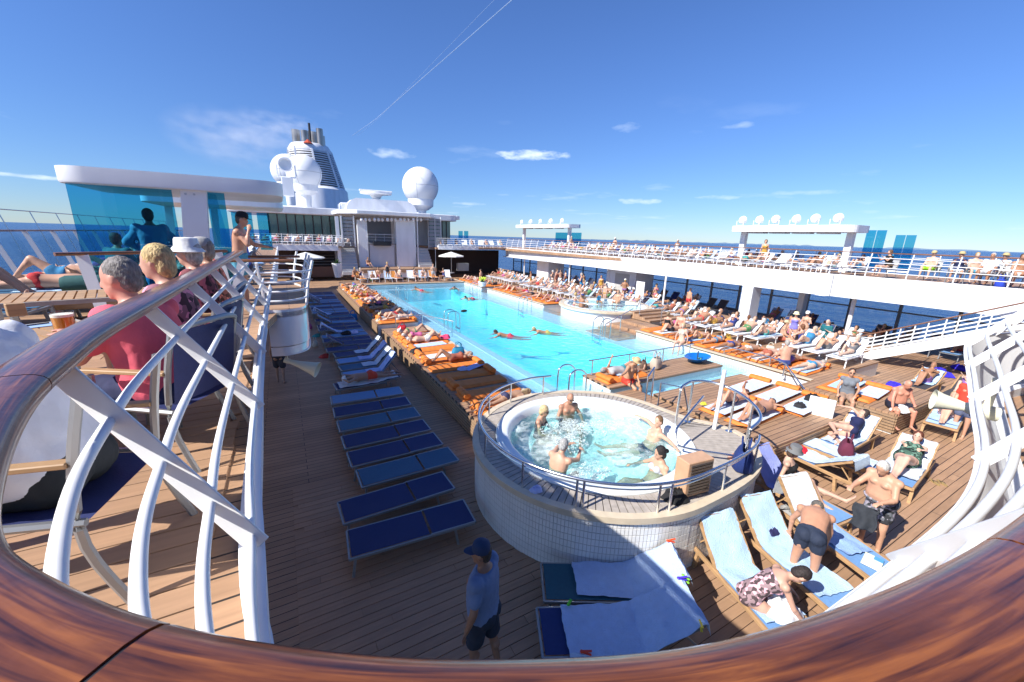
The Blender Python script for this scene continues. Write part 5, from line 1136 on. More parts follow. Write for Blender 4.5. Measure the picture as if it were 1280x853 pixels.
def hair_mesh(s, style, vox):
    h = s.h; mb = MB(); H = Matrix(((s.hf.x, s.hl.x, s.hd.x, 0), (s.hf.y, s.hl.y, s.hd.y, 0), (s.hf.z, s.hl.z, s.hd.z, 0), (0, 0, 0, 1))); c = s.hc
    def p(f, l_, u_): return c+s.hf*f*h+s.hl*l_*h+s.hd*u_*h
    if style == 'short': mb.ell(p(-.026, 0, .038), (.094*h, .083*h, .100*h), 16, 12, H); mb.ell(p(-.05, 0, -.01), (.06*h, .078*h, .085*h), 12, 10, H)
    elif style == 'balding': mb.ell(p(-.040, 0, -.002), (.076*h, .084*h, .065*h), 16, 12, H)
    elif style in ('bob', 'bun', 'long'):
        mb.ell(p(-.028, 0, .035), (.100*h, .092*h, .106*h), 16, 12, H); mb.ell(p(-.05, 0, -.03), (.068*h, .095*h, .10*h), 12, 10, H)
        if style == 'bun': mb.ell(p(-.14, 0, .0), (.042*h,)*3, 10, 8)
        if style == 'long':
            for k in (-1, 0, 1): cap_(mb, p(-.08, .05*k, -.02), c-s.hd*.20*h-s.hf*.09*h+s.hl*.05*k*h, .055*h, .03*h, 8)
    def post(me):
        for v in me.vertices: v.co += V(v.normal)*(mnoise.noise(v.co*70)*.006*h)
    return remeshed(mb, 'hair', hairm, vox, 1, post)
def hat(s, kind, colr):
    h = s.h; c = s.hc; ax = (s.hd-s.hf*.12).normalized(); q = ax.to_track_quat('Z', 'Y').to_matrix().to_4x4()
    base = c+s.hd*.05*h-s.hf*.008*h; mb = MB()
    if kind == 'sunhat': mb.lathe([(.165, -.005), (.17, .0), (.105, .018), (.10, .02), (.098, .07), (.08, .105), (.03, .118), (0, .118)], base, 22, q)
    elif kind == 'bucket': mb.lathe([(.145, -.035), (.148, -.03), (.104, .02), (.098, .085), (.088, .1), (0, .105)], base, 20, q)
    elif kind == 'cap':
        mb.lathe([(.092, -.005), (.100, .0), (.10, .03), (.085, .075), (.05, .098), (0, .104)], base, 20, q)
        b = len(mb.v); n_ = 10; sd = s.hl
        for r in (.09, .185):
            for k in range(n_+1):
                t = -1.15+2.3*k/n_; mb.v.append(base+s.hf*cos(t*.9)*r*h+sd*sin(t)*(.09 if r < .1 else .078)*h+ax*(.004 if r < .1 else -.012))
        for k in range(n_): mb.f.append((b+k, b+k+1, b+n_+1+k+1, b+n_+1+k))
    me = mb.mesh({'sunhat': 'sun_hat', 'bucket': 'bucket_hat', 'cap': 'cap'}[kind], cloth, smooth=True); return me
def extras(s, kind):
    h = s.h; c = s.hc; mb = MB(); H = Matrix(((s.hf.x, s.hl.x, s.hd.x, 0), (s.hf.y, s.hl.y, s.hd.y, 0), (s.hf.z, s.hl.z, s.hd.z, 0), (0, 0, 0, 1)))
    if kind == 'sunglasses':
        for sd in (1, -1): mb.ell(c+s.hf*.084*h+s.hl*.032*sd*h+s.hd*.008*h, (.012*h, .027*h, .019*h), 8, 6, H); mb.tube([c+s.hf*.085*h+s.hl*.05*sd*h+s.hd*.014*h, c+s.hl*.083*sd*h+s.hd*.014*h], .003, 4)
        return mb.mesh('sunglasses', dark, smooth=True)
    if kind == 'trim':
        p, dv, f_, l_ = s.at(.535); mb.tube([p+f_*(.085*cos(a))*h+l_*(.085*sin(a))*h+dv*.015 for a in [2*pi*k/16 for k in range(16)]], .017, 6, closed=True)
        for sd in (1, -1):
            a, e, w, hv = s.arm[sd]; c_ = a.lerp(e, .66); sd_, fr_, al_ = frame(e-a, (1, 0, 0)); r_ = .062*h*(1+.5*(s.b-1))+.012; mb.tube([c_+sd_*r_*cos(t)+fr_*r_*sin(t) for t in [2*pi*k/16 for k in range(16)]], .012, 6, closed=True)
        return mb.mesh('trim', mat('navy_trim', (.015, .03, .16), .8), smooth=True)
    if kind == 'eyes':
        for sd in (1, -1): mb.ell(c+s.hf*.0805*h+s.hl*.030*sd*h+s.hd*.010*h, (.006*h, .012*h, .006*h), 8, 6, H)
        return mb.mesh('eyes', dark, smooth=True)
PROTO = {}
def person_proto(key, pose, wears, hairst=None, hatk=None, ext=(), vox=.024, hi=False):
    k = (key, tuple(wears), hairst, hatk, tuple(ext), vox)
    if k in PROTO: return PROTO[k]
    s = skeleton(pose); bk = ('body', key, vox)
    if bk not in PROTO: PROTO[bk] = body_mesh(s, vox, hi)
    parts = []
    for wk in wears:
        gk = ('wear', key, wk, vox)
        if gk not in PROTO: PROTO[gk] = wear(s, wk, vox*.9)
        parts.append((PROTO[gk], wk))
    if hairst: parts.append((hair_mesh(s, hairst, vox*.75), 'hair'))
    if hatk: parts.append((hat(s, hatk, None), 'hat'))
    for e in ext: parts.append((extras(s, e), e))
    PROTO[k] = (PROTO[bk], parts); return PROTO[k]
SKINS = [(.60, .36, .25), (.50, .28, .18), (.42, .22, .13), (.62, .42, .32), (.36, .18, .10), (.55, .31, .20)]
def short(l_):
    t = l_.split()
    while len(t) > 16 and 'the' in t: t.reverse(); t.remove('the'); t.reverse()
    if len(t) > 16 and t[0].endswith('-haired'): t = t[1:]
    while len(t) > 16 and 'of' in t: t.remove('of')
    return ' '.join(t)
def person(key, pose, loc, rz, label, wears=(), colors=(), hairst='short', haircol=(.12, .08, .05), hatk=None, hatcol=(.8, .8, .8), ext=(), skincol=None, vox=.024, hi=False, group=None, scale=1.0, prints=()):
    me, parts = person_proto(key, pose, wears, hairst, hatk, ext, vox, hi)
    o_ = link('person', me, None, skincol or random.choice(SKINS)); o_.location = loc; o_.rotation_euler = (0, 0, rz); o_.scale = (scale,)*3
    tag(o_, short(label), 'person', group); ci = 0
    for m_, kind in parts:
        c_ = haircol if kind == 'hair' else (hatcol if kind == 'hat' else None)
        if c_ is None: c_ = colors[ci] if ci < len(colors) else (.1, .1, .1); ci += 1 if kind not in ('sunglasses', 'eyes') else 0
        q_ = link(m_.name.split('.')[0], m_, o_, c_)
        if kind in prints: q_.material_slots[0].link = 'OBJECT'; q_.material_slots[0].material = printc
    return o_
# shared poses (x forward = the way the chest or, lying, the way up faces; the body lies along +x with the head at -x)
def lie(kneeL=0, kneeR=0, arms=0, fem=False, b=1.0, back=0.0, prone=False, h=1.0, belly=0.0):
    # supine along x: head towards +x; origin below the pelvis; z of the back = 0
    up_ = (cos(back), 0, sin(back)) if not prone else (1, 0, 0); f = (-sin(back), 0, cos(back)) if not prone else (0, 0, -1)
    P = dict(fem=fem, bulk=b, belly=belly, h=h, pel=(0, 0, .125*b), up=(1, 0, sin(back)*.25) if back else (1, 0, .02), chest=up_, fwd=(0, 0, 1) if not prone else (0, 0, -1))
    if prone: P['up'] = (1, 0, 0); P['chest'] = (1, 0, .03)
    def leg(k, sd):
        if k == 0: return [(-1, .10*sd, -.10), (-1, .03*sd, -.07), (-.25, .35*sd, 1) if not prone else (-1, 0, -.25)]
        return [(-.82, .08*sd, k), (-.62, .02*sd, -k*1.05), (-1, .1*sd, -.12)]
    P['legL'], P['legR'] = leg(kneeL, 1), leg(kneeR, -1)
    c = V(up_)
    if arms == 0: aL = [(-.85, .32, -.12), (-1, .15, -.02)]; aR = [(-.85, -.32, -.12), (-1, -.15, -.02)]
    elif arms == 1: aL = [(.6, .75, -.1), (.35, -.95, .15)]; aR = [(.6, -.75, -.1), (.35, .95, .15)]       # hands behind head
    elif arms == 2: aL = [(-.75, .42, -.12), (-.25, -.8, .55)]; aR = [(-.75, -.42, -.12), (-.25, .8, .55)]  # hands on belly
    elif arms == 3: aL = [(.1, .55, .75), (-.5, -.35, .7)]; aR = [(-.85, -.32, -.12), (-1, -.15, -.02)]      # one raised holding something
    elif arms == 4: aL = [(-.45, .3, .55), (.2, -.25, 1)]; aR = [(-.45, -.3, .55), (.2, .25, 1)]             # holding a book
    if back and arms in (0, 2): aL = [(-c.x*.85+.1, .25, -c.z*.85), (-1, -.1, .25)]; aR = [(-c.x*.85+.1, -.25, -c.z*.85), (-1, .1, .25)]
    if back and arms == 4: aL = [(-.5, .35, -.15), (-.35, -.5, .75)]; aR = [(-.5, -.35, -.15), (-.35, .5, .75)]
    if prone and arms == 1: aL = [(.75, .6, 0), (.4, -.9, .05)]; aR = [(.75, -.6, 0), (.4, .9, .05)]
    P['armL'], P['armR'] = aL, aR
    if prone: P['head'] = (1, 0, .05); P['face'] = (0, 1, -.25)
    elif back: P['head'] = (c.x*.75, 0, c.z+.3); P['face'] = (-.9, 0, .3)
    else: P['head'] = (1, 0, .25)
    return P
def stand(fem=False, b=1.0, arms=0, h=1.0, belly=0.0, lean=0.0, walk=0.0, look=(1, 0, 0)):
    P = dict(fem=fem, bulk=b, belly=belly, h=h, pel=(0, 0, .93*h), up=(lean*.5, 0, 1), chest=(lean, 0, 1), fwd=(1, 0, 0), head=(.1, 0, 1), face=look)
    P['legL'] = [(walk, .05, -1), (-walk*.2, 0, -1), (1, .15, -.05)]; P['legR'] = [(-walk, -.05, -1), (-walk*1.3, 0, -1), (1, -.15, -.05)]
    A = {0: ([(-walk*.6, .22, -1), (.15, .08, -1)], [(walk*.6, -.22, -1), (.15, -.08, -1)]), 1: ([(.2, .35, -1), (.6, -.6, .55)], [(.1, -.3, -1), (.1, -.1, -1)]), 2: ([(-.1, .5, -.8), (.25, -.75, -.15)], [(-.1, -.5, -.8), (.25, .75, -.15)]), 3: ([(.8, .25, -.5), (1, 0, -.1)], [(.8, -.25, -.5), (1, 0, -.1)])}[arms]
    P['armL'], P['armR'] = A; return P
def sit(fem=False, b=1.0, seat=.45, arms=0, h=1.0, lean=.1, knees=.12, belly=0.0, look=(1, 0, 0), spread=.15, drop=True):
    P = dict(fem=fem, bulk=b, belly=belly, h=h, pel=(0, 0, seat+.10*b), up=(-.05+lean*.5, 0, 1), chest=(lean, 0, 1), fwd=(1, 0, 0), head=(lean*.6, 0, 1), face=look)
    for k, sd in (('L', 1), ('R', -1)):
        P['leg'+k] = [(1, spread*sd, knees), (.05, 0, -1), (1, .1*sd, -.05)] if drop else [(1, spread*sd, .75), (.75, 0, -.8), (1, .1*sd, -.1)]
        P['arm'+k] = {0: [(.35, .15*sd, -1), (.85, -.15*sd, -.35)], 1: [(.7, .2*sd, -.55), (.6, -.3*sd, .6)], 2: [(-.3, .3*sd, -1), (-.1, .1*sd, -1)], 3: [(.5, .3*sd, -.8), (.75, -.1*sd, -.75)]}[arms]
    return P
POSES = {
 'lie_m': lie(b=1.05), 'lie_f': lie(fem=True), 'lie_m2': lie(.75, 0, 2, b=1.15, belly=.05), 'lie_f2': lie(.7, .75, 1, fem=True), 'lie_m3': lie(.8, .7, 1, b=1.08), 'lie_f3': lie(0, .7, 3, fem=True, b=1.1),
 'prone_m': lie(prone=True, arms=1, b=1.05), 'prone_f': lie(prone=True, arms=0, fem=True, b=1.05),
 'rec_m': lie(0, 0, 2, back=.75, b=1.15, belly=.06), 'rec_f': lie(.5, 0, 0, back=.8, fem=True, b=1.05), 'rec_m2': lie(.7, .65, 4, back=.7, b=1.05), 'rec_f2': lie(0, .6, 4, back=.85, fem=True),
 'sit_m': sit(b=1.1, belly=.04), 'sit_f': sit(fem=True, arms=1), 'sit_m2': sit(arms=3, lean=.35, b=1.1), 'sit_f2': sit(fem=True, arms=0, drop=False, seat=.03, lean=.05), 'sit_m3': sit(arms=0, drop=False, seat=.03, b=1.1, lean=.15),
 'stand_m': stand(b=1.08), 'stand_f': stand(fem=True, arms=1), 'stand_m2': stand(arms=2, b=1.12, belly=.05), 'stand_f2': stand(fem=True, b=1.08, walk=.18), 'stand_m3': stand(arms=1, walk=.2)}
HAIRS = [((.05, .035, .025), 'dark'), ((.14, .08, .04), 'brown'), ((.45, .40, .35), 'grey'), ((.50, .34, .14), 'blond'), ((.55, .53, .5), 'white'), ((.18, .07, .03), 'auburn')]
COLS = [((.02, .02, .03), 'black'), ((.03, .05, .22), 'navy'), ((.55, .04, .04), 'red'), ((.04, .22, .42), 'blue'), ((.05, .30, .28), 'teal'), ((.55, .12, .28), 'pink'), ((.65, .62, .58), 'white'), ((.25, .12, .35), 'purple'), ((.08, .22, .08), 'green'), ((.5, .28, .05), 'mustard'), ((.16, .16, .17), 'grey'), ((.35, .10, .06), 'rust')]
# ============================================================ FURNITURE
ORD = ['zeroth', 'first', 'second', 'third', 'fourth', 'fifth', 'sixth', 'seventh', 'eighth', 'ninth', 'tenth', 'eleventh', 'twelfth', 'thirteenth', 'fourteenth', 'fifteenth', 'sixteenth', 'seventeenth', 'eighteenth', 'nineteenth', 'twentieth', 'twenty-first', 'twenty-second', 'twenty-third', 'twenty-fourth', 'twenty-fifth', 'twenty-sixth', 'twenty-seventh', 'twenty-eighth', 'twenty-ninth', 'thirtieth', 'thirty-first', 'thirty-second', 'thirty-third', 'thirty-fourth', 'thirty-fifth', 'thirty-sixth', 'thirty-seventh', 'thirty-eighth', 'thirty-ninth', 'fortieth']
LM = {}
HX = 1.22; SH = .36
def lounger_parts(kind, back):
    k = (kind, round(back, 2))
    if k in LM: return LM[k]
    fm = {'metal': alum, 'teak': teakf, 'white': white}[kind]; w_ = .64; th = {'metal': .035, 'teak': .05, 'white': .035}[kind]; P = []
    for y in (-w_/2, w_/2): P.append(('side_rail', MB().bar((0, y, SH-.03), (1.95 if back < .05 or kind == 'teak' else 1.5, y, SH-.03), th*.8, th*1.3).mesh('side_rail', fm, bevel=.004)))
    P.append(('foot_rail', MB().bar((0.0, -w_/2, SH-.03), (0.0, w_/2, SH-.03), th*.8, th).mesh('foot_rail', fm)))
    for x, dx in ((.08, -.05), (1.62 if kind != 'white' else 1.45, .05)):
        for y in (-w_/2+.01, w_/2-.01): P.append(('leg', MB().bar((x, y, SH-.05), (x+dx, y*1.02, 0), th, th*1.1, V((0, 1, 0))).mesh('leg', fm)))
    ss = MB(); n_ = 8
    def sag(u, v): return -.018*sin(pi*u)*(1-v*v)
    def sheet(x0, x1, z0, ang):
        b = len(ss.v)
        for i in range(n_+1):
            for j in range(5): u = i/n_; v = -1+j*.5; L_ = (x1-x0)*u; ss.v.append(V((x0+L_*cos(ang), v*(w_/2-.02), z0+L_*sin(ang)+sag(u, v))))
        for i in range(n_):
            for j in range(4): a = b+i*5+j; ss.f.append((a, a+5, a+6, a+1))
    sheet(.03, HX-.02, SH, 0); P.append(('seat', ss.mesh('seat', sling, smooth=True)))
    ss = MB(); sheet(0, .73, 0, back); ss.v = [p+V((HX+.02, 0, SH)) for p in ss.v]; P.append(('backrest', ss.mesh('backrest', sling, smooth=True)))
    bf = MB()
    for y in (-w_/2+.005, w_/2-.005): bf.bar((HX, y, SH-.012), (HX+.75*cos(back), y, SH-.012+.75*sin(back)), th*.7, th*.9)
    bf.bar((HX+.75*cos(back), -w_/2, SH-.012+.75*sin(back)), (HX+.75*cos(back), w_/2, SH-.012+.75*sin(back)), th*.8, th*.8); P.append(('back_frame', bf.mesh('back_frame', fm)))
    if back > .2:
        m_ = V((HX+.45*cos(back), 0, SH+.45*sin(back))); st = MB()
        for y in (-.2, .2): st.bar(m_+V((0, y, -.02)), V((m_.x+.28, y, SH-.06)), .02, .02)
        P.append(('support', st.mesh('support', fm)))
    LM[k] = P; return P
def lounger(kind, back, foot, ang, colr, label, group):
    e = empty('sun_lounger', foot, ang, label, 'sun lounger', group)
    bk_o = None
    for nm, me in lounger_parts(kind, back):
        o_ = link(nm, me, bk_o if nm in ('back_frame', 'support') and bk_o else e, colr)
        if nm == 'backrest': bk_o = o_
    return e
TWM = {}
def towel_on(e_loc, ang, x0, x1, back, colr, label, group=None, w_=.6, yoff=0, seed=1, drop=.0, skew=0):
    k = (round(x0, 2), round(x1, 2), round(back, 2), w_, seed, drop, skew)
    if k not in TWM:
        mb = MB(); n_, m_ = 44, 16
        def prof(s):
            if s < HX: return V((s, 0, SH+.012))
            q = s-HX
            if q < .76: return V((HX+q*cos(back), 0, SH+.014+q*sin(back)))
            q2 = q-.76; return V((HX+.76*cos(back)+.02+.05*min(1, q2*6), 0, SH+.01+.76*sin(back)-q2))
        for i in range(n_+1):
            s = x0+(x1-x0)*i/n_
            for j in range(m_+1):
                v = -1+2*j/m_; p = prof(s+.02*mnoise.noise(V((j*.4, seed, 0)))); y = v*w_/2+yoff+skew*(1-i/n_)+.02*mnoise.noise(V((i*.3, seed*2.1, 5)))
                nz_ = .055*max(0, mnoise.noise(V((s*3.2+seed+y*1.5, y*2.6-s, seed))))**.8+.020*abs(mnoise.noise(V((s*6+y*5, y*9+seed, 3))))+.004*mnoise.noise(V((s*22, y*25, seed)))
                z = p.z+nz_+.004
                if abs(y) > .335: z -= (abs(y)-.335)*1.6
                mb.v.append(V((p.x, y, z)))
        for i in range(n_):
            for j in range(m_): a = i*(m_+1)+j; mb.f.append((a, a+m_+1, a+m_+2, a+1))
        TWM[k] = mb.mesh('towel', towelm, smooth=True)
    o_ = link('towel', TWM[k], None, colr); o_.location = e_loc; o_.rotation_euler = (0, 0, ang); tag(o_, label, 'towel', group); return o_
LB = (.46, .64, .86); WT = (.72, .76, .80); NV = (.010, .024, .12); TL_ = (.035, .12, .22); SB = (.17, .33, .60); SB_SHADE = (.13, .26, .46)  # last colour is SB darkened, shade put into the colour of shaded loungers
# --- sun mats
def matmesh():
    bm = bmesh.new(); n_ = 9
    mb = MB(); nx_, ny_ = 38, 8
    for side in (0, 1):
        for i in range(nx_+1):
            for j in range(ny_+1):
                x = 1.9*i/nx_; y = -.31+.62*j/ny_; edge = min(1, min(x, 1.9-x)/.03, (.31-abs(y))/.03); ch = abs(sin(pi*(x/1.9)*9))**.35
                mb.v.append(V((x, y, .004 if side == 0 else .012+(.05+.018*ch)*max(edge, 0)**.5)))
    k = (nx_+1)*(ny_+1)
    for i in range(nx_):
        for j in range(ny_): a = i*(ny_+1)+j; mb.f += [(k+a, k+a+ny_+1, k+a+ny_+2, k+a+1), (a+1, a+ny_+2, a+ny_+1, a)]
    return mb.mesh('pad', orange, smooth=True)
PAD = matmesh()
_b = MB(); _p = [(1e-4, -.32), (.08, -.32), (.1, -.29), (.1, -.1), (.094, -.09), (.1, -.08), (.1, .08), (.094, .09), (.1, .1), (.1, .29), (.08, .32), (1e-4, .32)]; _b.lathe(_p, (0, 0, .1), 16, Matrix.Rotation(pi/2, 4, 'X')); BOL = _b.mesh('bolster', orange, smooth=True)
def sunmat(p, ang, label, group, end=0, bol=True):
    e = empty('sun_mat', p, ang, label, 'sun mat', group); link('pad', PAD, e)
    if bol: b = link('bolster', BOL, e); b.location = (.14 if end == 0 else 1.76, 0, .05); b.scale = (1.15, 1, .85)
    return e
# --- bags and bundles
BG = {}
def bundle(p, kind, colr, label, cat, rz=0, s=1.0):
    if kind not in BG:
        mb = MB()
        if kind == 'bag':
            n_ = 20; rings = [(.16, .10, 0), (.19, .13, .04), (.19, .12, .16), (.16, .08, .27), (.14, .035, .30), (.13, .02, .27)]
            for rx, ry, z in rings:
                for k in range(n_): t = 2*pi*k/n_; w_ = 1+.1*mnoise.noise(V((cos(t)*2, sin(t)*2, z*9))); mb.v.append(V((rx*w_*math.copysign(abs(cos(t))**.6, cos(t)), ry*w_*math.copysign(abs(sin(t))**.6, sin(t)), z)))
            for i in range(len(rings)-1):
                for k in range(n_): mb.f.append((i*n_+k, i*n_+(k+1) % n_, (i+1)*n_+(k+1) % n_, (i+1)*n_+k))
            mb.f.append(tuple(range(n_))[::-1])
            for y in (-.035, .035): mb.tube(cr([(-.09, y, .26), (-.08, y*1.3, .40), (0, y*1.5, .45), (.08, y*1.3, .40), (.09, y, .26)], 4), .011, 6)
        else:
            n1, n2 = 22, 10
            for i in range(n2+1):
                f = i/n2
                for k in range(n1):
                    t = 2*pi*k/n1; r = .24*cos(f*pi/2)**.6*(1+.35*mnoise.noise(V((cos(t)*1.7, sin(t)*1.7, 3+f))))+.002; z = .13*sin(f*pi/2)*(1+.5*mnoise.noise(V((cos(t)*3, sin(t)*3, f*3+9))))+.015*mnoise.noise(V((k*.9, i*1.1, 2))); mb.v.append(V((r*cos(t), r*sin(t)*.75, max(z, 0))))
            for i in range(n2):
                for k in range(n1): mb.f.append((i*n1+k, i*n1+(k+1) % n1, (i+1)*n1+(k+1) % n1, (i+1)*n1+k))
        BG[kind] = mb.mesh(kind, cloth, smooth=True)
    o_ = link({'bag': 'tote_bag', 'pile': 'bundle'}[kind] if cat != 'towel' else 'towel', BG[kind], None, colr); o_.location = p; o_.rotation_euler = (0, 0, rz); o_.scale = (s,)*3; tag(o_, label, cat); return o_

# ============================================================ SHADED LOUNGER ROW
gr1 = 'flat blue loungers lined up in the shade of the upper deck'
row = [((.80, 11.7), -2, SB_SHADE, 'pale blue'), ((.78, 10.8), -1.7, NV, 'navy'), ((.79, 9.9), .3, TL_, 'teal-blue'), ((.79, 9.02), 1.1, NV, 'navy'), ((.81, 8.2), 1.4, NV, 'deep navy'), ((.88, 7.4), 1.4, TL_, 'teal-blue'), ((.44, 6.5), 2.1, NV, 'navy'), ((.45, 5.68), -3.5, NV, 'deep navy')]
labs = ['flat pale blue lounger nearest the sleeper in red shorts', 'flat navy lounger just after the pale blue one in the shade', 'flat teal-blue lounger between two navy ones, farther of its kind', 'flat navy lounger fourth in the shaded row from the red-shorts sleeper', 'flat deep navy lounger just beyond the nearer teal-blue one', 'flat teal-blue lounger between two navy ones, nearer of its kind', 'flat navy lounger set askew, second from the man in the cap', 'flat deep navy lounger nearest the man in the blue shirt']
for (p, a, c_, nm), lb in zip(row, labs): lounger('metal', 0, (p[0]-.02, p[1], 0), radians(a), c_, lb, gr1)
# the row goes on towards the bandstand
L0_ = lounger('metal', .12, (1.0, 12.75, 0), radians(4), NV, 'lounger with white towel under the sleeper in red shorts', gr1); towel_on((1.0, 12.75, 0), radians(4), .1, 1.9, .12, WT, 'white towel under the sleeper in red shorts', seed=4)
wb = [(13.75, .85, SB, 'pale'), (14.55, .8, TL_, 'grey'), (15.4, .75, SB, 'lavender'), (16.3, .8, NV, 'thin')]
for i, (y, bk, c_, nm) in enumerate(wb):
    lounger('metal', bk, (1.35, y, 0), radians(3), c_, 'lounger with raised back and %s towel, %s beyond the sleeper in red shorts' % (nm, ORD[i+1]), gr1)
    towel_on((1.35, y, 0), radians(3), .75, 2.15, bk, ((.45, .55, .85), (.6, .65, .75), (.5, .55, .85), (.65, .7, .8))[i], '%s towel hung over a raised lounger back, %s beyond the sleeper' % (nm, ORD[i+1]), 'towels hung on shaded loungers', w_=.42, seed=i+2)
y = 17.2; i = 0; rnd = random.Random(11)
while y < 34.5:
    bk = 0 if rnd.random() < .7 else .6; c_ = rnd.choice([SB_SHADE, NV, TL_, NV])
    flip = bk > 0
    lounger('metal', bk, (3.1 if flip else 1.15, y, 0), radians(180 if flip else 0)+rnd.uniform(-.05, .05), c_, '%s lounger, %s in the far part of the shaded row from the towel-draped backs' % ('raised-back' if flip else 'flat', ORD[i+1]), gr1)
    if flip and i % 2 == 0: towel_on((3.1, y, 0), radians(180), 1.0, 2.2, bk, (.5, .58, .8), 'towel over the raised back of the %s far shaded lounger' % ORD[i+1], 'towels hung on shaded loungers', w_=.45, seed=i+20)
    y += .78; i += 1
bundle((2.2, 19.6, .38), 'pile', (.01, .01, .012), 'black bag lying on a shaded lounger in the far part of the row', 'bag'); bundle((2.55, 19.7, .38), 'pile', (.5, .55, .8), 'crumpled pale towel beside the black bag on a shaded lounger', 'towel', s=.9)
bundle((3.2, 24.5, 0), 'bag', (.02, .2, .5), 'bright blue bag on the walkway between shaded loungers and mats', 'bag', s=1.3)
# near pair with pale towels and clips, beside the big whirlpool
def nearpair(fx, fy, a, c_, lb, tl, seed, x0, skew):
    lounger('metal', .55, (fx, fy, 0), radians(a), c_, lb, 'two loungers with clipped towels by the whirlpool wall')
    towel_on((fx, fy, 0), radians(a), x0, 2.12, .55, (.46, .60, .86), tl, w_=.68, seed=seed, skew=skew)
nearpair(2.72, 3.72, -29, (.02, .10, .14), 'green-slung lounger with pale towel against the whirlpool wall', 'rumpled pale blue towel on the green lounger against the whirlpool wall', 31, .45, .10)
nearpair(2.28, 3.12, -26, (.01, .03, .15), 'navy lounger with clipped pale towel nearest the dark handrail', 'pale blue towel clipped over the navy lounger nearest the dark handrail', 37, .30, -.03)
def clip(p, c_, lab):
    e = empty('towel_clip', p, random.uniform(0, 3), lab, 'clip', 'coloured plastic towel clips')
    for s_ in (-1, 1): MB().bar((-.06, 0, .018*s_*1.6), (.05, 0, .004*s_), .028, .010).obj('jaw', plastic, e, bevel=.003, color=c_); MB().ell((.055, 0, .006*s_), (.018, .02, .008), 8, 6).obj('tip', plastic, e, smooth=True, color=c_)
def lloc(fx, fy, a, s, y, back):
    z = SH+.05; x = s
    if s > HX: x = HX+(s-HX)*cos(back); z = SH+.05+(s-HX)*sin(back)
    q = Matrix.Rotation(radians(a), 3, 'Z') @ V((x, y, 0)); return V((fx, fy, z))+q
for l_, s, y, c_, lab in ((0, 1.98, .30, (.8, .08, .02), 'orange-red towel clip atop the towel against the whirlpool wall'), (0, 1.92, -.33, (.25, .65, .05), 'light green towel clip at the lower corner of the raised towel'), (1, 1.98, .28, (.08, .04, .6), 'purple-blue towel clip on the navy lounger towel'), (1, 1.9, -.33, (.8, .6, .03), 'yellow towel clip at the outer corner of the navy lounger towel'), (1, .42, .31, (.1, .65, .03), 'bright green towel clip at the foot end between the two loungers'), (1, .5, -.32, (.7, .05, .02), 'red towel clip at the foot edge of the nearest towel')):
    fx, fy, a = ((2.72, 3.72, -29), (2.28, 3.12, -26))[l_]; clip(lloc(fx, fy, a, s, y, .55), c_, lab)

# ============================================================ ORANGE MATS, SHADED SIDE
gm = 'orange sun mats with bolsters round the pool'
PZ = .604
ms = [(7.95, 0, 0), (8.75, 0, 0), (9.75, .0, 0), (10.6, 0, 0), (11.45, 0, 1), (12.3, 0, 1), (13.15, 0, 0), (14.0, 0, 0), (14.85, 0, 0), (15.7, 0, 0), (16.5, 0, 0), (17.3, 0, 0)]
for i, (y, a, end) in enumerate(ms): sunmat((3.88, y, PZ), radians(random.uniform(-2, 2)), 'orange mat, %s along the shaded platform counted from the big whirlpool' % ORD[i+1], gm, end)
for i in [k for k in range(20) if k not in (3, 10, 15)]: sunmat((3.88, 20.5+i*.79, PZ), radians(random.uniform(-2, 2)), 'orange mat, %s beyond the steel step rail on the shaded platform' % ORD[i+1], gm, i % 3 == 0)
sunmat((8.45, 9.05, PZ), radians(2), 'orange mat on the narrow island under the straw-hat man', gm)
# sunny side mats
for i in range(10): sunmat((15.45, 6.75+i*.78, PZ), radians(random.uniform(-3, 3)), 'orange mat, %s on the wide sunny platform from the seated couple' % ORD[i+1], gm, 1)
for i in range(11): sunmat((15.45, 22.8+i*.78, PZ), radians(random.uniform(-3, 3)), 'orange mat, %s on the platform beyond the small whirlpool' % ORD[i+1], gm, 1)
for i in range(8): sunmat((15.45, 32.8+i*.8, PZ), radians(random.uniform(-3, 3)), 'orange mat, %s on the far corner platform past the yellow flowers' % ORD[i+1], gm, 1)
for k, (x, y, a) in enumerate(((9.45, 5.2, 4), (9.45, 5.95, 4), (11.5, 6.6, 6), (11.6, 5.8, 6), (11.5, 5.0, 6))): sunmat((x, y, PZ), radians(a), 'orange mat %s on the slatted sunbathing platform' % ('under the lying bearded man', 'under the person with raised knees', 'with a pale towel at the pool side', 'empty under a pale towel in the middle', 'with black bag nearest the slats')[k], gm, 1)
for k, (x, y) in enumerate(((14.5, 5.4), (14.4, 4.6))): sunmat((x, y, PZ), radians(3), 'orange mat behind the seated %s on the platform end' % ('woman in grey', 'man in black trunks')[k], gm, 1)

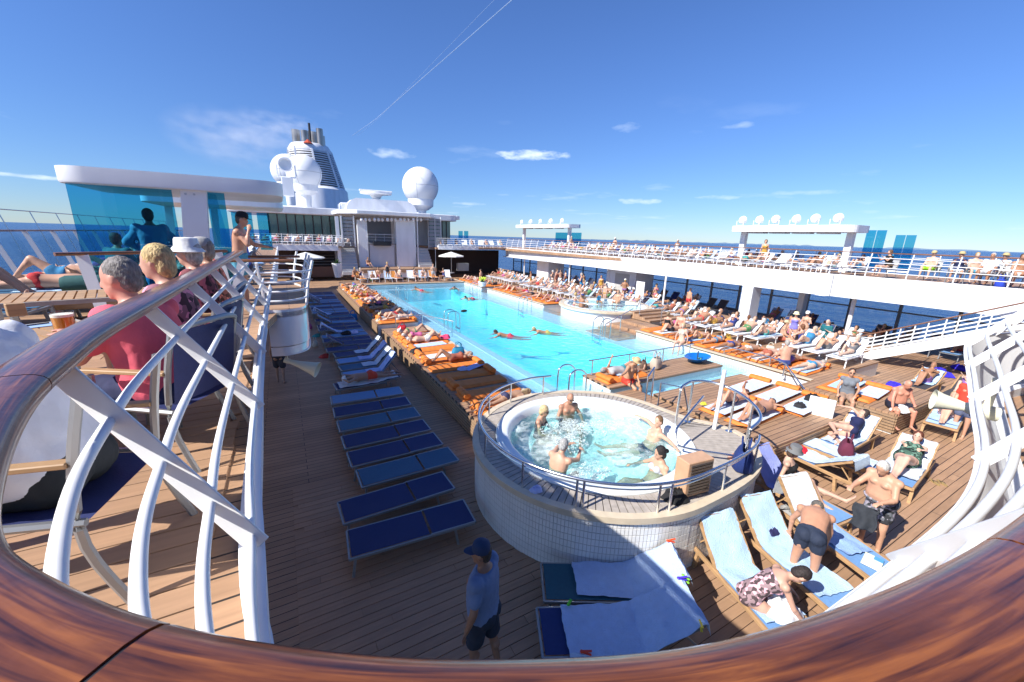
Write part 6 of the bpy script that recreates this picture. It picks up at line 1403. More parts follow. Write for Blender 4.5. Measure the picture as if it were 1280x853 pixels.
# ============================================================ ROWS OF PEOPLE AND LOUNGERS
rp_ = random.Random(21)
def outfit(fem, rnd):
    c, nm = rnd.choice(COLS)
    if fem:
        if rnd.random() < .5: return ('swimsuit',), (c,), nm+' swimsuit'
        return ('bikini_top', 'briefs'), (c, c), nm+' bikini'
    if rnd.random() < .55: return ('trunks',), (c,), nm+' trunks'
    return ('briefs',), (c,), nm+' briefs'
def auto(pose, loc, rz, where, group, rnd=rp_, vox=.027, hatp=.12, skin_=None):
    fem = POSES[pose].get('fem', False); w_, cs, nm = outfit(fem, rnd); hc, hn = rnd.choice(HAIRS); hs = 'short' if not fem else rnd.choice(['bob', 'bun', 'bob'])
    if not fem and rnd.random() < .25: hs = 'balding'
    hk = None; hcc = (.8, .8, .8)
    if rnd.random() < hatp: hk = 'cap' if pose != 'sit_f' else 'sunhat'; hcc = rnd.choice([(.75, .75, .73), (.03, .05, .2), (.6, .5, .3)])
    verb = {'lie': 'lying', 'prone': 'face down', 'rec': 'reclining', 'sit': 'sitting', 'stand': 'standing'}[pose.split('_')[0]]
    lb = '%s-haired person in %s %s %s' % (hn, nm, verb, where)
    return person(pose, POSES[pose], loc, rz, lb, w_, cs, hs, hc, hk, hcc, (), skin_, vox, False, group, scale=rnd.uniform(.93, 1.05))
gp = 'sunbathers round the pool'
LIE = ['lie_m', 'lie_f', 'lie_m2', 'lie_f2', 'lie_m3', 'lie_f3', 'prone_m', 'prone_f', 'lie_m2', 'lie_m3']
REC = ['rec_m', 'rec_f', 'rec_m2', 'rec_f2']
def on_mat(x, y, z, flip, where, pose=None):     # the mat runs +x from its foot; the head lies towards +x unless flipped
    pose = pose or rp_.choice(LIE)
    return auto(pose, (x+(.98 if not flip else .95), y, z+.075), pi if flip else 0+rp_.uniform(-.08, .08), where, gp)
def flat_towel(x, y, z, a, c_, lab, s=1.0, group='towels spread on the mats'):
    if 'flat' not in TWM:
        mb = MB(); n_, m_ = 26, 12
        for i in range(n_+1):
            for j in range(m_+1): X = -.85+1.7*i/n_; Y = -.29+.58*j/m_; mb.v.append(V((X, Y, .09+.014*abs(mnoise.noise(V((X*4, Y*4, 1))))+.008*mnoise.noise(V((X*11, Y*11, 2))))))
        for i in range(n_):
            for j in range(m_): a_ = i*(m_+1)+j; mb.f.append((a_, a_+m_+1, a_+m_+2, a_+1))
        TWM['flat'] = mb.mesh('towel', towelm, smooth=True)
    o_ = link('towel', TWM['flat'], None, c_); o_.location = (x, y, z); o_.rotation_euler = (0, 0, a); o_.scale = (s, s, 1); tag(o_, lab, 'towel', group); return o_
# shaded platform: far part crowded in the sun
for i in range(20):
    if i in (3, 10, 15): continue
    on_mat(3.88, 20.5+i*.79, PZ, i % 3 != 0, 'on the %s orange mat beyond the steel step rail' % ORD[i+1])
for i in (1, 2, 5, 8, 9): flat_towel(4.85, 20.5+i*.79+.2, PZ, .1, WT, 'white towel beside the %s orange mat beyond the step rail' % ORD[i+1])
on_mat(3.88, 12.9, PZ, False, 'in beige top with knees up on the mats by the teal bag', 'lie_f2')
for (y, c_, lb) in ((13.6, WT, 'white towel spread on an orange mat beside the pink bag'), (15.2, (.5, .6, .8), 'pale blue towel across an orange mat by the red bag'), (16.9, (.55, .6, .8), 'pale towel heaped at the foot of the shaded platform mats')): flat_towel(4.7, y, PZ, .06, c_, lb, .9)
bundle(G(683/3.158+340, 293/3.158+330, .72), 'pile', (.75, .06, .16), 'pink-red bag on the mats of the shaded platform', 'bag', s=1.0)
bundle(G(573, 446, .72), 'bag', (.02, .22, .38), 'teal-blue bag beside the lying woman on the shaded platform', 'bag', s=1.2); bundle(G(578, 462, .70), 'pile', (.45, .55, .85), 'small folded pale blue towel on an empty orange mat', 'towel', s=.7); flat_towel(5.3, 11.9, PZ, .5, (.45, .55, .85), 'pale blue towel trailing from the teal bag over the mats', .55)
bundle(G(503, 415, .72), 'bag', (.6, .02, .04), 'red bag standing on the orange mats by the white towels', 'bag', s=1.0); bundle(G(520, 440, .7), 'pile', (.02, .02, .025), 'black shoes heaped at the platform edge by the sunlit loungers', 'shoes', s=1.0)
# sunny side: mats
hd = {0: 'lie_m2', 1: 'lie_f2', 2: 'lie_m3', 3: 'prone_m', 4: 'lie_f', 5: 'lie_f3', 6: 'lie_m', 7: 'prone_f'}
for i in range(10):
    if i == 9: continue
    on_mat(15.45, 6.75+i*.78, PZ, False, 'on the %s mat of the wide sunny platform' % ORD[i+1], rp_.choice(LIE))
    flat_towel(16.3, 6.75+i*.78+.05, PZ, .05, WT if i % 3 else LB, '%s towel under the sunbather on the %s mat of the sunny platform' % ('white' if i % 3 else 'pale blue', ORD[i+1]), .95) if i % 2 == 0 else None
for i in range(11):
    on_mat(15.45, 22.8+i*.78, PZ, False, 'on the %s mat beyond the small whirlpool' % ORD[i+1])
for i in range(8):
    on_mat(15.45, 32.8+i*.8, PZ, False, 'on the %s mat past the yellow flowers' % ORD[i+1])
# sunny side: loungers behind the mats, back raised
gw = 'white towel-covered loungers on the sunny side'
def wrow(x, y0, y1, st, tag_, colr, kind, people, bk=.75, towels=.7, z=0, posep=REC, ang=0, gname=gw, seed=0, zt=None, vox=.027):
    r_ = random.Random(seed+int(x*10)); y = y0; i = 0
    while y < y1:
        a = ang+r_.uniform(-.12, .12); xx = x+r_.uniform(-.2, .2); i += 1; b_ = bk if r_.random() < .8 else 0.0
        c_ = colr if not isinstance(colr, list) else r_.choice(colr)
        lounger(kind, b_, (xx, y, z), a, c_, '%s lounger, %s %s' % ('raised-back' if b_ else 'flat', ORD[min(i, 40)], tag_), gname)
        if r_.random() < towels: towel_on((xx, y, z), a, .2+.6*r_.random(), 2.15, b_, r_.choice([WT, WT, LB]), 'towel over the %s lounger %s' % (ORD[min(i, 40)], tag_), 'towels draped on loungers', w_=.56, seed=r_.choice([1, 2, 3]))
        if r_.random() < people:
            ps = r_.choice(posep if b_ else ['lie_m', 'lie_f2', 'prone_m', 'lie_m2']); off = 1.08 if b_ else 1.0; dx, dy = off*cos(a), off*sin(a)
            auto(ps, (xx+dx, y+dy, z+SH+.02), a, 'on the %s lounger %s' % (ORD[min(i, 40)], tag_), gp, vox=vox)
        y += st*r_.uniform(.92, 1.1)
wrow(18.0, 6.6, 9.2, .85, 'behind the mats of the wide sunny platform', WT, 'white', 1, z=.6, seed=1)
wrow(18.0, 9.9, 13.8, .85, 'at the broad pillar end of the sunny platform', WT, 'white', 1, z=.6, seed=2)
wrow(21.6, 8.6, 16.5, 1.0, 'in front of the broad pillar row', [WT, LB], 'white', 1, seed=3)
wrow(18.2, 23.0, 31, .9, 'behind the mats beyond the small whirlpool', WT, 'white', 1, z=.6, seed=4)
wrow(21.8, 17.5, 38, 1.0, 'along the open deck behind the small whirlpool', [WT, SB], 'white', .85, seed=5)
wrow(26.4, 2.5, 15, 1.05, 'in the shade by the sea windows near the ramp', [NV, (.05, .05, .06), SB], 'metal', .95, towels=.4, seed=6, bk=.95)
wrow(26.4, 17.8, 38, 1.1, 'in the far shade by the sea windows', [NV, (.05, .05, .06)], 'metal', .85, towels=.4, seed=7, bk=.95)
wrow(18.4, 33, 38.5, .9, 'behind the mats past the yellow flowers', WT, 'white', .8, z=.6, seed=8)
# under and behind the ramp
wrow(18.6, .6, 4.6, 1.0, 'in the shade beneath the ramp', [(.05, .05, .06), SB], 'teak', .9, towels=.3, seed=9, bk=.5)
# upper sunny deck
gu = 'loungers on the sunny upper deck'
wrow(25.3, 9.8, 39.5, .98, 'by the long railing of the sunny upper deck', [WT, WT, (.35, .35, .36)], 'white', .9, z=ZU, seed=10, gname=gu, vox=.027)
wrow(28.2, 11, 39.5, 1.15, 'in the second rank of the sunny upper deck', [WT, LB], 'white', .9, z=ZU, seed=12, gname=gu, vox=.027)
# port deck loungers behind the blue glass
gq = 'loungers on the shaded port upper deck'
wrow(-4.6, 9.6, 16.5, 1.0, 'behind the blue glass on the upper deck', [NV, TL_], 'metal', .8, towels=.5, z=ZU, seed=13, gname=gq, bk=.8)
wrow(-2.4, 12.5, 20, 1.1, 'beside the shirtless man on the upper deck', [NV, SB], 'metal', .6, towels=.5, z=ZU, seed=14, gname=gq, bk=.8, ang=.3)
# far lounge deck: people on white loungers
for i in range(13):
    x = -3.6+i*.95; 
    if x > 6: break
    lounger('white', .8, (x, BY-1.6, ZF), radians(75)+random.uniform(-.2, .2), WT, 'tiny white lounger, %s from the shaded end of the far lounge deck' % ORD[i+1], 'loungers on the far lounge deck')
    auto(rp_.choice(REC), (x+.25, BY-.6, ZF+SH), radians(75), 'on the %s lounger of the far lounge deck' % ORD[i+1], 'people on the far lounge deck', vox=.027)
x2_, _ = zx(546, 306)
for i in range(9):
    x = x2_+i*1.0
    lounger('white', .8, (x, BY-1.6, ZF), radians(75)+random.uniform(-.2, .2), WT, 'tiny white lounger, %s from the bandstand on the far sunny deck corner' % ORD[i+1], 'loungers on the far lounge deck')
    if i % 2 == 0: auto(rp_.choice(REC), (x+.25, BY-.6, ZF+SH), radians(75), 'on the %s lounger right of the bandstand' % ORD[i+1] if 0 else 'on the %s lounger of the far sunny deck corner' % ORD[i+1], 'people on the far lounge deck', vox=.027)
# bandstand foreground people and loungers on the end platform
for i, (px, pose, rz) in enumerate(((462, 'sit_m3', -1.2), (481, 'stand_f', -1.5), (496, 'sit_m', 3.5), (513, 'sit_f', -1.2), (524, 'sit_m2', -1.8), (536, 'stand_m', -1.5), (549, 'sit_f', 3.4), (440, 'sit_m2', -1.0), (448, 'sit_f', -1.3), (470, 'sit_m', -1.9))):
    g = G(px, 352, .6); y = min(max(g.y, 36.9), 39.0); auto(pose, (G(px, 350, .6).x*y/max(g.y, 1), y, .6), rz, '%s on the end platform before the bandstand' % ('first', 'second', 'third', 'fourth', 'fifth', 'sixth', 'seventh', 'eighth', 'ninth', 'tenth')[i], 'people before the bandstand', vox=.027)
for i, px in enumerate((455, 470, 486, 500, 515, 530, 545, 560)):
    g = G(px, 350, .6); lounger('white', .9, (g.x*37.9/g.y, 37.9, .6), radians(80)+random.uniform(-.4, .4), [(.75, .3, .06), WT, LB][i % 3], '%s lounger, %s from the planter on the end platform' % (('orange', 'white', 'pale blue')[i % 3], ORD[i+1]), 'loungers on the end platform')
x_, z_ = zx(459, 333, BY-2); auto('sit_m3', (x_, BY-2.4, z_+.05), -1.2, 'alone on the bandstand step edge', 'people before the bandstand', vox=.027)
# standing people on the sunny side
for i, (px, py, pose, rz, where) in enumerate(((642, 352, 'stand_m', 2.0, 'by the white service pillar'), (663, 352, 'stand_m2', 2.6, 'beside the white service pillar, hands together'), (690, 352, 'stand_f', 2.2, 'between the service pillar and thin pole'), (728, 366, 'stand_f2', 3.0, 'behind the small whirlpool in the sun'), (755, 372, 'stand_m', 3.0, 'near the service block corner'), (700, 350, 'stand_m3', 1.6, 'walking in the shade by the service pillar'), (601, 350, 'stand_m2', 2.4, 'at the far end past the flowers'))):
    auto(pose, G(px, py+8, 0), rz, where, 'people standing on the sunny side', vox=.027)
# sitting group by the railing of the near sunny upper deck
gt = 'people sitting at the railing of the sunny upper deck'
CHM = {}
def chair(p, rz, label, group, colr=(.02, .03, .12), nobk=False):
    e = empty('deck_chair', p, rz, label, 'chair', group)
    if 'c' not in CHM:
        Lc = []
        for y in (-.27, .27):
            Lc.append(('leg', MB().tube(cr([(.24, y, .0), (.22, y, .3), (.2, y, .62)], 3), .017, 6).mesh('leg', alum, smooth=True))); Lc.append(('leg', MB().tube(cr([(-.32, y, 0), (-.22, y, .3), (-.24, y, .6), (-.30, y*.95, .88)], 4), .017, 6).mesh('leg', alum, smooth=True)))
            Lc.append(('armrest', MB().bar((-.24, y, .64), (.24, y, .645), .045, .022).mesh('armrest', teakf, bevel=.004)))
            Lc.append(('side_rail', MB().tube([(-.24, y, .40), (.22, y, .43)], .016, 6).mesh('side_rail', alum)))
        s_ = MB(); 
        for i in range(9):
            for j in range(5): u = i/8; v = -1+j*.5; s_.v.append(V((.22-.46*u, v*.25, .43-.03*u-.03*sin(pi*u)*(1-v*v))))
        for i in range(8):
            for j in range(4): a = i*5+j; s_.f.append((a, a+5, a+6, a+1))
        Lc.append(('seat', s_.mesh('seat', sling, smooth=True))); s_ = MB()
        for i in range(9):
            for j in range(5): u = i/8; v = -1+j*.5; s_.v.append(V((-.235-.07*u-.02*(1-v*v), v*.25, .44+.44*u)))
        for i in range(8):
            for j in range(4): a = i*5+j; s_.f.append((a, a+1, a+6, a+5))
        Lc.append(('backrest', s_.mesh('backrest', sling, smooth=True))); Lc.append(('top_rail', MB().tube(cr([(-.30, -.257, .87), (-.325, -.15, .90), (-.325, .15, .90), (-.30, .257, .87)], 4), .018, 8).mesh('top_rail', alum, smooth=True)))
        CHM['c'] = Lc
    bo = None
    for nm, me in CHM['c']:
        if nobk and nm in ('backrest', 'top_rail'): continue
        o_ = link(nm, me, bo if nm == 'top_rail' and bo else e, colr)
        if nm == 'backrest': bo = o_
    return e
def table(p, rz, label, w_=1.0, d_=.8, h=.72):
    e = empty('table', p, rz, label, 'table'); n_ = int(w_/.075)
    for k in range(n_): x = -w_/2+w_*(k+.5)/n_; MB().box(x-.032, x+.032, -d_/2+.03, d_/2-.03, h-.03, h).obj('slat', teakf, e)
    for a in ((-w_/2, w_/2, -d_/2-.01, -d_/2+.025), (-w_/2, w_/2, d_/2-.025, d_/2+.01), (-w_/2-.03, -w_/2, -d_/2-.01, d_/2+.01), (w_/2, w_/2+.03, -d_/2-.01, d_/2+.01)): MB().box(*a, h-.045, h-.002).obj('rim', greyteak, e)
    for x in (-1, 1):
        for y in (-1, 1): MB().bar((x*(w_/2-.06), y*(d_/2-.06), h-.04), (x*(w_/2-.04), y*(d_/2-.04), 0), .05, .03).obj('leg', alum, e)
    return e
for i, (px, y, cl, cc, lab, fem, hk) in enumerate(((1108, 8.1, ('tank',), ((.01, .01, .01),), 'person in black top sitting at the upper deck railing near the blue windscreens', True, None), (1162, 6.6, ('long_shorts',), ((.35, .7, .03),), 'shirtless person in lime green shorts behind the upper deck railing', False, 'cap'), (1196, 5.7, ('tank', 'long_shorts'), ((.02, .03, .1), (.6, .65, .7)), 'person in navy top and pale shorts on the sunny upper deck', True, 'sunhat'), (1215, 5.2, ('trunks',), ((.05, .3, .45),), 'bare-chested person by the pale towel chair on the upper deck', False, None), (1236, 4.7, ('tshirt', 'long_shorts'), ((.6, .7, .85), (.5, .5, .5)), 'person in pale blue T-shirt at the near upper railing', False, None), (1252, 4.3, ('tank', 'long_shorts'), ((.7, .7, .7), (.1, .1, .1)), 'person in straw hat and white top at the upper railing', True, 'sunhat'), (1272, 3.8, ('trunks',), ((.6, .65, .7),), 'dark-haired tanned person at the edge of the upper deck table', False, None))):
    X = 26.0+(i % 2)*.7; d_ = fw+rt*((px-640)/FPX)-up*((340-426.5)/FPX); y = d_.y/d_.x*X; r_ = pi+random.uniform(-.7, .7)
    person('sit_f' if fem else 'sit_m', POSES['sit_f' if fem else 'sit_m'], (X, y, ZU), r_, lab, cl, cc, 'bob' if fem else 'short', random.choice(HAIRS)[0], hk, (.5, .4, .2), (), None, .027, False, gt)
    chair((X, y, ZU), r_, 'chair under the %s sitter at the near sunny railing' % ORD[i+1], 'chairs at the sunny upper railing', (.5, .52, .55))
bundle((25.6, 4.6, ZU), 'bag', (.02, .06, .5), 'bright blue bag on the floor by the sunny upper railing', 'bag', s=1.2)

# belongings left beside the loungers and mats
r_ = random.Random(77); BC = [((.02, .02, .03), 'black'), ((.5, .05, .04), 'red'), ((.03, .08, .4), 'blue'), ((.55, .5, .4), 'beige'), ((.6, .62, .65), 'white'), ((.05, .3, .3), 'teal'), ((.55, .35, .05), 'mustard'), ((.45, .1, .25), 'pink')]
for i in range(12):
    c_, nm = BC[i % 8]; k = 'bag' if i % 3 == 0 else 'pile'; bundle((17.5+r_.uniform(-.15, .15), 7.0+i*.6, .61), k, c_, '%s %s between mats and loungers, %s along the wide sunny platform' % (nm, 'bag' if k == 'bag' else 'clothes heap', ORD[i+1]), 'bag' if k == 'bag' else 'clothes', r_.random()*3, .9)
for i in range(12):
    c_, nm = BC[(i*3+1) % 8]; k = 'bag' if i % 2 == 0 else 'pile'; bundle((20.9+r_.uniform(-.3, .3), 8.8+i*.75, .01 if i else .01), k, c_, '%s %s on the open deck, %s before the broad pillar loungers' % (nm, 'bag' if k == 'bag' else 'clothes heap', ORD[i+1]), 'bag' if k == 'bag' else 'clothes', r_.random()*3, 1.0)
for i in range(10):
    c_, nm = BC[(i*5+2) % 8]; bundle((17.6+r_.uniform(-.15, .15), 23.2+i*.8, .61), 'pile', c_, '%s clothes heap behind the mats beyond the small whirlpool, %s along' % (nm, ORD[i+1]), 'clothes', r_.random()*3, 1.0)
for i in range(9):
    c_, nm = BC[(i*7+3) % 8]; bundle((4.05+r_.uniform(-.1, .1), 20.9+i*1.6, .61), 'pile', c_, '%s clothes heap at the shaded ends of the mats, %s beyond the step rail' % (nm, ORD[i+1]), 'clothes', r_.random()*3, .8)
for i in range(8):
    c_, nm = BC[(i*2+1) % 8]; bundle((.9+r_.uniform(-.2, .2), 17.4+i*1.9, .0), 'bag' if i % 2 else 'pile', c_, '%s belongings under the shaded loungers, %s towards the bandstand' % (nm, ORD[i+1]), 'belongings', r_.random()*3, .9)

# a further rank between the open deck and the shade, and people sitting about
wrow(23.9, 8.9, 15.2, 1.05, 'just inside the shade edge by the broad pillar', [SB, WT, NV], 'metal', 1, towels=.5, seed=15, bk=.85)
wrow(24.0, 18.5, 37, 1.1, 'just inside the shade edge beyond the service block', [SB, WT, NV], 'metal', .95, towels=.5, seed=16, bk=.85)
for i in range(9):
    y = 7.2+i*.82; auto(['sit_f2', 'sit_m3', 'sit_f', 'sit_m'][i % 4], (19.9+rp_.uniform(-.2, .2), y, .62 if i % 4 < 2 else .2), rp_.uniform(-3, 3), 'at the inner edge of the sunny platform, %s from the ramp' % ORD[i+1], gp)
for i in range(9):
    y = 23.3+i*.86; auto(['sit_m3', 'sit_f2', 'stand_f', 'sit_m'][i % 4], (20.2+rp_.uniform(-.2, .2), y, .62 if i % 4 != 3 else .2), rp_.uniform(-3, 3), 'at the inner platform edge beyond the small whirlpool, %s along' % ORD[i+1], gp)
for i in range(6):
    y = 19+i*3.1; auto(['stand_m', 'stand_f', 'stand_m2', 'stand_f2', 'stand_m3', 'stand_f'][i], (25.6+rp_.uniform(-.5, .5), y, 0), rp_.uniform(-3, 3), 'in the shade under the long deck edge, %s beyond the service block' % ORD[i+1], 'people standing on the sunny side')
for i in range(8):
    y = 12+i*3.4; auto(['stand_m', 'stand_f2', 'stand_m3', 'stand_f'][i % 4], (27.4+rp_.uniform(-.3, .3), y, ZU), rp_.uniform(-3, 3), 'on the sunny upper deck, %s from the floodlit canopy' % ORD[i+1], 'people standing on the upper deck') if i % 2 else None
for i in range(14): on_mat(3.88, 15.0+i*.0, PZ, True, 'x') if False else None
for i, y in enumerate((15.75, 16.55, 17.35)): on_mat(3.88, y, PZ, True, 'on the shaded platform mats, %s before the step gap' % ORD[i+1])
# ============================================================ FOREGROUND RIGHT: TEAK LOUNGERS
gt_ = 'teak loungers with pale blue slings in the sun'
TLs = [('TL1', (5.02, 1.42), 73, .80, 'teak lounger with pale towel under the bending woman'), ('TL2', (6.12, 1.40), 75, .80, 'teak lounger with pale towel beside the man in dark trunks'), ('TL3', (7.28, 1.42), 74, .85, 'teak lounger with striped white towel and a book at its foot'), ('TL4', (8.1, 2.3), 84, .85, 'teak lounger with lilac towel where the woman in the grey hat sits'),
 ('TL5', (10.05, 4.7), -93, .62, 'teak lounger with red cloth and white towel, back raised to the sunbathers'), ('TL6', (10.75, 4.6), -86, .0, 'flat teak lounger with maroon bag on it'), ('TL7', (11.0, 3.75), 2, .72, 'teak lounger of the woman asleep in the navy swimsuit'), ('TL8', (10.5, 2.45), 6, .62, 'teak lounger of the woman in the green patterned swimsuit'), ('TL9', (15.2, 2.95), 8, .5, 'teak lounger of the woman in the pale flowered bikini'), ('TL10', (13.1, 4.4), 0, 0, 'flat pale blue lounger half hidden behind the sleeping woman')]
TP = {}
for nm, p, a, bk, lb in TLs: lounger('teak', bk, (p[0], p[1], 0), radians(a), SB if nm not in ('TL9',) else LB, lb, gt_); TP[nm] = (V((p[0], p[1], 0)), radians(a), bk)
def tow(nm, x0, x1, c_, lab, w_=.62, seed=1, yoff=0, skew=0): p, a, bk = TP[nm]; return towel_on(p, a, x0, x1, bk, c_, lab, w_=w_, seed=seed, yoff=yoff, skew=skew)
tow('TL1', .35, 2.28, LB, 'pale blue towel over the lounger of the bending woman', seed=5); tow('TL2', .25, 2.30, LB, 'pale blue towel over the lounger of the man in dark trunks', seed=6)
tow('TL3', 1.15, 2.42, WT, 'white striped towel hung over a raised lounger back', .60, 7); tow('TL3', .42, 1.18, (.30, .46, .78), 'sky blue towel on the lounger seat beside the book', .5, 8)
tow('TL4', .9, 2.45, (.33, .38, .78), 'lilac-blue towel hanging behind the woman in the grey hat', .66, 9); tow('TL5', .45, 2.2, (.6, .72, .85), 'white-blue towel running up the back of the lounger with red cloth', .6, 10)
tow('TL6', .3, 1.75, (.6, .72, .85), 'pale towel spread under the maroon bag', .58, 11); tow('TL7', .2, 1.9, (.55, .66, .82), 'pale towel under the woman in the navy swimsuit', .58, 12); tow('TL8', .35, 2.0, (.62, .68, .76), 'white towel under the woman in the green swimsuit', .6, 13); tow('TL9', .3, 1.9, LB, 'pale blue towel under the woman in the flowered bikini', .6, 14); tow('TL10', .2, 1.7, LB, 'pale towel on the half hidden flat lounger', .58, 15)
def on(nm, x, y=0, z=SH): p, a, bk = TP[nm]; q = Matrix.Rotation(a, 3, 'Z') @ V((x, y, 0)); return p+q+V((0, 0, z))
bundle(on('TL5', .72, .05, SH+.01), 'pile', (.65, .01, .03), 'crumpled red cloth on the teak lounger', 'cloth', .3, .75); bundle(on('TL6', 1.2, 0, SH+.02), 'bag', (.13, .02, .05), 'maroon flowered bag on the flat teak lounger', 'bag', .4, 1.15)
bk_ = empty('book', on('TL3', .25, .0, SH+.015), radians(100), 'pale book with yellow and blue cover on the foot of a lounger', 'book')
MB().box(-.11, .11, -.16, .16, 0, .018).obj('pages', mat('paper', (.75, .75, .7), .8), bk_); MB().box(-.112, .112, -.162, .162, .0185, .022).obj('cover', mat('cover', (.72, .76, .6), .4), bk_); MB().box(-.112, .0, -.162, -.06, .0225, .0235).obj('band', mat('cover_blue', (.1, .35, .6), .4), bk_)
bundle(on('TL1', .45, -.05, SH+.03), 'pile', (.8, .82, .85), 'heaped white cloth under the hands of the bending woman', 'cloth', .2, 1.0); bundle(on('TL1', .2, -.25, SH+.02), 'pile', (.75, .35, .02), 'small orange-yellow pouch at the lounger foot', 'pouch', .2, .35)
bundle(G(962, 664, .45), 'pile', (.02, .02, .09), 'navy cloth between the two towel loungers', 'cloth', 0, .6); bundle(G(985, 640, .0), 'pile', (.3, .3, .3), 'grey clothes under the raised lounger back', 'cloth', 0, .8)
bundle(G(1090, 590, .0), 'pile', (.35, .3, .2), 'pair of sandals heaped under the lounger', 'sandals', 0, .4)
def flipflops(p, rz, lab, c_=(.12, .08, .04)):
    e = empty('sandals', p, rz, lab, 'sandals')
    for k in (-1, 1):
        mb = MB(); n_ = 16; pts = [(.13*cos(2*pi*i/n_), .045*sin(2*pi*i/n_)*(1+.15*cos(2*pi*i/n_))+.07*k) for i in range(n_)]; mb.prism(pts, 0, .018); mb.obj('sole', cloth, e, color=c_)
        MB().tube([(.08, .07*k, .018), (.0, .07*k+.035, .035), (-.03, .07*k+.04, .018)], .005, 5).obj('strap', dark, e); MB().tube([(.08, .07*k, .018), (.0, .07*k-.035, .035), (-.03, .07*k-.04, .018)], .005, 5).obj('strap', dark, e)
flipflops(G(1173, 604, 0.016), .9, 'brown flip-flops on the planks by the green swimsuit lounger', (.35, .24, .1)); flipflops(G(1166, 608, .016) if 0 else G(1165, 496, .016), .5, 'dark flip-flops near the slatted platform corner')
# display board standing by the platform
bd2 = empty('poster_stand', G(1018, 545, 0), radians(20), 'white framed poster stand with grey panel by the slatted platform', 'sign stand')
MB().box(-.03, .03, -.28, .28, .05, 1.1).obj('board', white, bd2, bevel=.01); MB().box(.031, .036, -.22, .22, .15, 1.0).obj('panel', mat('panel_grey', (.45, .47, .5), .3), bd2)
for y in (-.2, .2): MB().bar((0, y, .06), (.25, y, 0), .03, .03).obj('leg', white, bd2)
# things on the platforms
boat = empty('toy_boat', (13.35, 9.2, .604), radians(10), 'big blue plastic bowl-shaped toy on the end of the island', 'toy boat')
n_ = 32; mb = MB(); bl = (.01, .16, .55)
for rr, z in ((.18, .0), (.22, .03), (.42, .16), (.52, .22), (.50, .23), (.40, .17), (.2, .05), (.001, .045)):
    for k in range(n_): t = 2*pi*k/n_; w_ = 1+(.035*cos(12*t) if rr > .3 else 0); mb.v.append(V((rr*1.25*cos(t)*w_, rr*.8*sin(t)*w_, z)))
for i in range(7):
    for k in range(n_): mb.f.append((i*n_+k, i*n_+(k+1) % n_, (i+1)*n_+(k+1) % n_, (i+1)*n_+k))
mb.obj('hull', plastic, boat, smooth=True, color=bl); MB().bar((-.1, -.05, .05), (.02, .02, .42), .05, .02).obj('handle', plastic, boat, color=(.02, .05, .1)); MB().ell((.15, 0, .09), (.12, .08, .05), 10, 6).obj('toys', plastic, boat, color=(.3, .6, .3))
bundle((11.2, 9.3, .61), 'bag', (.5, .42, .34), 'beige and brown beach bag on the island beside the straw-hat man', 'bag', .3, 1.35); bundle((10.75, 9.45, .61), 'bag', (.12, .07, .05), 'dark brown bag leaning against the beige beach bag', 'bag', .8, 1.0)
flat_towel(9.6, 9.2, .64, .05, (.55, .65, .8), 'pale towel beside the straw-hat man on the island', .6)
for k, (x, y) in enumerate(((10.4, 5.25), (10.4, 5.95), (12.4, 6.6), (12.5, 5.8), (12.3, 5.0))): flat_towel(x, y, PZ, .08, (.6, .7, .82) if k != 1 else WT, 'pale towel on the slatted platform, %s' % ('under the bearded man', 'under the person with raised knees', 'nearest the pool', 'in the middle', 'under the black bag'))[:0] if 0 else flat_towel(x, y, PZ, .08, (.6, .7, .82), 'pale towel on the slatted platform %s' % ('under the bearded man', 'under the person with raised knees', 'nearest the pool', 'in the middle of the mats', 'under the black bag')[k])
bundle((12.9, 5.1, .72), 'pile', (.01, .01, .012), 'black hairy-looking bag on the slatted platform mats', 'bag', 0, 1.0); bundle((12.0, 5.0, .72), 'pile', (.02, .02, .025), 'black cloth beside the black bag on the slatted platform', 'cloth', 0, .7)
bundle((9.7, 6.3, .69), 'pile', (.6, .6, .05), 'yellow-green toy at the foot of the raised-knees sunbather', 'toy', 0, .4)
flat_towel(15.6, 5.3, PZ, .1, LB, 'pale blue towel behind the seated couple', 1.0); flat_towel(15.6, 4.6, PZ, .1, (.6, .7, .82), 'pale towel nearest the seated man in black trunks', .9); bundle((14.6, 3.7, .62), 'pile', (.8, .82, .84), 'white towel bunched beside the seated man', 'towel', 0, 1.1)
for k, (x, y) in enumerate(((16.7, 4.3), (16.4, 4.9), (17.1, 4.6))): bundle((x, y, .62), 'pile', (.03, .02, .55), 'royal blue towel heap %s on the platform end' % ('nearest the slats', 'beside the seated man', 'at the outer corner')[k], 'towel', k, .9)
for k, (px, py) in enumerate(((1172, 465), (1200, 462), (1180, 470))): bundle(G(px, py, .02), 'pile', (.03, .02, .5), 'royal blue bag on the deck %s the orange-red shirt' % ('behind', 'beyond', 'beside')[k], 'bag', k, 1.3)
bundle(G(843, 622, TZ), 'pile', (.01, .01, .012), 'black cloth on the whirlpool rim by the louvred box', 'cloth', 0, .9); bundle(G(927, 585, TZ), 'bag', (.01, .03, .15), 'navy blue bag with shoes on the whirlpool landing', 'bag', .5, 1.3); bundle(G(917, 573, TZ), 'pile', (.6, .3, .2), 'peach shoes on the whirlpool landing', 'shoes', 0, .5); bundle(G(670, 613, TZ), 'pile', (.5, .55, .85), 'pale cloth on the rim slats by the rail posts', 'cloth', 0, .45)

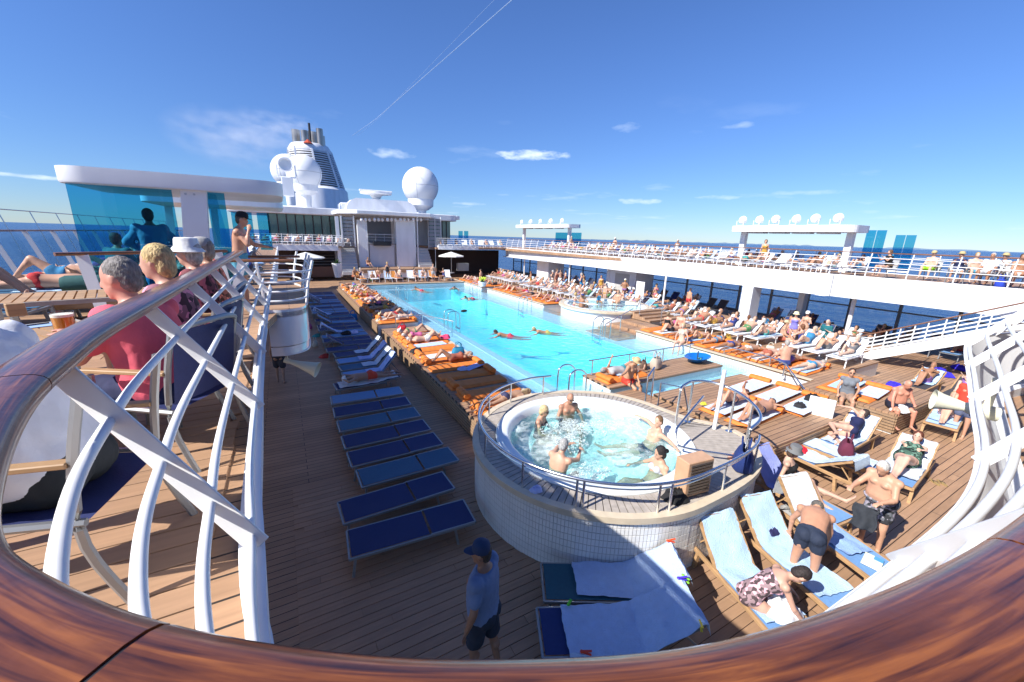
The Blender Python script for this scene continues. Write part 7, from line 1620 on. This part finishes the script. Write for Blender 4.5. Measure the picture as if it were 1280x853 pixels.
# ============================================================ NAMED PEOPLE
HI = dict(vox=.014, hi=True)
MD = dict(vox=.018, hi=True)
gw_ = 'bathers in the big whirlpool'
def rot(d): return atan2(d[1], d[0])
def tub(key, x, y, face_deg, lab, **k):
    ps = k.pop('pose'); return person(key, ps, (x, y, k.pop('z', .70)-.09), radians(face_deg), lab, group=gw_, **HI, **k)
s_up = lambda **k: dict(sit(seat=0, lean=-.05, knees=.15, **{a: b for a, b in k.items() if a in ('fem', 'b', 'belly')}), **{a: b for a, b in k.items() if a not in ('fem', 'b', 'belly')})
tub('tubA', 5.52, 6.95, -100, 'bald tanned man facing us from the far side of the whirlpool', pose=s_up(b=1.1, armL=[(.3, .5, -1), (.9, -.3, -.1)], armR=[(.3, -.5, -1), (.9, .3, -.1)], chest=(.1, 0, 1), head=(.35, 0, 1)), hairst='balding', haircol=(.3, .28, .26), wears=('trunks',), colors=((.02, .02, .05),), skincol=(.45, .23, .15), ext=('sunglasses',))
tub('tubB', 4.62, 6.78, -55, 'blond curly-haired woman with dark glasses in the whirlpool', pose=s_up(fem=True, armL=[(.3, .4, -1), (.8, -.5, .0)], armR=[(.3, -.4, -1), (.8, .5, .0)], chest=(.15, 0, 1), head=(.3, 0, 1)), hairst='bob', haircol=(.65, .48, .26), wears=('swimsuit',), colors=((.06, .05, .06),), skincol=(.50, .28, .19), ext=('sunglasses',), z=.62)
tub('tubC', 3.95, 5.15, 20, 'grey-haired man holding goggles in the whirlpool seen from behind', pose=s_up(b=1.1, armL=[(.75, .15, .0), (.8, -.45, .1)], armR=[(.85, -.1, -.25), (.85, .35, .2)], chest=(.25, 0, 1), head=(.5, 0, 1)), hairst='short', haircol=(.42, .42, .42), wears=('trunks',), colors=((.02, .03, .2),), skincol=(.55, .32, .22), z=.68)
tub('tubD', 6.28, 5.2, 150, 'young brown-haired man reclining with arms spread on the whirlpool edge', pose=s_up(b=1.05, fwd=(1, 0, 0), up=(-.55, 0, 1), chest=(-.4, 0, 1), armL=[(-.25, 1, .1), (-.1, 1, .02)], armR=[(.2, -1, .05), (.5, -.8, .0)], head=(.1, 0, 1), face=(.8, .5, 0), legL=[(1, .15, .05), (1, 0, -.15), (1, 0, .6)], legR=[(1, -.15, .05), (1, 0, -.15), (1, 0, .6)]), hairst='short', haircol=(.20, .11, .05), wears=('trunks',), colors=((.03, .04, .08),), skincol=(.66, .38, .27), ext=('eyes',), z=.72)
tub('tubE', 5.35, 4.28, 172, 'dark-haired woman with bun in striped bikini floating in the whirlpool', pose=s_up(fem=True, fwd=(1, 0, 0), up=(-.8, 0, 1), chest=(-.35, 0, 1), armL=[(.2, .3, -.8), (1, .2, .0)], armR=[(.3, -.6, -.5), (1, .1, .1)], head=(.25, 0, 1), face=(1, -.2, 0), legL=[(1, .12, .45), (.9, 0, -.5), (1, 0, .1)], legR=[(1, -.1, .38), (1, 0, -.42), (1, 0, .1)]), hairst='bun', haircol=(.02, .015, .015), wears=('bikini_top', 'briefs'), colors=((.5, .5, .55), (.03, .03, .08)), skincol=(.55, .32, .22), ext=('eyes',), z=.70)
gf = 'people in the sunny foreground'
# straw-hat man on the island
person('hatman', dict(sit(seat=0, b=1.12, lean=.3, knees=-.25, belly=.03), armL=[(.35, .1, -1), (.5, -.45, -.5)], armR=[(.25, -1, -.45), (.1, -1, -.1)], head=(.75, 0, 1), legL=[(.95, .22, -.35), (.05, .05, -1), (1, .2, -.3)], legR=[(.95, -.12, -.35), (-.05, 0, -1), (1, -.1, -.3)]), (9.15, 8.62, .62), radians(-78), 'man in straw hat and red trunks sitting on the island with legs in water', ('trunks',), ((.7, .05, .03),), 'short', (.3, .25, .2), 'sunhat', (.62, .45, .24), (), (.52, .28, .17), **MD)
person('islandlie', lie(.5, 0, 3, b=1.0), (9.5, 9.25, .68), radians(172), 'person lying on the island mat behind the straw-hat man', ('trunks', 'tank'), ((.05, .25, .3), (.4, .4, .4)), 'short', (.3, .3, .3), None, (0, 0, 0), (), (.45, .25, .16), vox=.022, group=gf)
# standing and bending group
person('bald', dict(stand(b=1.22, belly=.09, lean=.28), armL=[(.45, .25, -.9), (.95, -.1, -.05)], armR=[(.5, -.25, -.85), (.95, .25, .0)], head=(.75, 0, 1), legL=[(.12, .1, -1), (-.12, 0, -1), (1, .3, -.05)], legR=[(.12, -.1, -1), (-.12, 0, -1), (1, -.3, -.05)]), (8.3, 1.98, 0), radians(168), 'big white-haired man in patterned grey shorts holding dark clothes', ('shorts',), ((.13, .14, .16),), 'short', (.62, .60, .57), None, (0, 0, 0), (), (.58, .32, .21), prints=('shorts',), group=gf, **HI)
person('bendman', dict(stand(b=1.08, lean=0), pel=(0, 0, .90), up=(.9, 0, .55), chest=(1.3, 0, .18), armL=[(.25, .3, -1), (.1, .0, -1)], armR=[(.3, -.15, -1), (.15, .05, -1)], head=(1.1, 0, -.05), face=(.3, 0, -1), legL=[(.05, .08, -1), (-.05, 0, -1), (1, .1, -.05)], legR=[(.05, -.08, -1), (-.05, 0, -1), (1, -.1, -.05)]), (6.32, 2.12, 0), radians(20), 'tanned man bending over in dark trunks with blue waistband', ('trunks',), ((.02, .03, .06),), 'balding', (.12, .11, .10), None, (0, 0, 0), (), (.52, .27, .17), group=gf, **HI)
person('bendwoman', dict(sit(fem=True, seat=.38, lean=.9, b=1.02), up=(.35, 0, 1), chest=(1.0, 0, .8), armL=[(.55, .35, -1), (.75, .1, -.75)], armR=[(.45, -.2, -1), (.6, .15, -.75)], head=(1, 0, .5), face=(.5, 0, -1), legL=[(1, .18, -.35), (.05, 0, -1), (1, .1, -.05)], legR=[(1, -.1, -.35), (.1, 0, -1), (1, -.1, -.05)]), (5.0, 2.15, 0), radians(-45), 'short-dark-haired woman in patterned swimsuit leaning over her lounger', ('swimsuit',), ((.30, .20, .22),), 'short', (.03, .02, .02), None, (0, 0, 0), (), (.58, .33, .24), prints=('swimsuit',), group=gf, **HI)
person('greyhat', dict(sit(fem=True, seat=.0, lean=-.1, drop=False), up=(-.3, 0, 1), chest=(-.1, 0, 1), armL=[(.3, .3, -1), (.8, -.2, -.1)], armR=[(-.2, -.3, -1), (.3, -.1, -.6)], head=(.25, 0, 1), face=(1, .5, -.3), legL=[(1, .15, .12), (1, 0, -.1), (.5, 0, 1)], legR=[(.8, -.1, .75), (.55, 0, -.85), (1, 0, -.1)]), on('TL4', 1.0, 0, SH+.02), radians(-72), 'woman in grey bucket hat and black swimsuit sitting on a lounger', ('swimsuit',), ((.008, .008, .01),), 'bob', (.1, .06, .04), 'bucket', (.16, .165, .17), ('sunglasses',), (.6, .37, .27), group=gf, **HI)
# sleeping woman on her side
person('sidelady', dict(fem=True, bulk=1.12, pel=(0, 0, .17), up=(1, 0, .25), chest=(1, 0, .6), fwd=(0, 1, .15), head=(1, 0, .9), face=(0, 1, .3), armL=[(.4, .8, .3), (-.3, .6, .0)], armR=[(-.3, .9, -.2), (-.5, .5, .0)], legL=[(-.55, .8, .05), (-.75, -.55, -.08), (-.9, .3, -.1)], legR=[(-.7, .65, -.1), (-.65, -.7, -.05), (-.9, .3, -.2)]), on('TL7', .98, -.02, SH+.02), TP['TL7'][1], 'woman asleep on her side in a navy swimsuit on a raised lounger', ('swimsuit',), ((.01, .015, .07),), 'short', (.04, .025, .02), None, (0, 0, 0), (), (.6, .36, .26), group=gf, **MD)
person('greenlady', dict(lie(.35, .25, 0, fem=True, b=1.3, back=.62, belly=.05), armL=[(-.5, .7, -.3), (-.4, -.8, .5)], armR=[(-.45, -.7, -.3), (-.4, .8, .55)], head=(.3, 0, 1), face=(-1, 0, -.2)), on('TL8', 1.0, 0, SH+.02), TP['TL8'][1], 'auburn-haired woman in green patterned swimsuit sitting up on her lounger', ('swimsuit',), ((.05, .11, .08),), 'bob', (.14, .04, .02), None, (0, 0, 0), ('eyes',), (.66, .40, .30), prints=('swimsuit',), group=gf, **MD)
person('pinklady', dict(lie(.45, .3, 2, fem=True, b=1.2, back=.55), face=(-1, 0, .3)), on('TL9', 1.0, 0, SH+.02), TP['TL9'][1], 'woman in pale flowered bikini reclining near the orange-red shirt', ('bikini_top', 'briefs'), ((.55, .4, .4), (.55, .4, .4)), 'bob', (.55, .38, .2), None, (0, 0, 0), (), (.64, .38, .27), prints=('briefs',), group=gf, **MD)
person('redman', dict(stand(b=1.12, belly=.04), lean=0, armL=[(.2, .2, -1), (.5, -.2, -.8)], armR=[(.1, -.2, -1), (.5, .1, -.8)], head=(.4, 0, 1)), G(1196, 545, 0), radians(175), 'grey-haired man in orange-red T-shirt standing near the ramp', ('tshirt', 'shorts'), ((.72, .06, .03), (.1, .12, .2)), 'short', (.5, .5, .48), None, (0, 0, 0), (), (.56, .3, .2), group=gf, **MD)
person('couplew', dict(sit(fem=True, seat=.0, lean=.12, knees=-.1, b=1.08), armL=[(.25, .35, -1), (.6, -.3, -.5)], armR=[(.3, -.3, -1), (.75, .0, -.5)], legL=[(1, .1, -.2), (.1, 0, -1), (1, 0, -.1)], legR=[(1, -.1, -.2), (.1, 0, -1), (1, 0, -.1)]), (14.35, 4.85, .62), radians(-152), 'dark-haired woman in grey top and sunglasses seated on the platform edge', ('tank', 'shorts'), ((.17, .19, .22), (.3, .2, .15)), 'short', (.06, .03, .02), None, (0, 0, 0), ('sunglasses',), (.52, .28, .18), group=gf, **MD)
person('couplem', dict(sit(b=1.22, belly=.08, seat=0, lean=.3, knees=-.1, spread=.3), armL=[(.4, .2, -1), (.75, -.4, -.15)], armR=[(.5, -.35, -1), (.4, -.1, -1)], head=(.7, 0, 1)), (14.75, 3.85, .62), radians(-125), 'bald sunburnt man in black trunks seated on the platform corner', ('shorts',), ((.01, .012, .03),), 'balding', (.35, .3, .27), None, (0, 0, 0), (), (.60, .27, .18), group=gf, **MD)
person('platA', lie(.75, .55, 1, b=1.08), (10.35, 5.2, .68+.06), radians(4), 'bearded man lying on the slatted platform with arms behind his head', ('briefs',), ((.02, .025, .07),), 'short', (.05, .03, .02), None, (0, 0, 0), ('sunglasses',), (.48, .25, .16), group=gf, **MD)
person('platB', lie(.8, .35, 3, b=1.0), (10.4, 5.95, .68+.06), radians(4), 'sunbather with raised knees in navy briefs beside the bearded man', ('briefs',), ((.02, .03, .1),), 'short', (.04, .025, .02), None, (0, 0, 0), (), (.55, .29, .19), group=gf, **MD)
person('edgewoman', dict(sit(fem=True, seat=0, lean=.05, knees=-.1), legL=[(1, .08, -.15), (.1, 0, -1), (1, 0, -.2)], legR=[(1, -.08, -.15), (.1, 0, -1), (1, 0, -.2)], armL=[(0, .4, -1), (.1, 0, -1)], armR=[(0, -.4, -1), (.1, 0, -1)]), (15.15, 11.35, .63), radians(195), 'blond woman in pale bikini sitting on the pool edge by the toy boat', ('bikini_top', 'briefs'), ((.6, .5, .4), (.6, .5, .4)), 'bun', (.5, .36, .2), None, (0, 0, 0), (), (.64, .38, .28), group=gf, vox=.022, hi=True)
person('sit_f2', POSES['sit_f2'], (16.6, 13.4, .64), radians(20), 'woman in black swimsuit sitting with her back to the pool', ('swimsuit',), ((.008, .008, .01),), 'bun', (.25, .17, .1), None, (0, 0, 0), (), (.56, .31, .21), group=gf, vox=.027)
person('sit_m3', POSES['sit_m3'], (17.4, 13.2, .64), radians(200), 'sunburnt man in blue trunks sitting by the woman in black swimsuit', ('trunks',), ((.03, .15, .5),), 'balding', (.4, .38, .35), None, (0, 0, 0), (), (.64, .33, .24), group=gf, vox=.027)
person('sit_m3', POSES['sit_m3'], (15.9, 7.4, .66), radians(60), 'broad-backed man sitting on the sunny platform with his back to us', ('trunks',), ((.03, .05, .2),), 'short', (.4, .38, .35), None, (0, 0, 0), (), (.60, .33, .23), group=gf, vox=.027)
person('stand_m3', POSES['stand_m3'], (21.6, 8.6, 0), radians(170), 'man in teal T-shirt and red trunks at the ramp foot', ('tshirt', 'trunks'), ((.01, .13, .15), (.6, .03, .02)), 'balding', (.35, .32, .3), None, (0, 0, 0), (), None, group=gf, vox=.027)
person('stand_f2', POSES['stand_f2'], (22.3, 10.3, 0), radians(200), 'woman in lavender swimsuit and cream hat walking past the loungers', ('swimsuit',), ((.22, .2, .62),), 'bob', (.3, .2, .12), 'bucket', (.75, .72, .45), (), (.58, .33, .23), group=gf, vox=.027)
person('stand_f', POSES['stand_f'], (23.2, 10.2, 0), radians(190), 'woman in white cap beside the woman in lavender swimsuit', ('bikini_top', 'briefs'), ((.55, .3, .2), (.5, .3, .2)), 'bun', (.3, .2, .12), 'cap', (.8, .8, .78), (), (.58, .33, .23), group=gf, vox=.027)
# walking man in the shade, near
g = G(605, 720, 1.4)
person('blueman', dict(stand(b=1.12, belly=.04, walk=.15), armL=[(-.1, .35, -1), (.3, .1, -1)], armR=[(.1, -.25, -1), (.3, -.1, -1)], face=(1, .35, 0)), (g.x, g.y, 0), radians(128), 'man in blue T-shirt and dark cap walking in the shade', ('tshirt', 'long_shorts'), ((.15, .22, .38), (.02, .03, .05)), 'short', (.05, .04, .03), 'cap', (.02, .04, .10), (), (.30, .16, .10), group='people in the shade', scale=1.04, **HI)
# sleepers in the shade
person('prone_m', POSES['prone_m'], (2.05, 12.82, SH+.06), radians(184), 'sleeper in orange-red shorts and white cap face down in the shade', ('trunks',), ((.65, .07, .03),), 'short', (.1, .07, .05), 'cap', (.75, .77, .8), (), (.40, .22, .14), group='people in the shade', vox=.022)
person('lie_f', POSES['lie_f'], (4.85, 8.05, .69), radians(176), 'dark-haired woman lying on the orange mat nearest the whirlpool', ('briefs',), ((.02, .02, .03),), 'long', (.02, .015, .01), None, (0, 0, 0), (), (.40, .22, .14), group='people in the shade', **MD)
person('prone_f', POSES['prone_f'], (4.85, 8.8, .69), radians(5), 'long-haired blond person lying face down beside the whirlpool rail', ('briefs',), ((.04, .04, .1),), 'long', (.45, .33, .18), None, (0, 0, 0), (), (.42, .24, .15), group='people in the shade', vox=.022)
person('stand_f2', POSES['stand_f2'], G(352, 478, 0), radians(80), 'dim figure walking under the white balcony in the shade', ('dress',), ((.03, .03, .04),), 'bob', (.1, .07, .05), None, (0, 0, 0), (), (.35, .2, .13), group='people in the shade', vox=.027)
person('stand_m', POSES['stand_m'], G(388, 352, 0), radians(60), 'dim figure in black standing before the bar in the shade', ('tshirt', 'trousers'), ((.01, .01, .01), (.01, .01, .01)), 'short', (.3, .28, .25), None, (0, 0, 0), (), None, group='people in the shade', vox=.027)
# swimmers
def swim(x, y, rz, lab, hc, pose='prone_m', z=WZ-.17, w_=('trunks',), c_=((.55, .05, .08),), **k): return person(pose, POSES[pose], (x, y, z), rz, lab, w_, c_, 'short', hc, group='swimmers in the pool', vox=.022, **k)
SW = dict(lie(prone=True, arms=0), up=(1, 0, .05), chest=(1, 0, .3), head=(.9, 0, .7), face=(1, 0, .05), armL=[(.5, .8, -.15), (.8, -.1, -.2)], armR=[(.6, -.7, -.15), (.8, .2, -.2)], legL=[(-1, .2, -.15), (-1, .1, .0), (-1, 0, .1)], legR=[(-1, -.25, -.15), (-1, -.1, .0), (-1, 0, .1)])
POSES['swim'] = SW
swim(9.1, 16.3, radians(150), 'swimmer in red trunks nearest the shaded platform', (.05, .03, .02), 'swim'); swim(11.2, 16.2, radians(160), 'fair-haired swimmer in mid pool by the small whirlpool', (.5, .38, .2), 'swim', c_=((.4, .35, .1),)); swim(12.1, 27.6, radians(200), 'swimmer alone far off near the sunny pool wall', (.06, .04, .03), 'swim'); swim(9.9, 33.2, radians(120), 'swimmer farthest off near the bandstand end', (.1, .06, .04), 'swim'); swim(13.0, 33.6, radians(250), 'dark-haired bather near the far corner ladder', (.03, .02, .02), 'swim')
mb = MB().ell((0, 0, 0), (.22, .1, .09), 12, 8); o_ = mb.obj('swim_float', black, smooth=True); o_.location = G(580, 389, WZ); tag(o_, 'small black float on the water beside a steel ladder', 'float')
for i in range(5): a = radians(20+i*40); auto(['sit_m', 'sit_f'][i % 2], (17.8+1.9*cos(a), 19.4+1.9*sin(a), .3), a+pi, 'in the small whirlpool, %s round its rim' % ORD[i+1], 'bathers in the small whirlpool', vox=.027)

# ============================================================ LEFT UPPER DECK, NEAR
gl_ = 'people on the shaded upper deck'
table((-1.75, 3.65, ZU), radians(35), 'slatted teak table with beer and notepad beside the men', 1.2, .85, .73)
table((-1.95, 5.9, ZU), radians(15), 'second teak table with a small glass behind the red polo man', 1.1, .8, .73)
NVc = (.018, .025, .10)
chair((-.72, 3.18, ZU), radians(150), 'navy deck chair under the man in the red polo', 'navy sling deck chairs with grey frames'); chair((-.7, 3.9, ZU), radians(165), 'navy deck chair of the blond woman in flowers', 'navy sling deck chairs with grey frames'); chair((-.9, 2.14, ZU), radians(168), 'low navy seat of the man in the white shirt', 'navy sling deck chairs with grey frames', nobk=True); chair((-.72, 5.0, ZU), radians(175), 'navy deck chair of the woman in the white hat', 'navy sling deck chairs with grey frames')
chair((-2.75, 4.35, ZU), radians(-20), 'empty navy deck chair across the slatted table', 'navy sling deck chairs with grey frames')
def seated(**k): return dict(sit(seat=.40, **{a: b for a, b in k.items() if a in ('fem', 'b', 'belly', 'lean', 'h')}), **{a: b for a, b in k.items() if a not in ('fem', 'b', 'belly', 'lean', 'h')})
person('polo', seated(b=1.15, lean=.22, belly=.03, armL=[(.55, .25, -.8), (.75, -.5, .35)], armR=[(.5, -.25, -.9), (.85, .35, .1)], head=(.2, 0, 1), face=(1, .35, -.1), legL=[(1, .15, .1), (.2, 0, -1), (1, 0, 0)], legR=[(1, -.1, .1), (.2, 0, -1), (1, 0, 0)]), (-.76, 3.22, ZU-.05), radians(150), 'grey-haired man in red polo shirt at the beer table', ('polo', 'long_shorts'), ((.75, .12, .17), (.02, .025, .08)), 'short', (.22, .20, .19), None, (0, 0, 0), (), (.62, .30, .22), scale=.99, group=gl_, **HI)
person('blonde', seated(fem=True, b=1.05, lean=.2, head=(.15, 0, 1), face=(1, .3, -.1)), (-.72, 3.9, ZU), radians(160), 'blond woman in pink and orange patterned top', ('tshirt', 'long_shorts'), ((.32, .14, .18), (.03, .03, .08)), 'bob', (.55, .40, .18), None, (0, 0, 0), (), (.58, .33, .24), prints=('tshirt',), group=gl_, **MD)
person('whitehat', seated(fem=True, b=1.1, lean=.15, head=(.1, 0, 1)), (-.74, 5.1, ZU), radians(165), 'person in white bucket hat and patterned top by the divider rail', ('tshirt', 'long_shorts'), ((.22, .06, .07), (.1, .1, .1)), 'bob', (.5, .45, .4), 'bucket', (.78, .78, .77), (), (.58, .33, .24), prints=('tshirt',), group=gl_, **MD)
person('whitehat', seated(fem=True, b=1.1, lean=.15, head=(.1, 0, 1)), (-.72, 5.85, ZU), radians(170), 'person in grey cap half hidden behind the white bucket hat', ('tshirt', 'long_shorts'), ((.3, .1, .07), (.1, .1, .1)), 'bob', (.3, .25, .2), 'cap', (.35, .34, .33), (), (.5, .3, .2), prints=('tshirt',), group=gl_, **MD)
person('whiteshirt', seated(b=1.22, belly=.06, lean=.42, armL=[(.2, .5, -1), (.9, -.1, .05)], armR=[(.3, -.55, -1), (.95, -.05, -.12)], head=(.35, 0, 1)), (-.93, 2.16, ZU), radians(165), 'man in white shirt with navy collar at the frame edge', ('tshirt', 'long_shorts'), ((.72, .74, .80), (.02, .025, .03)), 'short', (.2, .18, .16), None, (0, 0, 0), ('trim',), (.55, .31, .21), group=gl_, **HI)
g = GD(160, 290, 9.3)
person('plaid', dict(stand(b=1.15), armL=[(.1, .6, -.9), (.15, -.6, -.5)], armR=[(.1, -.6, -.9), (.15, .6, -.5)], head=(0, 0, 1)), (-2.05, 9.75, ZU), radians(105), 'man in plaid shirt with hands on hips seen through blue glass', ('shirt', 'trousers'), ((.25, .38, .5), (.1, .25, .45)), 'short', (.05, .04, .04), None, (0, 0, 0), (), (.35, .2, .14), group=gl_, **MD)
person('capman', dict(stand(b=1.05, lean=.15), armL=[(.5, .25, -.9), (.9, .1, -.15)], armR=[(.5, -.15, -.7), (.1, .3, 1)], head=(.25, 0, 1)), (-.72, 9.2, ZU), radians(-12), 'shirtless man in black cap leaning on the balcony handrail', ('shorts',), ((.08, .30, .42),), 'short', (.1, .08, .06), 'cap', (.012, .012, .015), (), (.56, .29, .19), group=gl_, **MD)
# sunbathers and loungers near the sea rail
lounger('metal', .75, (-3.6, 5.2, ZU), radians(128), NVc, 'navy lounger with pale towel and raised back at the edge of the deck', gq); towel_on((-3.6, 5.2, ZU), radians(128), .9, 2.3, .75, (.5, .62, .85), 'pale blue towel over the raised back at the port rail', w_=.55, seed=2)
lounger('metal', .1, (-2.9, 7.6, ZU), radians(178), TL_, 'lounger with the sleeper in sunglasses by the port rail', gq); lounger('metal', .1, (-2.9, 8.5, ZU), radians(178), NV, 'lounger behind the sleeper in sunglasses by the port rail', gq); lounger('metal', .3, (-3.3, 6.7, ZU), radians(172), NV, 'dark lounger frame in front of the sleeper in sunglasses', gq)
for k, (x, y, z, ps, rz, lab, w_, c_) in enumerate(((-3.9, 7.6, ZU+SH+.03, 'lie_m', 178, 'tanned sleeper in sunglasses on a patterned towel by the port rail', ('trunks',), ((.3, .1, .12),)), (-3.9, 8.5, ZU+SH+.03, 'lie_f2', 178, 'sunbather with raised knees behind the sleeper at the port rail', ('bikini_top', 'briefs'), ((.1, .2, .4), (.1, .2, .4))), (-4.4, 5.95, ZU+SH+.02, 'lie_m2', 128, 'sunbather with bare knees at the raised-back lounger', ('trunks',), ((.1, .1, .1),)), (-2.75, 10.4, ZU-.07, 'sit_m', 60, 'person in grey sitting behind the blue glass', ('tshirt', 'trousers'), ((.15, .22, .22), (.05, .06, .08))), (-2.3, 10.9, ZU-.07, 'sit_f', 40, 'person in dark clothes sitting behind the blue glass', ('tshirt', 'trousers'), ((.05, .1, .12), (.05, .06, .08))), (-1.6, 11.6, ZU, 'sit_m2', 200, 'stooping person in pale shirt behind the blue glass', ('tshirt', 'shorts'), ((.5, .55, .6), (.1, .2, .3))), (-.9, 12.6, ZU, 'sit_m', 200, 'person in blue behind the canopy pillar', ('tshirt', 'shorts'), ((.05, .12, .5), (.05, .05, .1))))):
    person(ps, POSES[ps], (x, y, z), radians(rz), lab, w_, c_, 'short' if k != 4 else 'bob', (.06, .04, .03), None, (0, 0, 0), ('sunglasses',) if k == 0 else (), random.choice(SKINS), vox=.027, group=gl_)
lounger('metal', 0, (-2.75, 9.9, ZU), radians(80), NV, 'low lounger under the person in grey behind the blue glass', gq); lounger('metal', 0, (-2.15, 10.3, ZU), radians(80), TL_, 'low lounger under the person in dark clothes behind the blue glass', gq)
# bench cushion (dark green roll) behind the red polo
cu = MB(); cu.lathe([(1e-3, -.5), (.1, -.48), (.13, -.42), (.13, .42), (.1, .48), (1e-3, .5)], (0, 0, 0), 16, Matrix.Rotation(pi/2, 4, 'Y')); o_ = cu.obj('bench_cushion', cloth, smooth=True, color=(.02, .09, .09)); o_.location = G(131, 354, ZU+.55); o_.rotation_euler = (0, 0, radians(5)); tag(o_, 'dark teal bolster cushion of the bench behind the tables', 'cushion')
bn = empty('bench', G(131, 354, ZU+.55)-V((0, 0, .55)), radians(5), 'low dark bench under the teal bolster', 'bench'); MB().box(-.6, .6, -.3, .3, .2, .41).obj('seat', teakf, bn, bevel=.01)
for x in (-.5, .5): MB().box(x-.04, x+.04, -.25, .25, 0, .2).obj('leg', alum, bn)
# things on the near table
TT = ZU+.73
gb_ = G(84, 420, TT); be = empty('beer_glass', (gb_.x, gb_.y, TT+.002), 0, 'plastic glass of amber beer with white froth', 'beer glass'); be.scale = (1.45, 1.45, 1.45)
MB().lathe([(1e-3, .0), (.034, .0), (.040, .11), (.0385, .11), (.033, .005), (1e-3, .005)], n=20).obj('cup', glass_mat('cup_plastic', (.93, .93, .93)), be, smooth=True)
MB().lathe([(1e-3, .006), (.0325, .006), (.0372, .088), (1e-3, .088)], n=20).obj('beer', mat('beer', (.75, .28, .02), .1, coat=.5), be, smooth=True); MB().lathe([(1e-3, .0885), (.0375, .0885), (.038, .1), (1e-3, .101)], n=20).obj('froth', mat('froth', (.85, .82, .72), .8), be, smooth=True)
g = G(45, 408, TT); np_ = empty('notepad', (g.x, g.y, TT+.002), radians(30), 'blue-white leaflet with a pen on the slatted table', 'notepad'); MB().box(-.12, .12, -.08, .08, 0, .004).obj('paper', mat('paper_blue', (.35, .5, .75), .6), np_); MB().tube([(-.06, .0, .01), (.07, .02, .01)], .005, 6).obj('pen', dark, np_)
g = G(22, 395, TT); o_ = MB().box(-.05, .05, -.04, .04, 0, .10).obj('napkin_holder', teakf, bevel=.004); o_.location = (g.x, g.y, TT+.002); o_.rotation_euler = (0, 0, .5); tag(o_, 'small wooden block holder on the slatted table', 'holder')
g = G(140, 361, TT); o_ = MB().lathe([(1e-3, 0), (.035, 0), (.04, .06), (.037, .06), (.032, .008), (1e-3, .008)], n=14).obj('glass', glass_mat('clear_cup', (.9, .94, .96)), smooth=True); o_.location = (g.x, g.y, TT+.002); tag(o_, 'small clear glass on the second teak table', 'glass')
# blue rug patch on the deck
g = G(90, 385, ZU); o_ = MB().box(-1.2, 1.2, -.55, .55, 0, .008).obj('deck_mat', mat('blue_mat', (.03, .10, .22), .7)); o_.location = (-3.6, 4.6, ZU+.012); o_.rotation_euler = (0, 0, .35); tag(o_, 'flat blue mat on the deck behind the slatted table', 'mat')
for k in range(6): pass
# dark clothes held by the bald man
mb = MB(); n1, n2 = 14, 16
for i in range(n2+1):
    for k in range(n1+1):
        u = k/n1; v = i/n2; mb.v.append(V((.10*sin(u*9)*(.3+v)*.5+.12*v, -.22+.44*u+.03*sin(v*7), -.62*v+.04*mnoise.noise(V((u*5, v*5, 2))))))
for i in range(n2):
    for k in range(n1): a = i*(n1+1)+k; mb.f.append((a, a+n1+1, a+n1+2, a+1))
o_ = mb.obj('held_clothes', cloth, smooth=True, color=(.03, .035, .045)); o_.scale = (.7, .7, .62); o_.location = (7.78, 2.0, .98); o_.rotation_euler = (0, .35, .2); tag(o_, 'dark grey clothes held out by the white-haired man', 'clothes')
sol = o_.modifiers.new('s', 'SOLIDIFY'); sol.thickness = .012

run_jobs()
